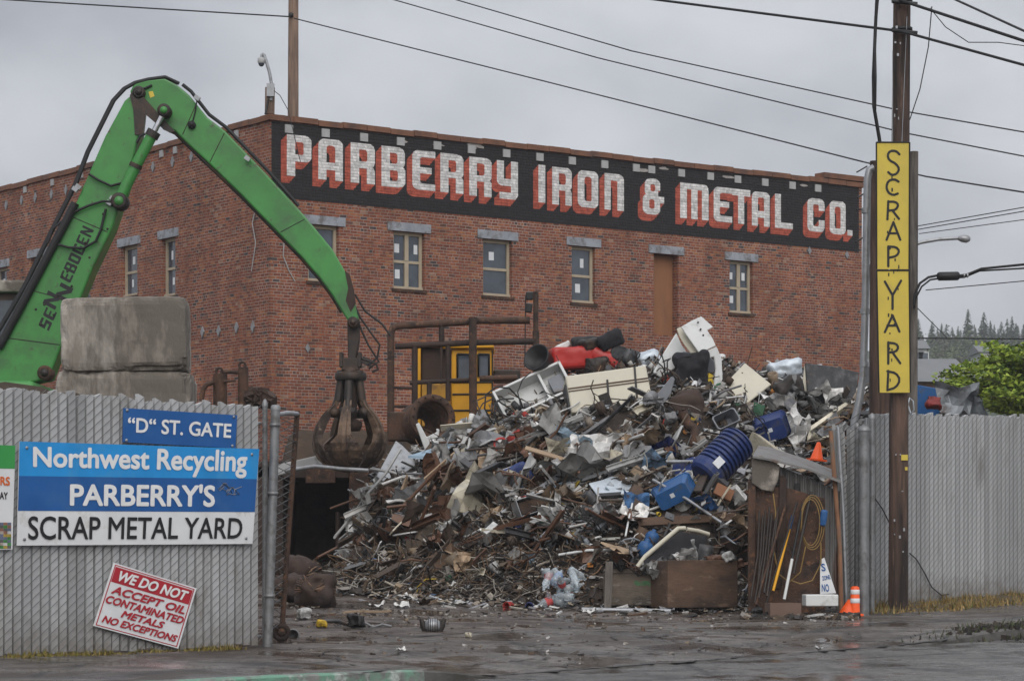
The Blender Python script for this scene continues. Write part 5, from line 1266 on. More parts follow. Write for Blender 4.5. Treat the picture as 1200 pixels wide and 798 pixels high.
for i in range(1900):     # fine brown stuff low on the left
    small(rg.uniform(395, 700), rg.uniform(-.03, .4), rg.uniform(.05, .16))
for i in range(700):      # strewn over the yard at the foot of the heap
    px = rg.uniform(345, 900); d = hcol(max(px, 400))[0] - abs(rg.gauss(0, .9)) + rg.uniform(0, .6)
    c = GP(px, d)
    s_ = rg.uniform(.03, .12); tint = rg.choice(PAL_LOW + PAL_TOP)
    R_ = rot(rg.gauss(0, 15), rg.uniform(0, 360), rg.gauss(0, 15))
    if rg.random() < .4: b.box(c + Vector((0, 0, .02)), (s_ * rg.uniform(1, 4), s_ * .35, .025), R_, tint)
    else:
        vs, fs = crumple(2, 2, .4, rg, .3); b.add([c + Vector((0, 0, .03)) + R_ @ Vector((v[0] * s_ * 1.6, v[1] * s_ * 1.3, v[2] * s_)) for v in vs], fs, tint)
for i in range(520):      # around the steel bay and under the grab
    px = rg.uniform(325, 440); d = rg.uniform(42.5, 47.5); c = GP(px, d); h = sm((d - 43.5) / 3) * .22 * sm((px - 330) / 40) ; c.z += h + rg.uniform(-.05, .08)
    R_ = rrot(); s_ = rg.uniform(.05, .2); tint = rg.choice(PAL_LOW)
    if rg.random() < .5: b.box(c, (s_ * rg.uniform(1, 4), s_ * .4, s_ * .25), R_, tint)
    else:
        vs, fs = crumple(3, 2, .4, rg, .3); b.add([c + R_ @ Vector((v[0] * s_ * 1.8, v[1] * s_ * 1.3, v[2] * s_)) for v in vs], fs, tint)
tag(b.build('small_scrap', M['tint']), kind='stuff')
# bank of brown scrap along the foot of the brick wall, behind the railing
b = MB(); nu, nv = 60, 10; vs = []
for i in range(nu + 1):
    for j in range(nv + 1):
        px = 300 + 330 * i / nu; d = 49.2 + 5.5 * j / nv; x = (px - 600) / F * d
        top = CAMZ + (HOR - 506) / F * 52; z = gz(x, d) + (top - gz(x, d)) * sm(j / 5.) * sm(i / 8.) + .25 * noise.fractal(Vector((x * 1.2, d, 4)), 1, 2, 4)
        vs.append((x, d, z))
b.add(vs, [[i * (nv + 1) + j, (i + 1) * (nv + 1) + j, (i + 1) * (nv + 1) + j + 1, i * (nv + 1) + j + 1] for i in range(nu) for j in range(nv)], None, True)
tag(b.build('scrap_bank', mat('brown trampled scrap', (.05, .032, .02), .95, 0, .5, 5, .9, bscale=18)), kind='stuff')

# ------------------------------------------------------------------ larger pieces one can point at
HERO = []     # (px, py, phrase)
def hero(o, px, py, phrase): HERO.append((px, py, phrase)); return o
M['cream'] = mat('cream enamel', (.50, .47, .38), .5, 0, .1, 2, .05, color2=(.25, .2, .14), f2=(.62, .78), scale2=3)
M['white'] = mat('dirty white enamel', (.55, .56, .55), .5, 0, .12, 2, .05, color2=(.22, .2, .17), f2=(.56, .75), scale2=2.6)
M['greyplastic'] = mat('grey plastic', (.17, .18, .20), .55, 0, .2, 4, .05, color2=(.08, .07, .06), f2=(.55, .75))
M['navy'] = mat('navy plastic', (.012, .030, .125), .5, 0, .3, 4, .1, color2=(.05, .05, .06), f2=(.52, .68), scale2=4)
M['blue'] = mat('blue plastic', (.016, .080, .22), .5, 0, .3, 4, .1, color2=(.06, .07, .08), f2=(.53, .68), scale2=4)
M['red'] = mat('red plastic', (.36, .018, .014), .38, 0, .15, 3, .03, color2=(.14, .02, .015), f2=(.58, .75))
M['orange'] = mat('orange plastic', (.70, .085, .012), .45, 0, .12, 3, .03)
M['cloth'] = mat('black cloth', (.014, .014, .017), .85, 0, .4, 5, .5)
M['foil'] = mat('pale crumpled foil', (.48, .53, .58), .4, .3, .25, 4, .6, bscale=9)
M['darksheet'] = mat('charred sheet', (.035, .036, .038), .55, .1, .6, 3, .6, color2=(.14, .085, .05), f2=(.60, .68), scale2=2.5, color3=(.10, .10, .105), f3=(.5, .66), scale3=4)
M['ply'] = mat('brown plywood', (.105, .064, .042), .85, 0, .45, 5, .4, color2=(.045, .03, .023), f2=(.44, .60), scale2=2.6, color3=(.17, .115, .08), f3=(.58, .70), scale3=7, stretch=(.45, .45, 1))
M['clear'] = mat('clear plastic', (.75, .82, .86), .12, 0, .1, 5, .1, trans=.75)
def plate(name, pts, d, th, m, parent=None, tilt=(0, 0), org=None):
    """outline given as photo points at distance d; tilt leans the plate away (per px)"""
    cx = sum(p[0] for p in pts) / len(pts); cy = sum(p[1] for p in pts) / len(pts)
    q = [P(x, y, d + (x - cx) * tilt[0] + (cy - y) * tilt[1]) for x, y in pts]
    n_ = (q[1] - q[0]).cross(q[2] - q[0]).normalized()
    if n_.y < 0: n_ = -n_
    b = MB(); b.prism(q, n_ * th); o = b.build(name, m, parent, org); bevel(o, min(.012, th * .3), 1); return o
def open_box(parent, name, c, size, Rm, m, wall=.05, mi=None, taper=1.0):
    """box open towards its local -Y side, a wall at a time so that nothing overlaps"""
    x, y, z = size; b = MB()
    def pr(px, py, pz, sx, sy, sz): b.box(Vector(c) + Rm @ Vector((px, py, pz)), (sx, sy, sz), Rm)
    pr(0, y / 2 - wall / 2, 0, x, wall, z)
    pr(-x / 2 + wall / 2, -wall / 2, 0, wall, y - wall, z); pr(x / 2 - wall / 2, -wall / 2, 0, wall, y - wall, z)
    pr(0, -wall / 2, z / 2 - wall / 2, x - 2 * wall, y - wall, wall); pr(0, -wall / 2, -z / 2 + wall / 2, x - 2 * wall, y - wall, wall)
    return bevel(b.build(name, m, parent), .012)
# open refrigerator
c = hp(626, 462, .45); Rm = rot(-25, 3, -26)
t = hero(thing('refrigerator', 'open white refrigerator shell lying tilted near the heap top', 'refrigerator', c), 630, 465, 'the open white refrigerator')
open_box(t, 'shell', c, (1.36, .34, .66), Rm, M['white'])
b = MB(); b.box(c + Rm @ Vector((.22, .0, 0)), (.045, .26, .55), Rm); b.build('divider', M['white'], t)
b = MB(); b.box(c + Rm @ Vector((-.70, .02, 0)), (.02, .32, .6), Rm); b.build('base_grille', M['black'], t)
b = MB(); b.tube([c + Rm @ Vector(p) for p in ((-.35, -.3, -.30), (-.28, -.33, 0), (-.1, -.32, .2), (.1, -.3, .28))], .012, 5); b.build('hose', M['black'], t)
b = MB(); b.box(c + Rm @ Vector((.46, .03, -.02)), (.25, .2, .3), Rm); b.build('drawer', M['greyplastic'], t)
# cream freezer cabinet
c = hp(712, 462, .2); Rm = rot(-8, 6, -16)
t = hero(thing('freezer', 'long cream freezer cabinet lying on its side with dark straps', 'freezer', c), 712, 462, 'the long cream freezer cabinet')
b = MB(); b.box(c, (1.45, .55, .70), Rm); bevel(b.build('body', M['cream'], t), .03)
b = MB(); b.box(c + Rm @ Vector((0, -.28, .10)), (1.43, .012, .025), Rm); b.box(c + Rm @ Vector((0, -.28, .05)), (1.43, .012, .02), Rm); b.build('trim_strip', M['ply'], t)
for x, l in ((.48, .70), (-.02, .3)):
    b = MB(); b.box(c + Rm @ Vector((x, -.287, .35 - l / 2 if l > .5 else .02)), (.035, .02, l), Rm @ rot(6)); b.build('strap', M['black'], t)
b = MB(); b.box(c + Rm @ Vector((-.735, .0, -.03)), (.03, .4, .5), Rm); b.build('open_end_shade', M['darksheet'], t)  # dark sheet painting the shade inside the cabinet's open left end
# red ride-on mower hood
c = hp(686, 425, .0) + Vector((0, -.3, .06))
t = hero(thing('mower_hood', 'smashed red mower body on top of the heap behind the freezer cabinet', 'mower body', c), 688, 422, 'the smashed red mower body')
def child_rough(name, c, size, m, seed, bev, amp, Rm, parent):
    o = rough(name, c, size, m, seed, bev, amp, Rm); lw = Vector(o.location); o.parent = parent; o.location = lw - Vector(parent.location); return o
child_rough('hood', c + Vector((-.24, -.05, .0)), (.86, .5, .42), M['red'], 3, .10, .025, rot(-4, 10), t)
child_rough('fender', c + Vector((.42, -.05, -.02)), (.72, .5, .26), M['red'], 4, .10, .03, rot(20, -8), t)
child_rough('engine', c + Vector((.16, -.2, -.14)), (.42, .3, .24), M['darkmetal'], 5, .04, .09, rot(5), t)
child_rough('seat', c + Vector((.0, .1, .30)), (.5, .4, .14), M['black'], 6, .05, .04, rot(-6), t)
child_rough('deck', c + Vector((-.42, .2, .22)), (.3, .3, .12), M['white'], 7, .04, .03, rot(-28), t)
for k, (px, py, s_, lab, m_) in enumerate(((716, 401, .42, 'crumpled black housing perched above the red mower body', 'cloth'), (690, 405, .34, 'black and grey motor lump resting on the red mower body', 'darkmetal'), (733, 416, .5, 'dark green grey crushed tank right of the red mower body', 'darksheet'))):
    c2 = P(px, py, 47.4); o = rough('scrap_housing', c2, (s_, s_ * .8, s_ * .6), M[m_], 20 + k, .07, .09, rot(20 * k - 25, 30 * k)); tag(o, lab, 'housing')
# black tub
c = P(635, 424, 47.2); t_ = MB(); t_.lathe(c, Vector((-.5, -.75, .35)), [(0, -.1), (.2, -.1), (.245, .18), (.262, .19), (.262, .21), (.235, .21), (.18, -.05), (0, -.06)], 22)
tag(hero(t_.build('black_tub', M['greyplastic'] if False else M['black']), 633, 424, 'the black tub'), 'round black tub left of the red mower body', 'tub')
# white crumpled machine shell
dW = hp(820, 440).y - .15
t = hero(thing('washing_machine_shell', 'torn white metal appliance shell standing highest on the heap', 'appliance shell', P(820, 465, dW)), 818, 410, 'the torn white appliance shell')
plate('flap', [(798, 383), (810, 376), (822, 370.5), (828, 376), (836, 383), (829, 387), (835, 396), (839, 405), (820, 414)], dW - .1, .03, M['white'], t, (.004, .006))
plate('fold', [(793, 385), (798, 383), (820, 414), (812, 417), (802, 404), (796, 394)], dW - .05, .03, M['cream'], t, (.0, .004))
plate('frame', [(826, 412), (840, 406), (846, 420), (847, 444), (839, 462), (829, 466), (829, 459), (837, 452), (839, 432), (837, 418), (829, 420)], dW - .2, .05, M['white'], t, (.006, .002))
plate('liner', [(779, 412), (793, 390), (799, 404), (808, 416), (800, 424), (790, 432), (775, 442), (766, 436)], dW + .1, .04, M['white'], t, (.008, .006))
plate('back', [(800, 412), (828, 414), (838, 424), (836, 452), (826, 462), (806, 460)], dW + .18, .04, M['greyplastic'], t)
b = MB()
for (x, y) in ((818, 378), (821, 386), (811, 393), (818, 400), (824, 393), (829, 402)): b.box(P(x, y, dW - .13), (.03, .02, .035), rot(30))
b.build('bolt_holes', M['black'], t)
c = hp(811, 438, .35); o = rough('black_bag', c, (.66, .4, .78), M['cloth'], 8, .13, .15, rot(-8)); subsurf(o, 1); tag(hero(o, 811, 438, 'the bulging black bag'), 'bulging black cloth bag wedged below the torn white appliance shell', 'bag')
c = hp(803, 478, .25); o = rough('brown_cushion', c, (.62, .4, .5), M['rust_dark'], 9, .12, .09, rot(-15)); tag(hero(o, 803, 478, 'the brown cushion'), 'sagging dark brown cushion just below the black bag', 'cushion')
o = plate('grey_strip', [(749, 497), (755, 480), (787, 441), (791, 444), (786, 462), (765, 492), (754, 502)], hp(765, 475).y - .45, .05, M['greyplastic']); tag(o, 'long dark grey trim strip leaning against the black bag', 'trim')
# beige square board
o = plate('beige_board', [(848, 451), (873, 425), (904, 450), (871, 476)], hp(872, 455).y - .25, .04, M['cream'], None, (0, .012)); tag(hero(o, 875, 452, 'the square beige board'), 'clean square beige board standing on one corner', 'board')
# foil blanket, foil block
def blob(name, px, py, d, w, h, m, seed, roll, amp=.08, dep=.3, bev=.1):
    return rough(name, P(px, py, d), (w, dep, h), m, seed, bev, amp, rot(roll))
o = blob('foil_mattress', 921, 434, 47.6, .62, .34, M['foil'], 10, -14, .09); tag(hero(o, 921, 434, 'the pale foil bundle'), 'pale crumpled foil bundle behind the square beige board', 'foil bundle')
o = blob('foil_block', 761, 421, 47.4, .40, .28, M['foil'], 11, -22, .07); tag(hero(o, 761, 421, 'the small foil block'), 'small pale foil block left of the torn white appliance shell', 'foil bundle')
# dark sheet on the right
dK = 46.6
t = hero(thing('charred_panel', 'large charred black panel with a cream edge on the right of the heap', 'panel', P(970, 480, dK)), 972, 452, 'the charred black panel')
plate('face', [(944, 425), (975, 429), (1007, 436), (1003, 460), (998, 482), (978, 475), (947, 467)], dK, .05, M['darksheet'], t, (.004, .004)); plate('edge_strip', [(938, 466), (943, 428), (946.5, 467)], dK - .07, .03, M['cream'], t)
# motor clump
t = hero(thing('engine_block', 'tangle of engine parts leaning left of the charred black panel', 'engine', P(925, 478, 46.3)), 924, 460, 'the tangle of engine parts')
child_rough('block', P(926, 462, 46.4), (.42, .4, .5), M['darkmetal'], 12, .06, .1, rot(-20), t)
b = MB(); rg2 = random.Random(2)
for k in range(16):
    c2 = P(912 + rg2.uniform(0, 28), 446 + rg2.uniform(0, 32), 46.12 + rg2.uniform(0, .1)); b.lathe(c2, Vector((rg2.gauss(0, 1), -1, rg2.gauss(0, 1))), [(0, 0), (rg2.uniform(.03, .07), 0), (.04, rg2.uniform(.06, .2)), (0, .12)], 9, tuple([rg2.uniform(.03, .25)] * 3))
b.build('fittings', M['tint'], t)
# blue bin
def bin_(name, px, py, d, L_, W_, H_, Rm, m, lab, cat, phrase, labelmark=True):
    c = P(px, py, d); t = hero(thing(name, lab, cat, c), px, py, phrase)
    b = MB(); x0, z0 = L_ / 2, W_ / 2
    ring = []
    for (k, y, w) in ((.80, H_ / 2, 0), (1.0, -H_ / 2, 0), (1.07, -H_ / 2, 0), (1.07, -H_ / 2 - .05, 0), (.94, -H_ / 2 - .05, 0), (.74, H_ / 2 - .05, 0)):
        r_ = []
        for (sx, sz) in ((-1, -.75), (-.85, -1), (.85, -1), (1, -.75), (1, .75), (.85, 1), (-.85, 1), (-1, .75)): r_.append(c + Rm @ Vector((sx * x0 * k, y, sz * z0 * k)))
        ring.append(r_)
    vs = [p for r_ in ring for p in r_]; fs = []
    for i in range(len(ring) - 1):
        for j in range(8): fs.append([i * 8 + j, i * 8 + (j + 1) % 8, (i + 1) * 8 + (j + 1) % 8, (i + 1) * 8 + j])
    fs.append(list(range(8))); fs.append([len(vs) - 8 + j for j in range(8)])
    b.add(vs, fs); bevel(b.build('body', m, t), .012)
    if labelmark:
        e = MB(); e.box(c + Rm @ Vector((0, H_ / 2 + .004, .02)), (.07, .006, .07), Rm); e.build('sticker', M['sticker'], t)
    return t
bin_('storage_bin', 903, 503, hp(903, 503).y - .3, .62, .44, .42, rot(-18, 172, -10), M['navy'], 'navy blue plastic bin tipped on its side high on the right slope', 'bin', 'the navy plastic bin')
bin_('storage_bin', 789, 578, hp(789, 578).y - .3, .66, .34, .4, rot(-27, 168, -12), M['blue'], 'bright blue plastic bin below the ribbed blue barrel', 'bin', 'the bright blue plastic bin')
bin_('storage_bin', 850, 496, hp(850, 496).y - .2, .42, .26, .3, rot(-25, 10, -20), M['greyplastic'], 'small grey plastic tray left of the navy blue bin', 'tray', 'the small grey tray', False)
# ribbed barrel
c0, c1 = P(824, 559, hp(824, 559).y - .38), P(866, 517, hp(824, 559).y - .05); axb = (c1 - c0).normalized(); Lb = (c1 - c0).length
t = hero(thing('plastic_barrel', 'navy ribbed plastic barrel lying aslant with a white label', 'barrel', c0), 845, 535, 'the navy ribbed barrel')
pr_ = [(0, 0), (.24, 0), (.29, .04), (.31, .12)]
for k in range(9): h = .2 + k * .085; pr_ += [(.315, h), (.27, h + .012), (.27, h + .035), (.315, h + .047)]
pr_ = [p for p in pr_ if p[1] < Lb] + [(.30, Lb), (.26, Lb + .04), (0, Lb + .04)]
b = MB(); b.lathe(c0, axb, pr_, 24, smooth=False); b.build('body', M['navy'], t)
cm = c0 + axb * Lb * .26; sd = axb.cross(Vector((0, 1, 0))).normalized(); nrm = axb.cross(sd).normalized(); nrm = -nrm if nrm.y > 0 else nrm
b = MB(); b.prism([cm + nrm * .318 + axb * x + sd * y for x, y in ((-.09, -.07), (.09, -.07), (.09, .07), (-.09, .07))], nrm * .004); b.build('paper_label', M['sticker'], t)
# navy crate, pale blue sheet, other named finds
o = blob('ribbed_crate', 607, 558, hp(607, 558).y - .2, .46, .40, M['navy'], 14, -30, .05, .3, .08); tag(hero(o, 607, 558, 'the crushed navy crate'), 'crushed navy blue plastic crate on the left slope of the heap', 'crate')
o = plate('pale_sheet', [(690, 566), (706, 562), (716, 558), (746, 560), (752, 566), (742, 574), (718, 582), (700, 580)], hp(720, 570).y - .25, .02, M['foil'], None, (.003, .02)); tag(hero(o, 720, 570, 'the pale blue sheet'), 'bent pale blue metal sheet in the middle of the heap', 'sheet')
t = thing('traffic_cone', 'bright orange cone sticking out above the shed roof', 'traffic cone', P(957, 536, 41.6)); hero(t, 957, 525, 'the orange cone')
b = MB(); b.lathe(P(957, 538, 41.6), (.12, -.1, 1), [(.115, 0), (.10, .02), (.03, .27), (0, .28)], 16); b.build('cone', M['orange'], t)
b = MB(); b.box(P(957, 539, 41.6), (.25, .25, .03), rot(6, 20)); b.build('base', M['orange'], t)
t = thing('bicycle_wheel', 'thin wheel rim lying on the right slope behind the orange cone', 'wheel', P(948, 506, hp(948, 506).y - .3)); hero(t, 948, 506, 'the thin wheel rim')
cw = P(948, 506, hp(948, 506).y - .3); aw = Vector((.1, -.55, .8)).normalized()
b = MB(); b.lathe(cw, aw, [(.185, -.012), (.205, -.012), (.21, .012), (.19, .012)], 28, close=True); b.build('rim', M['black'], t)
b = MB(); xo = aw.orthogonal().normalized(); yo = aw.cross(xo)
for k in range(14): a_ = k * math.pi / 7; b.tube([cw, cw + (xo * math.cos(a_) + yo * math.sin(a_)) * .19], .004, 4)
b.build('spokes', M['galv'], t)
b = MB(); b.lathe(cw, aw, [(0, -.05), (.03, -.05), (.03, .05), (0, .05)], 10); b.build('hub', M['galv'], t)
cs = hp(587, 521, .3); t = thing('round_sign', 'small round white plate with a red ring on the left shoulder of the heap', 'plate', cs); hero(t, 587, 521, 'the red ringed plate')
b = MB(); b.lathe(cs, (.1, -1, .2), [(0, 0), (.10, 0), (.10, -.015), (0, -.015)], 22); b.build('plate', M['white'], t); b = MB(); b.lathe(cs, (.1, -1, .2), [(.10, -.02), (.135, -.02), (.135, .012), (.10, .012)], 24, close=True); b.build('ring', M['red'], t)
# metal frame box and others
c = hp(625, 592, .25); t = hero(thing('metal_casing', 'open grey metal casing jutting from the middle of the left slope', 'casing', c), 625, 592, 'the open grey casing'); open_box(t, 'shell', c, (.62, .4, .30), rot(-18, 14, -6), M['galv'], .02)
b = MB(); b.box(c + rot(-18, 14, -6) @ Vector((.0, .05, .0)), (.5, .25, .2), rot(-18, 14, -6)); b.build('insulation', M['ply'], t)
o = plate('bent_sheet', [(441, 558), (464, 516), (472, 522), (480, 530), (508, 545), (500, 552), (484, 548), (468, 560), (452, 566)], hp(470, 545).y - .3, .03, M['galv'], None, (.004, .012)); tag(hero(o, 470, 542, 'the bent pale sheet'), 'bent pale grey sheet at the left end of the heap beside the grab', 'sheet')
o = plate('bent_bracket', [(487, 497), (491, 495), (500, 512), (512, 506), (511, 502), (515, 503), (514, 512), (503, 522), (502, 530), (498, 528)], hp(500, 512).y - .3, .04, M['white']); tag(hero(o, 500, 512, 'the white bracket'), 'white folded bracket standing up below the rusty drum', 'bracket')
# slab with white edge
t = hero(thing('mattress', 'thick black slab with a white edge lying above the plywood crate', 'mattress', hp(795, 645)), 792, 642, 'the black slab with white edge')
dM = hp(795, 645).y - .35
plate('slab', [(750, 668), (755, 655), (797, 622), (830, 628), (824, 644), (800, 656), (770, 668)], dM, .16, M['cloth'], t, (.004, .012))
b = MB(); b.tube([P(x, y, dM - .04 + (x - 790) * .004) for x, y in ((747, 664), (756, 652), (775, 636), (795, 619), (803, 619))], .038, 8); b.tube([P(x, y, dM + .0 + (x - 790) * .004) for x, y in ((805, 620), (818, 622), (831, 626))], .034, 8); b.build('edge_band', M['cream'], t)
t = hero(thing('water_jug', 'pair of joined bright blue plastic jugs left of the black slab', 'jug', hp(762, 640)), 762, 637, 'the blue jugs')
for x, y, r in ((764, 630, .11), (756, 643, .13)):
    b = MB(); c = hp(x, y, .3); b.lathe(c, (.3, -.2, 1), [(0, -r), (r * .8, -r), (r, -r * .6), (r, r * .4), (r * .7, r * .8), (r * .3, r), (r * .3, r * 1.25), (0, r * 1.25)], 16); b.build('jug', M['blue'], t)
t = hero(thing('bottle_bag', 'clear bag full of crushed plastic bottles at the foot of the heap', 'bottle bag', GP(658, 39.3)), 658, 690, 'the bag of clear bottles')
rg2 = random.Random(12)
for k in range(16):
    px, py = rg2.uniform(640, 678), rg2.uniform(668, 708); c = P(px, py, 39.5 + rg2.uniform(-.15, .25)); a = Vector((rg2.gauss(0, 1), rg2.gauss(0, .6), rg2.gauss(0, .8))); r = rg2.uniform(.05, .075)
    b = MB(); b.lathe(c, a, [(0, -.14), (r, -.14), (r, -.02), (r * .85, .0), (r, .02), (r, .08), (r * .35, .15), (r * .35, .18), (0, .18)], 10); o = b.build('bottle', M['clear'], t)
    if k % 3 == 0:
        e = MB(); e.lathe(c, a, [(r * 1.02, -.05), (r * 1.03, .0), (r * 1.02, .05)], 10, rg2.choice([(.05, .2, .5), (.5, .08, .08), (.4, .5, .6)])); e.build('bottle_label', M['tint'], o)
# long pieces that read clearly
def long_piece(name, lab, cat, p0, p1, r, m, flat=None, lift=.35):
    A_, B_ = hp(*p0, lift), hp(*p1, lift); b = MB()
    if flat:
        dv = (B_ - A_); l = dv.length; x = dv.normalized(); y = Vector((0, 1, 0)).cross(x).normalized() if False else x.cross(Vector((0, -1, .4)).normalized()).normalized(); z = x.cross(y)
        Rm = Matrix((x, y, z)).transposed(); b.box((A_ + B_) / 2, (l, flat[0], flat[1]), Rm)
    else: b.tube([A_, A_.lerp(B_, .5) + Vector((0, -.02, .03)), B_], r, 9)
    o = b.build(name, M[m]);
    if flat: bevel(o, .006, 1)
    return tag(o, lab, cat)
long_piece('plastic_tube', 'long whitish tube sloping up over the crushed navy crate', 'tube', (545, 566), (622, 532), .035, 'white')
long_piece('plastic_tube', 'second whitish tube just below the one over the navy crate', 'tube', (543, 571), (600, 548), .03, 'white')
long_piece('timber', 'thick dark grey timber rising toward the red ringed plate', 'timber', (513, 537), (563, 506), 0, 'wood_grey', (.20, .08))
long_piece('timber', 'pale grey timber lying across the end of the dark timber', 'timber', (532, 518), (566, 500), 0, 'galv', (.22, .05))
long_piece('metal_bar', 'long straight grey bar below the pale blue sheet, sloping up to the right', 'bar', (580, 608), (660, 555), 0, 'galv', (.10, .06))
long_piece('metal_bar', 'grey bar running from the open casing up to the pale blue sheet', 'bar', (650, 572), (728, 548), 0, 'galv', (.07, .05), .4)
long_piece('metal_pipe', 'thin grey pipe lying level across the ribbed barrel', 'pipe', (780, 541), (862, 545), .03, 'galv', None, .75)
long_piece('metal_pipe', 'rusty grey pipe sloping down across the bright blue bin', 'pipe', (765, 562), (845, 612), .025, 'galv', None, .7)
long_piece('timber', 'long brown board lying level below the bright blue bin', 'board', (748, 612), (862, 606), 0, 'ply', (.14, .05), .5)
long_piece('metal_tube', 'thin white tube standing almost upright in the middle of the heap', 'tube', (733, 628), (741, 590), .016, 'white', None, .5)
long_piece('timber', 'orange brown wood block on the right slope left of the shed', 'board', (838, 572), (858, 582), 0, 'osb', (.2, .08), .5)
long_piece('metal_pipe', 'long white pole lying level at the foot of the heap', 'pole', (655, 650), (722, 644), .022, 'white', None, .3)
b = MB(); b.tube([P(800, 482, 44.3), P(806, 498, 44.3), P(815, 502, 44.2), P(812, 520, 44.1), P(813, 546, 44.1)], [.09, .09, .08, .07, .07], 10); tag(b.build('bent_duct', M['rust']), 'bent rusty duct standing below the brown cushion', 'duct')
for k, (x0, y0, x1, y1, x2, y2) in enumerate(((497, 560, 505, 585, 500, 610), (519, 600, 527, 628, 530, 650), (560, 575, 556, 600, 566, 630))):
    b = MB(); b.tube([hp(x0, y0, .3), hp(x1, y1, .35), hp(x2, y2, .3)], .015, 5); tag(b.build('bent_rod', M['galv']), ('thin bent grey rod hanging down the left slope', 'thin bent rod below the others on the left slope', 'thin bent rod right of the other two on the left slope')[k], 'rod')

# many more pieces, each an object of its own, copied from a few of each kind
rs = random.Random(33)
PRO = {}
def addp(kind, mb, m): o = mb.build(kind, m, org=Vector((0, 0, 0))); PRO.setdefault(kind, []).append(o); return o
for k in range(7):
    vs, fs = crumple(7, 6, .32, rs, rs.uniform(0, .7)); b = MB(); n0 = len(vs)
    b.add(vs + [(v[0], v[1], v[2] - .025) for v in vs], fs + [[i + n0 for i in f[::-1]] for f in fs]); addp('crumpled_sheet', b, M['obj_metal'])
for k in range(5):
    b = MB(); n = 6; top = []
    w = rs.uniform(.10, .17); th = rs.uniform(.025, .05); pts = []
    for i in range(n + 1):
        x = i / n - .5; z = .03 * math.sin(x * 3 + k); e = rs.uniform(-.03, .03) if i in (0, n) else 0
        pts.append([(x + e, -w / 2, z), (x - e, w / 2, z), (x - e, w / 2, z + th), (x + e, -w / 2, z + th)])
    vs = [p for r_ in pts for p in r_]; fs = [[0, 1, 2, 3], [n * 4 + 3, n * 4 + 2, n * 4 + 1, n * 4]]
    for i in range(n):
        for j in range(4): fs.append([i * 4 + j, (i + 1) * 4 + j, (i + 1) * 4 + (j + 1) % 4, i * 4 + (j + 1) % 4])
    b.add(vs, fs); addp('broken_board', b, M['obj_matte'])
for k in range(5):
    b = MB(); b.tube([(x, rs.gauss(0, .05), rs.gauss(0, .05)) for x in (-.5, -.25, 0, .25, .5)], rs.uniform(.018, .035), 9); addp('bent_pipe', b, M['obj_metal'])
for k in range(4):
    b = MB(); h = rs.uniform(.06, .1); th = .012; L_ = 1.0
    b.prism([(-.5, -h, 0), (-.5, h, 0), (-.5, h, h), (-.5, h - th, h), (-.5, h - th, th), (-.5, -h + th, th), (-.5, -h + th, h), (-.5, -h, h)], (L_, .03 * k, .05)); addp('steel_channel', b, M['obj_metal'])
for k in range(4):
    b = MB(); b.box((0, 0, 0), (1, .62 + .1 * k, .045)); vs = b.v
    b.v = [(v[0] + rs.gauss(0, .05), v[1] + rs.gauss(0, .05), v[2] + .12 * v[0] * v[1] * (k - 1)) for v in vs]; addp('flat_panel', bevel(addp('flat_panel', b, M['obj_matte']), .01, 1) and b, M['obj_matte'])
for k in range(5):
    b = MB(); ph = rs.uniform(0, 6); pts = []
    for i in range(34): a_ = i * .55 + ph; r_ = .3 + .14 * math.sin(i * .37 + k); pts.append((r_ * math.cos(a_) * 1.4, r_ * math.sin(a_), .10 * math.sin(i * .9 + k) + rs.gauss(0, .03)))
    b.tube(pts, .016, 5); addp('cable_tangle', b, M['obj_matte'])
for k in range(3):
    b = MB(); x, y, z, w = .5, .4, .32, .02
    for (cx, cy, cz, sx, sy, sz) in ((0, 0, 0, 2 * x, 2 * y, w), (-x + w / 2, 0, z / 2, w, 2 * y, z), (x - w / 2, 0, z / 2, w, 2 * y, z), (0, -y + w / 2, z / 2, 2 * x - 2 * w, w, z), (0, y - w / 2, z / 2, 2 * x - 2 * w, w, z)): b.box((cx, cy, cz), (sx, sy, sz))
    b.v = [(v[0] + .1 * math.sin(v[2] * 5 + k), v[1] + .08 * math.sin(v[0] * 4 + k), v[2] + .06 * math.sin(v[0] * 3 + v[1] * 5)) for v in b.v]; addp('broken_casing', b, M['obj_metal'])
for k in range(4):
    b = MB(); r = .3; b.lathe((0, 0, 0), (0, 0, 1), [(0, 0), (r, 0), (r * 1.05, .1), (r * .95, .22), (r * 1.08, .5), (r * 1.15, .8), (r, .8), (r * .9, .1), (0, .08)], 14)
    b.v = [(v[0] * (1 - .25 * k * v[2] / 3), v[1] * (1 + .1 * math.sin(v[2] * 5)), v[2]) for v in b.v]; addp('dented_can', b, M['obj_metal'])
for k in range(4):
    o = rough('motor_lump', (0, 0, 0), (.8, .6, .6), M['obj_metal'], 50 + k, .12, .13); o.location = (0, 0, 0)
    for v in o.data.vertices: v.co.z += -.3
    PRO.setdefault('motor_lump', []).append(o)
DESC = {'crumpled_sheet': ('crumpled', 'metal sheet', 'sheet'), 'broken_board': ('splintered', 'board', 'board'), 'bent_pipe': ('bent', 'pipe', 'pipe'), 'steel_channel': ('straight', 'steel channel', 'channel'), 'flat_panel': ('warped', 'flat panel', 'panel'), 'cable_tangle': ('tangled', 'cable', 'cable'), 'broken_casing': ('open', 'box casing', 'casing'), 'dented_can': ('dented', 'metal can', 'can'), 'motor_lump': ('lumpy', 'machine part', 'machine part')}
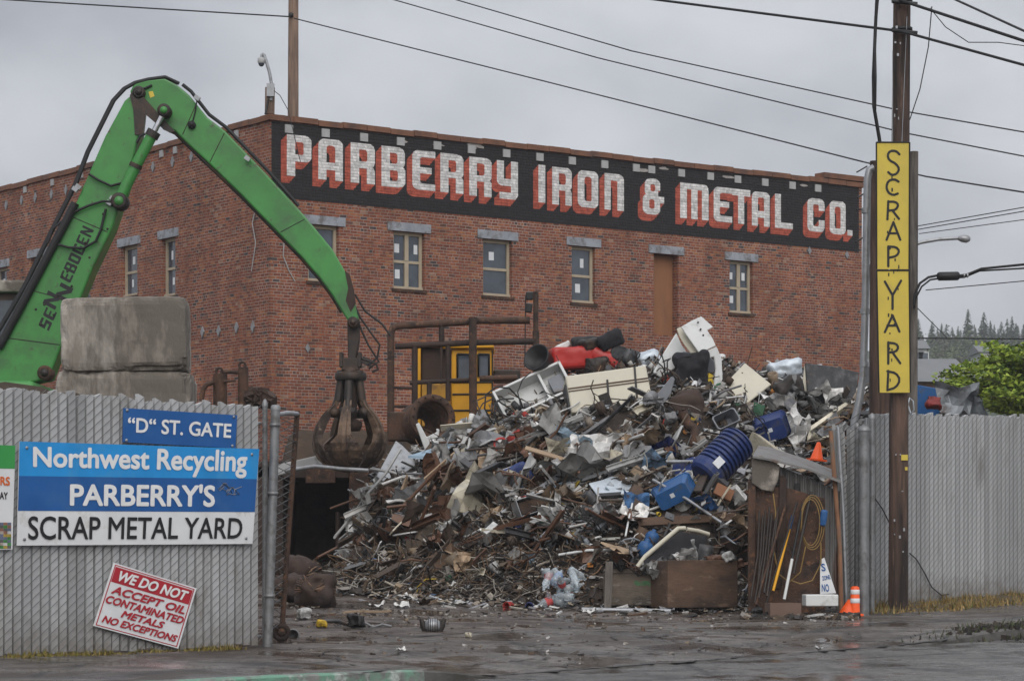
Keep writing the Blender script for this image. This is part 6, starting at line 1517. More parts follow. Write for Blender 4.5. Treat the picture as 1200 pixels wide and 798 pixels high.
COLS = {'pale grey': (.36, .36, .35), 'dirty white': (.54, .53, .51), 'mid grey': (.17, .17, .175), 'dark grey': (.06, .06, .063), 'black': (.018, .018, .019), 'rusty brown': (.10, .05, .03), 'dark brown': (.05, .035, .026), 'tan': (.28, .20, .13), 'pale blue': (.25, .34, .42), 'cream': (.46, .42, .33), 'red': (.30, .025, .02), 'yellow': (.45, .30, .03), 'navy blue': (.015, .025, .12)}
POOL = {'crumpled_sheet': ['pale grey'] * 4 + ['dirty white'] * 6 + ['mid grey'] * 2 + ['rusty brown'] * 2 + ['pale blue', 'cream', 'tan'], 'broken_board': ['tan'] * 3 + ['dark brown'] * 2 + ['mid grey'] + ['cream', 'rusty brown', 'pale grey', 'pale grey', 'dirty white'], 'bent_pipe': ['pale grey'] * 3 + ['mid grey'] * 2 + ['rusty brown'] * 3 + ['dirty white', 'black', 'dark grey'], 'steel_channel': ['mid grey'] * 2 + ['rusty brown'] + ['dark grey', 'pale grey', 'pale grey', 'dirty white', 'cream'], 'flat_panel': ['dirty white', 'dirty white', 'cream', 'pale grey', 'mid grey', 'dark grey', 'tan', 'dark brown', 'pale blue'], 'cable_tangle': ['black'] * 5 + ['dark brown'] * 2 + ['mid grey', 'tan'], 'broken_casing': ['pale grey', 'mid grey', 'dark grey', 'dirty white', 'cream'], 'dented_can': ['mid grey', 'pale grey', 'rusty brown', 'dark grey', 'black', 'dirty white', 'mid grey', 'pale blue'], 'motor_lump': ['dark grey', 'mid grey', 'rusty brown', 'dark brown', 'black']}
CNT = {'crumpled_sheet': 150, 'broken_board': 84, 'bent_pipe': 84, 'steel_channel': 56, 'flat_panel': 50, 'cable_tangle': 42, 'broken_casing': 28, 'dented_can': 14, 'motor_lump': 40}
SIZE = {'crumpled_sheet': (.25, .72), 'broken_board': (.6, 1.8), 'bent_pipe': (.7, 2.3), 'steel_channel': (.6, 1.7), 'flat_panel': (.3, .75), 'cable_tangle': (.45, 1.0), 'broken_casing': (.22, .45), 'dented_can': (.2, .36), 'motor_lump': (.2, .42)}
used = {}
def relation(px, py, skip=0):
    h = sorted(HERO, key=lambda q: (q[0] - px) ** 2 + (q[1] - py) ** 2)[skip]
    dx, dy = px - h[0], py - h[1]
    w = ('right of' if dx > 0 else 'left of') if abs(dx) > abs(dy) * 1.1 else ('below' if dy > 0 else 'above')
    near = 'close ' if math.hypot(dx, dy) < 28 else ''
    return f'{near}{w} {h[2]}'
first = {}
def scatter(kind, px, t, lift=.04, sz=None):
    vi = rs.randrange(len(PRO[kind])); pr_ = PRO[kind][vi]
    o = pr_ if (kind, vi) not in first else pr_.copy()
    if (kind, vi) in first: col.objects.link(o)
    first[(kind, vi)] = 1
    p = heap(px, t); p.z += lift + rs.uniform(-.05, .24); p.y -= rs.uniform(0, .14)
    s_ = rs.uniform(*SIZE[kind]) * (1 if t > .25 else .75) * (1.55 if t > .3 and px > 520 and kind in ('crumpled_sheet', 'flat_panel', 'broken_casing') and rs.random() < .2 else 1) if sz is None else sz
    o.location = p; k = rs.uniform(.8, 1.15)
    th = {'broken_board': 1.3, 'bent_pipe': 1.2, 'steel_channel': 1.2}.get(kind, 1)
    o.scale = (s_, s_ if kind not in ('broken_board', 'bent_pipe', 'steel_channel') else min(.85, .40 + s_ * .25), s_ if kind not in ('broken_board', 'bent_pipe', 'steel_channel') else min(.85, .40 + s_ * .25))
    if kind in ('broken_board', 'bent_pipe', 'steel_channel'): Rm = rot(rs.gauss(-22, 24), rs.gauss(0, 50), rs.uniform(-50, 60))
    else: Rm = rot(rs.gauss(-10, 34), rs.uniform(-180, 180), 20 + rs.gauss(0, 34))
    o.rotation_euler = Rm.to_euler()
    pool = POOL[kind]
    if (px < 640 and t < .6 or t < .22) and rs.random() < .72: pool = [c for c in pool if c in ('dark brown', 'rusty brown', 'dark grey', 'black', 'tan')] + ['dark brown', 'rusty brown']
    cn = rs.choice(pool); cc = COLS[cn]; v_ = rs.uniform(.8, 1.2); o.color = (cc[0] * v_, cc[1] * v_, cc[2] * v_, 1)
    ad, noun, cat = DESC[kind]; sx, sy = proj(p)
    big = ('long ' if s_ > 1.15 else 'short ') if kind in ('broken_board', 'bent_pipe', 'steel_channel') else ('big ' if s_ > .6 else 'small ')
    opts = [f'{big}{ad} {cn} {noun} {relation(sx, sy)}', f'{big}{ad} {cn} {noun} {relation(sx, sy, 1)}', f'{big}{ad} {cn} {noun} between {sorted(HERO, key=lambda q: (q[0]-sx)**2+(q[1]-sy)**2)[0][2]} and {sorted(HERO, key=lambda q: (q[0]-sx)**2+(q[1]-sy)**2)[1][2]}']
    opts = [x_ for x_ in opts if len(x_.split()) <= 16] or [opts[0]]
    lab = next((x_ for x_ in opts if x_ not in used), opts[0]); used[lab] = 1
    tag(o, lab, cat, f'{noun}s in the scrap heap')
    return o
for kind, n in CNT.items():
    for i in range(n):
        for _ in range(150):
            px, t = rs.uniform(420, 1000), rs.uniform(.10, 1.0)
            x, y = proj(heap(px, t))
            if any((x - h[0]) ** 2 + ((y - h[1]) * (1.25 if y < h[1] else 1.0)) ** 2 < (RAD.get(h[2], 20) * (1 if kind in ('crumpled_sheet', 'flat_panel', 'broken_casing', 'motor_lump') else .8) + 5) ** 2 for h in HERO): continue
            if px < 600 and t < .3 and rs.random() < .6: continue
            if px < 605 and t > .82: continue
            break
        scatter(kind, px, t)

# the right shoulder: pale torn sheets and a nest of dark wires behind the shed roof
for i in range(26):
    px = rs.uniform(885, 1000); y = rs.uniform(478, 540); lo, hi = 0., 1.
    for _ in range(20):
        m_ = (lo + hi) / 2
        if proj(heap(px, m_))[1] > y: lo = m_
        else: hi = m_
    scatter(('crumpled_sheet', 'cable_tangle', 'crumpled_sheet', 'bent_pipe')[i % 4], px, lo, .12, rs.uniform(.3, .7))

# broken blue plastic around the barrel and the bin
for px, y, kind, s_, cn, lab in ((778, 532, 'crumpled_sheet', .55, (.012, .022, .10), 'torn navy plastic sheet left of the ribbed barrel'), (770, 548, 'crumpled_sheet', .5, (.10, .17, .26), 'crushed pale blue plastic sheet above the bright blue bin'), (800, 548, 'flat_panel', .42, (.012, .028, .12), 'navy plastic panel tucked under the ribbed barrel'), (822, 592, 'crumpled_sheet', .40, (.02, .07, .19), 'small torn blue plastic piece right of the bright blue bin'), (745, 590, 'crumpled_sheet', .42, (.03, .09, .2), 'small torn blue plastic piece left of the bright blue bin')):
    p = hp(px, y, .3); o = rs.choice(PRO[kind][:4]).copy(); col.objects.link(o); o.location = p; o.scale = (s_, s_, s_); o.rotation_euler = rot(rs.uniform(-35, 20), rs.uniform(0, 360), 45).to_euler(); o.color = (*cn, 1); tag(o, lab, 'sheet' if kind != 'flat_panel' else 'panel')

# paler bent sheets on the left shoulder
for i in range(15): scatter(('crumpled_sheet', 'flat_panel', 'steel_channel')[i % 3], rs.uniform(450, 590), rs.uniform(.40, .70), .08, rs.uniform(.35, .62) if i % 3 < 2 else rs.uniform(.8, 1.3))
# ------------------------------------------------------------------ tool shed at the gate
dH = 38.4
t = thing('tool_shed', 'low shed of rusty sheets and grey corrugated steel beside the gate', 'shed', GP(930, dH))
gy = lambda px: HOR - (GP(px, dH).z - CAMZ) / dH * F
plate('rusty_sheet', [(884, 568), (925, 572), (967, 584), (967, gy(967)), (884, gy(884))], dH + .04, .03, M['rust'], t)
plate('rusty_strip', [(914, 556), (922, 560), (921, 640), (915, 690), (908, 690), (912, 600)], dH + .0, .03, M['rust_dark'], t)
plate('corner_post', [(876.5, 562), (886, 566), (886, gy(886)), (877, gy(877))], dH - .03, .06, M['rust'], t)
plate('weathered_board', [(881, 538), (891, 533), (914, 545), (912, 562), (906, 576), (893, 574), (881, 566)], dH - .06, .04, M['concrete'], t)
b = MB(); n = 60
top = []; bot = []
for i in range(n + 1):
    px = 911 + (986 - 911) * i / n; d = dH + .10 + .02 * math.sin(i * 1.35); top.append(P(px, 545 + (px - 911) * .42, d)); bot.append(P(px, min(gy(px), 705), d))
b.add(top + bot, [[i, i + 1, n + 2 + i, n + 1 + i] for i in range(n)]); o = b.build('corrugated_wall', mat('weathered corrugated steel', (.15, .145, .14), .55, .3, .35, 3, .15, color2=(.09, .045, .028), f2=(.52, .66), scale2=2.5, stretch=(1, 1, .3)), t)
b = MB(); fr = [(882, 534), (900, 537), (948, 549), (986, 564)]; bk = [(889, 522), (903, 524), (946, 538), (980, 552)]
v1 = [P(x, y, dH - .14) for x, y in fr]; v2 = [P(x, y, dH + 1.7) for x, y in bk]
for i in range(3): b.prism([v1[i], v1[i + 1], v2[i + 1], v2[i]], (0, 0, -.03))
b.build('roof_sheet', o.data.materials[0], t)
b = MB(); A0_, A1_ = GP(877, dH), P(877, 562, dH); B1_ = P(880, 556, dH + 1.7); b.prism([A0_, A1_, B1_, Vector((B1_.x, B1_.y, GP(880, dH + 1.7).z))], (.03, 0, 0)); b.build('side_sheet', M['rust_dark'], t)
plate('door_hole', [(931, 566), (937, 566), (937, 577), (931, 577)], dH + .06, .02, M['black'], t)
# tools leaning on it
def lean(name, lab, cat, p0, p1, r, m, d0=.38, d1=.07, cap=None, m2=None):
    A_ = P(p0[0], p0[1], dH - d0); B_ = P(p1[0], p1[1], dH - d1); b = MB(); b.tube([A_, B_], r, 8)
    if cap is None: return tag(b.build(name, M[m]), lab, cat)
    t2 = thing(name, lab, cat, A_); b.build('shaft', M[m], t2); e = MB(); e.tube([A_.lerp(B_, cap[0]), A_.lerp(B_, cap[1])], r * 1.15, 8); e.build('grip', M[m2], t2); return t2
lean('long_handled_tool', 'long tool with yellow and blue handle leaning on the rusty shed', 'tool', (906, 692), (929, 604), .022, 'yellow', cap=(.82, 1.0), m2='blue')
lean('long_handled_tool', 'black tool with a white lower shaft leaning on the rusty shed', 'tool', (919, 702), (941, 590), .020, 'black', .42, .06, (0, .42), 'white')
lean('iron_bar', 'long thin rusty bar leaning left of the yellow handled tool', 'bar', (886, 708), (921, 590), .02, 'rust', .44)
lean('iron_bar', 'dark thin bar leaning close beside the yellow handled tool', 'bar', (898, 706), (934, 588), .016, 'darkmetal', .40)
lean('iron_bar', 'dark crooked bar standing right of the white shafted tool', 'bar', (930, 672), (951, 576), .024, 'darkmetal', .30)
b = MB()
for k in range(7): b.tube([P(880 + k * 3.4 + 3 * math.sin(k * 2), 700 + 6 * math.sin(k), dH - .38 - .02 * k), P(888 + k * 3, 650, dH - .22), P(890 + k * 3.8 + 4 * math.sin(k * 3.1), 598 + 5 * math.sin(k * 1.7), dH - .12)], .016, 6)
tag(b.build('wire_bundle', M['darkmetal']), 'bundle of dark hanging wires on the left of the shed', 'wire bundle')
b = MB()
for k in range(3): b.tube([P(952 + 14 * math.sin(a) * (1 - .12 * k) - k, 612 - 32 * math.cos(a) * (1 - .08 * k), dH - .10 - .012 * k) for a in np.linspace(0, 2 * math.pi, 26)], .008, 6)
b.tube([P(x, y, dH - .13) for x, y in ((944, 640), (938, 670), (925, 682), (912, 672), (906, 640), (909, 600), (906, 578))], .011, 6); b.tube([P(x, y, dH - .14) for x, y in ((962, 636), (962, 660), (952, 680), (938, 684), (927, 680))], .011, 6)
M['hose_yellow'] = mat('yellow brown hose', (.22, .14, .045), .5, 0, .25, 5, .05); tag(b.build('yellow_hose', M['hose_yellow']), 'thin yellow hose hanging in loops on the shed front', 'hose')
o = blob('blue_bag', 965, 607, dH - .10, .10, .24, M['blue'], 31, 8, .03, .1, .03); tag(o, 'small bright blue bag hanging right of the yellow hose', 'bag')
t = thing('sign_scrap', 'narrow slanted piece of a white sign with blue letters by the shed', 'sign', P(970, 695, dH - .12))
q = [(961, 656), (966, 653), (980, 695), (961, 696)]; plate('board', q, dH - .12, .012, M['sign_white'], t)
for s_, qq in (('S', [(962, 660), (966.5, 660), (968, 669), (963, 669)]), ('ZONE', [(963, 675), (972, 673), (973.5, 678), (964, 680)]), ('NO', [(963, 684), (971, 684), (972, 693), (963, 693)])): text_quad('lettering', s_, [P(x, y, dH - .124) for x, y in qq], M['sign_dark'], t, .02)
b = MB(); a = P(961, 703, dH - .5); b.box(a, (.48, .34, .17), rot(0, 4)); tag(bevel(b.build('white_box', M['white']), .015), 'low white box lying on the ground in front of the shed', 'box')
c = GP(917.5, dH - .75) + Vector((0, 0, .125)); t = thing('brown_box', 'small open brown box on the ground in front of the rusty shed', 'box', c); Rm = rot(0, 8)
b = MB()
for (cx, cy, cz, sx, sy, sz) in ((0, 0, -.10, .46, .34, .02), (-.22, 0, .0, .02, .34, .20), (.22, 0, .0, .02, .34, .20), (0, -.16, .0, .42, .02, .20), (0, .16, 0, .42, .02, .20)): b.box(c + Rm @ Vector((cx, cy, cz)), (sx, sy, sz), Rm)
b.build('box_walls', mat('brown board', (.13, .085, .065), .8, 0, .2, 4, .1), t)
b = MB(); b.box(c + Vector((0, 0, -.02)), (.40, .28, .06), rot(4, 8)); b.build('contents', M['rust_dark'], t)
# striped marker and orange block at the gate post
t = thing('traffic_marker', 'orange and white striped tubular marker beside the gate post', 'traffic cone', GP(1002, 38.3)); g = GP(1002, 38.3)
b = MB(); b.lathe(g, (0, 0, 1), [(.13, 0), (.13, .03), (.072, .035), (.065, .42), (.04, .44), (0, .44)], 16); b.build('tube', M['orange'], t)
for h in (.19, .32):
    b = MB(); b.lathe(g, (0, 0, 1), [(.074 - h * .02, h), (.077 - h * .02, h + .005), (.075 - h * .02, h + .065), (.071 - h * .02, h + .07)], 16); b.build('white_band', M['sign_white'], t)
g = GP(993, 38.35); b = MB(); b.lathe(g, (.25, 0, 1), [(.14, 0), (.13, .03), (.05, .24), (0, .25)], 14); tag(b.build('traffic_cone', M['orange'], org=g), 'squat orange cone leaning left of the striped marker', 'traffic cone')

# ------------------------------------------------------------------ crates in front of the heap
def crate(name, lab, c, size, Rm, m, wall=.04, fill=None):
    t = thing(name, lab, 'crate', c); x, y, z = size
    for nm, (cx, cy, cz, sx, sy, sz) in (('front_panel', (0, -y / 2, z / 2, x, wall, z)), ('back_panel', (0, y / 2, z / 2, x, wall, z)), ('side_panel', (-x / 2 + wall / 2 + .002, 0, z / 2 - .004, wall, y - wall, z - .01)), ('side_panel', (x / 2 - wall / 2 - .002, 0, z / 2 - .004, wall, y - wall, z - .01)), ('bottom', (0, 0, .05, x - 2 * wall - .01, y - wall, .04))):
        b = MB(); b.box(Vector(c) + Rm @ Vector((cx, cy, cz)), (sx, sy, sz), Rm); bevel(b.build(nm, m, t), .008, 1)
    return t
c = GP(815, 39.2) + Vector((0, .3, .06)); Rm = rot(0, 20)
t = crate('plywood_crate', 'big brown plywood crate full of scrap at the foot of the heap', c, (1.16, .62, .72), Rm, M['ply'])
c = GP(744, 39.6) + Vector((0, .3, .06)); Rm = rot(0, 6)
M['oldply'] = mat('grey green old wood', (.13, .105, .082), .85, 0, .5, 6, .5, color2=(.05, .042, .035), f2=(.46, .60), scale2=3.2, color3=(.26, .24, .21), f3=(.57, .68), scale3=6, stretch=(.4, .4, 1))
t = crate('planter_crate', 'long weathered wooden trough left of the big plywood crate', c, (.86, .6, .55), Rm, M['oldply'])
b = MB(); g = GP(713, 39.3); b.box(g + Vector((0, 0, .37)), (.11, .1, .74), rot(2)); bevel(b.build('corner_post', M['wood_grey'], t), .008); b = MB(); b.box(c + Rm @ Vector((0, -.33, .53)), (.86, .03, .06), Rm); b.build('rim_board', M['oldply'], t)
b = MB(); b.box(c + Rm @ Vector((.08, -.323, .34)), (.26, .006, .07), Rm); b.build('paint_mark', mat('faded green mark', (.06, .15, .07), .8, 0, .5, 14, .1, color2=(.13, .105, .082), f2=(.46, .56), scale2=12), t)
rgc = random.Random(44)
for k in range(26):   # scrap lying in the two crates
    px = rgc.uniform(724, 866); d = 39.45; top = 668 if px < 775 else 657; p = P(px, top + rgc.uniform(-4, 6), d + rgc.uniform(-.1, .2))
    kind = rgc.choice(['crumpled_sheet', 'bent_pipe', 'dented_can', 'motor_lump', 'cable_tangle']); o = rgc.choice(PRO[kind]).copy(); col.objects.link(o); o.location = p; s_ = rgc.uniform(.18, .4); o.scale = (s_, s_, s_); o.rotation_euler = rot(rgc.uniform(-40, 40), rgc.uniform(0, 360), rgc.uniform(-40, 40)).to_euler()
    cn = rgc.choice(['pale grey', 'dark grey', 'rusty brown', 'dirty white', 'black']); o.color = (*COLS[cn], 1)
    ad, noun, cat = DESC[kind]; w_ = 'weathered trough' if px < 775 else 'plywood crate'; tag(o, f'small {ad} {cn} {noun} lying in the top of the {w_}', cat, f'{noun}s in the {w_}')
A_, B_ = GP(682, 38.9) + Vector((0, 0, .03)), GP(786, 38.75) + Vector((0, 0, .03)); b = MB(); b.tube([A_, A_.lerp(B_, .5), B_], .035, 9); tag(b.build('metal_pole', M['galv']), 'long grey pole lying on the ground in front of the trough', 'pole')
b = MB(); g = GP(655, 39); b.tube([GP(700, 38.6) + Vector((0, 0, .02)), GP(722, 38.9) + Vector((0, 0, .02))], .02, 6); tag(b.build('metal_rod', M['galv']), 'short thin rod on the ground beside the bag of bottles', 'rod')

# ------------------------------------------------------------------ rusty bundles by the gate and things on the yard
def bundle(px, d, r, seed, lab):
    g = GP(px, d); t = thing('wire_bale', lab, 'scrap bale', g); o = child_rough('core', g + Vector((0, 0, r * .85)), (1.9 * r, 1.6 * r, 1.65 * r), M['rust_dark'], seed, r * .45, .16, rot(0, seed * 20), t)
    b = MB(); r2 = random.Random(seed)
    for k in range(90):
        a0 = r2.uniform(0, 6.28); ph = r2.uniform(-1, 1); pts = []
        for i in range(9):
            a = a0 + i * .32; R0 = r * r2.uniform(.88, 1.14); pts.append(g + Vector((R0 * math.cos(a) * math.cos(ph), R0 * .9 * math.sin(a), r * .85 + R0 * .9 * math.cos(a) * math.sin(ph))))
        b.tube(pts, .011, 4, r2.choice([(.10, .055, .035), (.14, .075, .045), (.06, .04, .03), (.03, .024, .02), (.18, .11, .07)]), caps=False)
    b.build('wires', M['tint'], t)
bundle(370, 39.6, .29, 41, 'round rusty wire bale on the ground beside the open gate'); bundle(352, 42.0, .36, 42, 'larger rusty wire bale behind the round one by the gate'); bundle(340, 40.6, .22, 43, 'small rusty wire bale partly hidden by the gate leaf')
g = GP(507, 33.9); t = thing('starter_motor', 'grey finned motor casting standing alone on the wet yard', 'motor', g)
b = MB(); b.lathe(g + Vector((-.10, 0, .085)), (1, 0, 0), [(0, 0), (.05, 0), (.085, .04), (.09, .10), (.085, .16), (.05, .2), (0, .2)], 16); b.build('body', M['galv'], t)
for sx in (-1, 1):
    b = MB(); b.tube([g + Vector((sx * .10, 0, .0)), g + Vector((sx * .12, 0, .08)), g + Vector((sx * .155, .0, .18))], [.03, .045, .022], 8); b.build('bracket', M['darkmetal'], t)
for k in range(5):
    b = MB(); b.lathe(g + Vector((-.06 + k * .03, 0, .085)), (1, 0, 0), [(.088, 0), (.098, 0), (.098, .008), (.088, .008)], 16, close=True); b.build('fin', M['darkmetal'], t)
GS = [(356, 36.2, 'motor_lump', .22, 'pale grey', 'pale squashed part on the yard beside the gate wheel', 'machine part'), (398, 34.6, 'bent_pipe', .6, 'dark grey', 'dark pipe piece lying near the middle of the yard', 'pipe'), (418, 34.5, 'motor_lump', .26, 'black', 'black gear lump beside the dark pipe piece', 'machine part'), (404, 34.9, 'cable_tangle', .26, 'black', 'black wire tangle behind the dark pipe piece', 'cable'), (438, 34.8, 'bent_pipe', .5, 'mid grey', 'grey rod lying right of the black gear lump', 'pipe'), (377, 34.4, 'motor_lump', .16, 'yellow', 'small yellowish part left of the dark pipe piece', 'machine part'), (344, 32.6, 'dented_can', .24, 'mid grey', 'grey metal cylinder lying beside the gate wheel', 'cylinder'), (549, 32.7, 'motor_lump', .10, 'cream', 'small cream lump alone on the yard right of the motor casting', 'litter'), (441, 39.0, 'crumpled_sheet', .26, 'dirty white', 'white crumpled sheet at the left foot of the heap', 'sheet'), (470, 39.2, 'crumpled_sheet', .22, 'dirty white', 'second white crumpled sheet at the left foot of the heap', 'sheet'), (430, 37.5, 'broken_board', .7, 'tan', 'tan board lying flat in front of the heap', 'board'), (690, 38.2, 'crumpled_sheet', .2, 'dirty white', 'white scrap of sheet in front of the bag of bottles', 'litter'), (598, 39.6, 'dented_can', .22, 'red', 'red can at the foot of the heap', 'can'), (621, 39.6, 'dented_can', .2, 'navy blue', 'blue can at the foot of the heap', 'can'), (887, 38.0, 'motor_lump', .2, 'black', 'black lump on the ground beside the brown box', 'machine part'), (985, 37.5, 'broken_board', .5, 'dirty white', 'white stick lying in front of the white box', 'board'), (950, 37.4, 'broken_board', .4, 'pale grey', 'pale stick lying right of the small brown box', 'board'), (470, 30.0, 'crumpled_sheet', .10, 'dirty white', 'tiny white litter scrap on the driveway', 'litter'), (960, 31.5, 'crumpled_sheet', .10, 'pale grey', 'tiny grey litter scrap on the right of the driveway', 'litter')]
for px, d, kind, s_, cn, lab, cat in GS:
    o = rgc.choice(PRO[kind]).copy(); col.objects.link(o); g = GP(px, d); o.location = g + Vector((0, 0, .03 if kind != 'motor_lump' else s_ * .30)); o.scale = (s_, s_ if kind not in ('bent_pipe', 'broken_board') else .8, s_ if kind not in ('bent_pipe', 'broken_board') else .8); o.rotation_euler = (R(90) if kind == 'dented_can' else rgc.uniform(-.15, .15), rgc.uniform(-.1, .1), rgc.uniform(-.6, .6)); o.color = (*COLS[cn], 1); tag(o, lab, cat)
# fine litter and gravel on the wet ground
b = MB(); rl = random.Random(71)
for k in range(1500):
    px = rl.uniform(330, 1000); d = rl.choice([rl.uniform(29, 41), rl.uniform(35, 41), rl.uniform(37, 41)]); x = (px - 600) / F * d
    if sn(x, d)[1] < NK + 1 and rl.random() < .9: continue
    s_ = rl.uniform(.008, .035) * (1.6 if rl.random() < .1 else 1); c = GP(px, d); tint = rl.choice(PAL_LOW + [(.3, .28, .25), (.12, .11, .10), (.45, .44, .42)]); b.box(c + Vector((0, 0, s_ * .2)), (s_ * rl.uniform(.8, 2.2), s_, s_ * .6), rot(rl.uniform(-25, 25), rl.uniform(0, 360), 0), tint)
for k in range(420):     # dirt and scraps in front of the shed
    px = rl.uniform(872, 1004); d = rl.uniform(37.2, 38.3); c = GP(px, d); s_ = rl.uniform(.02, .09); b.box(c + Vector((0, 0, s_ * .25)), (s_ * rl.uniform(.8, 3), s_, s_ * .7), rot(rl.uniform(-35, 35), rl.uniform(0, 360), rl.uniform(-20, 20)), rl.choice(PAL_LOW + [(.03, .025, .02)] * 6))
tag(b.build('litter', M['tint']), kind='stuff')

# ------------------------------------------------------------------ grass strips
def grass(name, fn, n, hmin, hmax, cols, seed):
    b = MB(); r = random.Random(seed)
    for k in range(n):
        g = fn(r); h = r.uniform(hmin, hmax) * (.35 + 1.1 * max(0, .5 + noise.noise(Vector((g.x * 2.2, g.y * 2.2, seed)))))
        if noise.noise(Vector((g.x * 1.3, g.y * 1.3, seed + 9))) < -.38: continue
        a = r.uniform(0, 6.28); w = .012; dx = Vector((math.cos(a), math.sin(a), 0)); ln = Vector((r.gauss(0, .5), r.gauss(0, .5), 1)).normalized() * h
        b.add([g - dx * w, g + dx * w, g + ln], [[0, 1, 2]], r.choice(cols))
    return tag(b.build(name, M['tint_grass']), kind='stuff')
M['tint_grass'] = mat('dry grass', (1, 1, 1), .8, 0, .2, 6, 0, src='tint')
def strip(s0, s1, n0, n1):
    def f(r):
        s = r.uniform(s0, s1); n = r.uniform(n0, n1) if r.random() < .4 else NF - abs(r.gauss(0, (NF - n0) * .35)); n = max(n, n0)
        x, y = xy(s, n); return Vector((x, y, gz(x, y)))
    return f
DRY = [(.20, .13, .04), (.26, .17, .06), (.14, .10, .035), (.10, .10, .03), (.30, .21, .09)]
grass('dry_grass', strip(31.9, 44, NF - 1.25, NF), 9000, .04, .17, DRY, 3)
grass('dry_grass', strip(10, 19.9, NF - .30, NF), 3000, .02, .09, [(.16, .12, .03), (.12, .11, .02), (.2, .15, .05)], 4)
def tuft(r):
    s = r.gauss(30.6, 1.0); n = NK + r.gauss(.30, .22); x, y = xy(s, n); return Vector((x, y, gz(x, y)))
grass('dark_weeds', tuft, 2600, .02, .10, [(.05, .045, .03), (.035, .03, .022), (.07, .06, .035), (.05, .08, .02)], 5)
def tuft2(r):
    x, y = xy(r.gauss(31.4, .25), NK + r.gauss(.2, .10)); return Vector((x, y, gz(x, y)))
grass('green_weeds', tuft2, 900, .04, .13, [(.06, .14, .02), (.09, .17, .03)], 6)
b = MB(); r_ = random.Random(77)
for k in range(260):
    x, y = xy(r_.gauss(30.6, .9), NK + r_.gauss(.25, .20)); s_ = r_.uniform(.015, .07); b.box((x, y, gz(x, y) + s_ * .4), (s_ * r_.uniform(.8, 2), s_, s_ * .9), rot(r_.uniform(-40, 40), r_.uniform(0, 360), 0), r_.choice([(.03, .025, .02), (.05, .04, .03), (.02, .018, .016)]))
tag(b.build('kerb_rubble', M['tint']), kind='stuff')
# soil along the fence foot
b = MB(); vs = []; ns = 60
for i in range(ns + 1):
    for j in range(6):
        s = 31.6 + 14.4 * i / ns; f = j / 5; n = NF - 1.3 * f + .1 + .12 * noise.noise(Vector((s, j, 0))); x, y = xy(s, n); vs.append((x, y, gz(x, y) - .02 + (.075 + .04 * noise.noise(Vector((s * 1.3, j * .6, 2)))) * sm((1 - f) * 1.6) * sm(i / 5)))
b.add(vs, [[i * 6 + j, i * 6 + j + 1, (i + 1) * 6 + j + 1, (i + 1) * 6 + j] for i in range(ns) for j in range(5)], None, True); tag(b.build('soil_verge', mat('verge soil', (.075, .058, .035), .95, 0, .4, 4, .8, bscale=25)), kind='structure')

# thin black cables on the fence either side of the pole
b = MB(); b.tube([FP(x, y, .05) for x, y in ((1017, 574), (1024, 582), (1034, 596), (1042, 612))], .010, 5); tag(b.build('loose_cable', M['black']), 'short thin black cable hanging left of the utility pole', 'cable')
b = MB(); b.tube([FP(x, y, .05) for x, y in ((1066, 648), (1074, 655), (1084, 672), (1092, 688), (1103, 697), (1112, 696))], .010, 5); tag(b.build('loose_cable', M['black']), 'thin black cable curving down right of the utility pole', 'cable')
# ------------------------------------------------------------------ behind the right fence
t = thing('blue_skip', 'blue steel bin showing above the right fence', 'bin', P(1090, 490, 47)); plate('side', [(1064, 449), (1122, 459), (1117, 492), (1060, 492)], 47, .05, M['blue'], t, (.01, 0)); plate('far_side', [(1064, 452), (1122, 461), (1117, 492), (1060, 492)], 48.2, .05, M['blue'], t)
for (px, py, d, kind, s_, cn, lab, cat, ry) in ((1094, 474, 45.8, 'motor_lump', .32, (.16, .02, .018), 'faded red crushed part in front of the blue bin above the fence', 'scrap', 0), (1126, 474, 46.5, 'crumpled_sheet', .75, (.26, .28, .30), 'grey crumpled plastic sheet right of the blue bin', 'sheet', 60), (1140, 478, 46.8, 'crumpled_sheet', .55, (.20, .22, .24), 'smaller grey plastic sheet below the green tree', 'sheet', 75)):
    o = rgc.choice(PRO[kind][:4]).copy(); col.objects.link(o); o.location = P(px, py, d); o.scale = (s_, s_, s_); o.rotation_euler = rot(rgc.uniform(-25, 25), rgc.uniform(0, 360), 55).to_euler(); o.color = (*cn, 1); tag(o, lab, cat)
b = MB(); b.tube([P(1067, 486, 40.6), P(1071, 480, 40.5), P(1070, 470, 40.5), P(1066, 466, 40.5), P(1064, 474, 40.5), P(1067, 484, 40.5)], .012, 5); tag(b.build('rope_loop', M['foil']), 'pale blue rope loop on the utility pole at fence height', 'rope')

# ------------------------------------------------------------------ background: tree, houses, wooded hill
def leaves(b, c, rad, n, size, cols, r, flat=.5):
    for k in range(n):
        v = Vector((r.gauss(0, .5), r.gauss(0, .5), r.gauss(0, .5) * flat)); p = c + Vector((v.x * rad, v.y * rad, v.z * rad)); a = Vector((r.gauss(0, 1), r.gauss(0, 1), r.gauss(0, .5))).normalized(); q = a.cross(Vector((r.gauss(0, 1), r.gauss(0, 1), r.gauss(0, 1)))).normalized(); s = size * r.uniform(.6, 1.3)
        b.add([p - a * s, p + q * s * .5, p + a * s, p - q * s * .5], [[0, 1, 2, 3]], r.choice(cols))
M['leaf'] = mat('leaves', (1, 1, 1), .6, 0, .15, 3, 0, src='tint', spec=.25)
rt = random.Random(15); dT = 60
tb = GP(1222, dT); t = thing('broadleaf_tree', 'bright green broadleaf tree behind the right fence', 'tree', tb)
b = MB(); b.tube([tb, P(1220, 560, dT), P(1217, 490, dT), P(1216, 440, dT)], [.22, .18, .13, .05], 10)
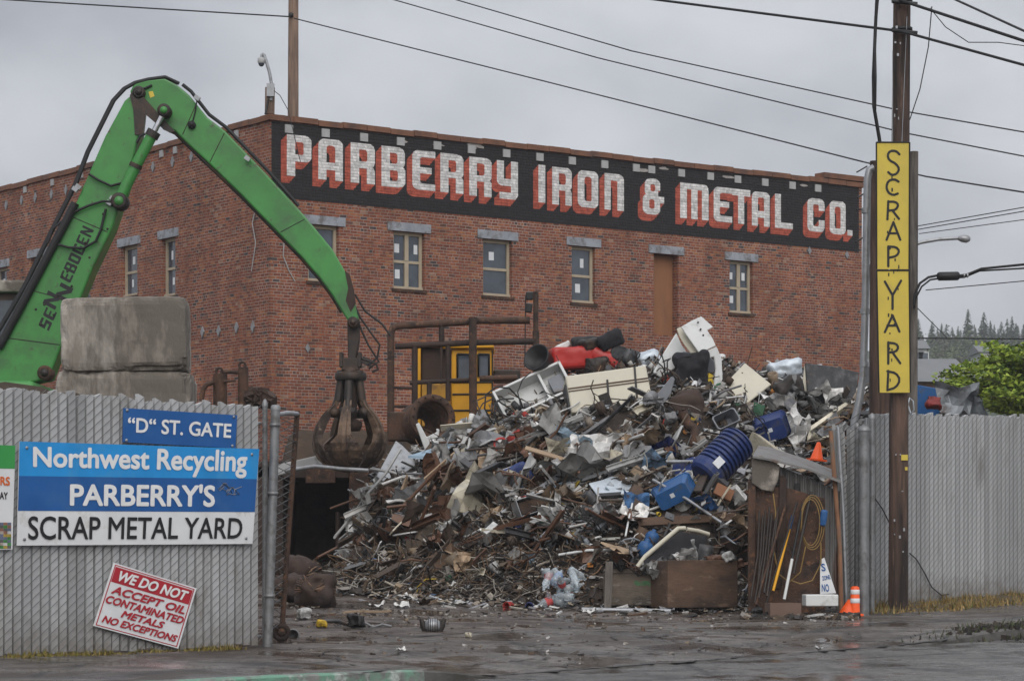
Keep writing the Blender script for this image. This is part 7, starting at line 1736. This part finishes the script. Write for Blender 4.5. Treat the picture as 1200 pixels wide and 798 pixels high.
lb = MB(); GC = [(.19, .26, .025), (.24, .32, .035), (.13, .20, .022), (.27, .34, .05), (.07, .12, .02)]
for k in range(95):
    a = rt.uniform(0, 6.28); h = rt.uniform(0, 1) ** .9; L_ = (1.0 - .5 * h) * rt.uniform(1.2, 3.1); st_ = P(1217, 500 - 70 * h, dT); e = st_ + Vector((math.cos(a) * L_, math.sin(a) * L_, rt.uniform(.1, .55)))
    b.tube([st_, st_.lerp(e, .5) + Vector((0, 0, .12)), e], [.05, .03, .01], 5)
    for i in range(7):
        f = .3 + .7 * i / 6; leaves(lb, st_.lerp(e, f) + Vector((0, 0, .1)), .30, 42, .07, GC, rt, .3)
b.build('trunk', M['wood_grey'], t); lb.build('crown', M['leaf'], t)
# houses
def house(lab, x0, x1, yr, ye, yb, d, mw, mr_, dep=6):
    t = thing('house', lab, 'house', Vector(((P(x0, 0, d).x + P(x1, 0, d).x) / 2, d, P(0, yb, d).z))); a, c = P(x0, ye, d), P(x1, ye, d); zb = P(0, yb, d).z
    b = MB(); b.box(((a.x + c.x) / 2, d + dep / 2, (zb + a.z) / 2), (c.x - a.x, dep, a.z - zb)); b.build('wall', mw, t)
    zr = P(0, yr, d).z; b = MB(); o_ = .3
    b.prism([Vector((a.x - o_, d - o_, a.z - .05)), Vector((a.x - o_, d + dep / 2, zr + .2)), Vector((a.x - o_, d + dep + o_, a.z - .05))], (c.x - a.x + 2 * o_, 0, 0)); b.build('roof', mr_, t)
    for k in range(3):
        wx = a.x + (c.x - a.x) * (.2 + .3 * k); b = MB(); b.box((wx, d - .01, (zb + a.z) / 2 + .3), (.9, .06, 1.0)); f = b.build('window', M['white'], t); b = MB(); b.box((wx, d - .03, (zb + a.z) / 2 + .3), (.75, .06, .85)); b.build('pane', M['glass'], f)
    return t
M['roof_grey'] = mat('grey shingles', (.15, .155, .16), .8, 0, .2, 2, .3); M['wall_white'] = mat('white siding', (.45, .46, .46), .7, 0, .1, 2, .1); M['wall_brown'] = mat('brown siding', (.12, .08, .06), .8, 0, .2, 2, .1)
house('low house with a wide grey roof behind the right fence', 1040, 1135, 416, 446, 640, 95, M['wall_brown'], M['roof_grey'], 9)
house('small pale house on the far hillside left of the green tree', 1066, 1086, 398, 408, 440, 210, M['wall_white'], M['roof_grey'])
house('far pale house low on the wooded hillside behind the fence', 1150, 1178, 404, 412, 450, 260, M['wall_white'], M['roof_grey'])
# hill
def hz(x, y):
    w = sm((y - 120) / 460); k = .18 + .82 * sm((x + 180) / 260); r_ = 46 * k + 6 * noise.noise(Vector((x * .006, 2, 0)))
    return -.9 + w * r_
b = MB(); ni, nj = 70, 30; vs = []
for i in range(ni + 1):
    for j in range(nj + 1): x = -700 + 1500 * i / ni; y = 100 + 800 * j / nj; vs.append((x, y, hz(x, y) if j < nj else -1))
b.add(vs, [[i * (nj + 1) + j, (i + 1) * (nj + 1) + j, (i + 1) * (nj + 1) + j + 1, i * (nj + 1) + j + 1] for i in range(ni) for j in range(nj)], None, True); tag(b.build('hill', mat('wooded hillside', (.03, .045, .02), .95, 0, .4, .05, .5)), kind='structure')
def conifer_mesh(seed):
    r = random.Random(seed); tr = MB(); tr.tube([(0, 0, 0), (0, 0, .95)], [.02, .003], 5, (.05, .035, .025)); cr = MB()
    for k in range(26):
        h = .12 + .86 * k / 26; R_ = (1 - h) * .26 * r.uniform(.75, 1.2) + .012
        for j in range(8):
            a = r.uniform(0, 6.28); e = Vector((math.cos(a) * R_, math.sin(a) * R_, h - R_ * .35)); s_ = Vector((-math.sin(a), math.cos(a), 0)) * R_ * .33
            cr.add([(0, 0, h + .03), e - s_, e + s_ * r.uniform(.7, 1.1), ], [[0, 1, 2]], (.022 * r.uniform(.7, 1.4), .042 * r.uniform(.7, 1.3), .02))
    return tr, cr
for v in range(3): pass
protos = []
for v in range(3):
    e = thing('conifer_tree', 'dark conifer on the skyline of the distant hill', 'tree', (0, 0, 0), 'conifers on the distant hill'); tr, cr = conifer_mesh(v); tr.build('trunk', M['wood'], e, uv=None); cr.build('crown', M['leaf'], e); protos.append(e)
rt = random.Random(5); used_p = set()
for k in range(96):
    px = 1060 + 175 * k / 95 + rt.uniform(-2, 2); d = rt.uniform(520, 640); x = (px - 600) / F * d; v = rt.randrange(3)
    o = protos[v] if v not in used_p else copy_tree(protos[v]); used_p.add(v); s_ = rt.uniform(5.5, 8) * (1.2 if rt.random() < .12 else 1); o.location = (x, d, hz(x, d) - .3); o.scale = (s_ * rt.uniform(.9, 1.3), s_, s_); o.rotation_euler = (0, 0, rt.uniform(0, 6))
b = MB()
for k in range(300):
    px = rt.uniform(1040, 1260); d = rt.uniform(200, 480); x = (px - 600) / F * d; h = rt.uniform(3, 6); c = Vector((x, d, hz(x, d) + h * .5)); cc = rt.choice([(.05, .075, .025), (.035, .055, .022), (.075, .10, .035), (.025, .04, .02), (.06, .06, .035)])
    leaves(b, c - Vector((0, 0, h * .25)), h * .42, 110, .30, [cc, tuple(q * .75 for q in cc), tuple(q * 1.2 for q in cc)], rt, .9)
tag(b.build('far_wood', M['leaf']), kind='stuff')

# ------------------------------------------------------------------ damp air
b = MB(); b.box((60, 420, 58), (2000, 1000, 121)); hzo = b.build('haze', None)
mh = bpy.data.materials.new('haze'); mh.use_nodes = True; n_ = mh.node_tree; n_.nodes.clear(); o_ = n_.nodes.new('ShaderNodeOutputMaterial'); v_ = n_.nodes.new('ShaderNodeVolumePrincipled'); v_.inputs['Density'].default_value = .00045; v_.inputs['Color'].default_value = (.86, .88, .92, 1); n_.links.new(v_.outputs['Volume'], o_.inputs['Volume']); hzo.data.materials.append(mh); tag(hzo, kind='stuff')
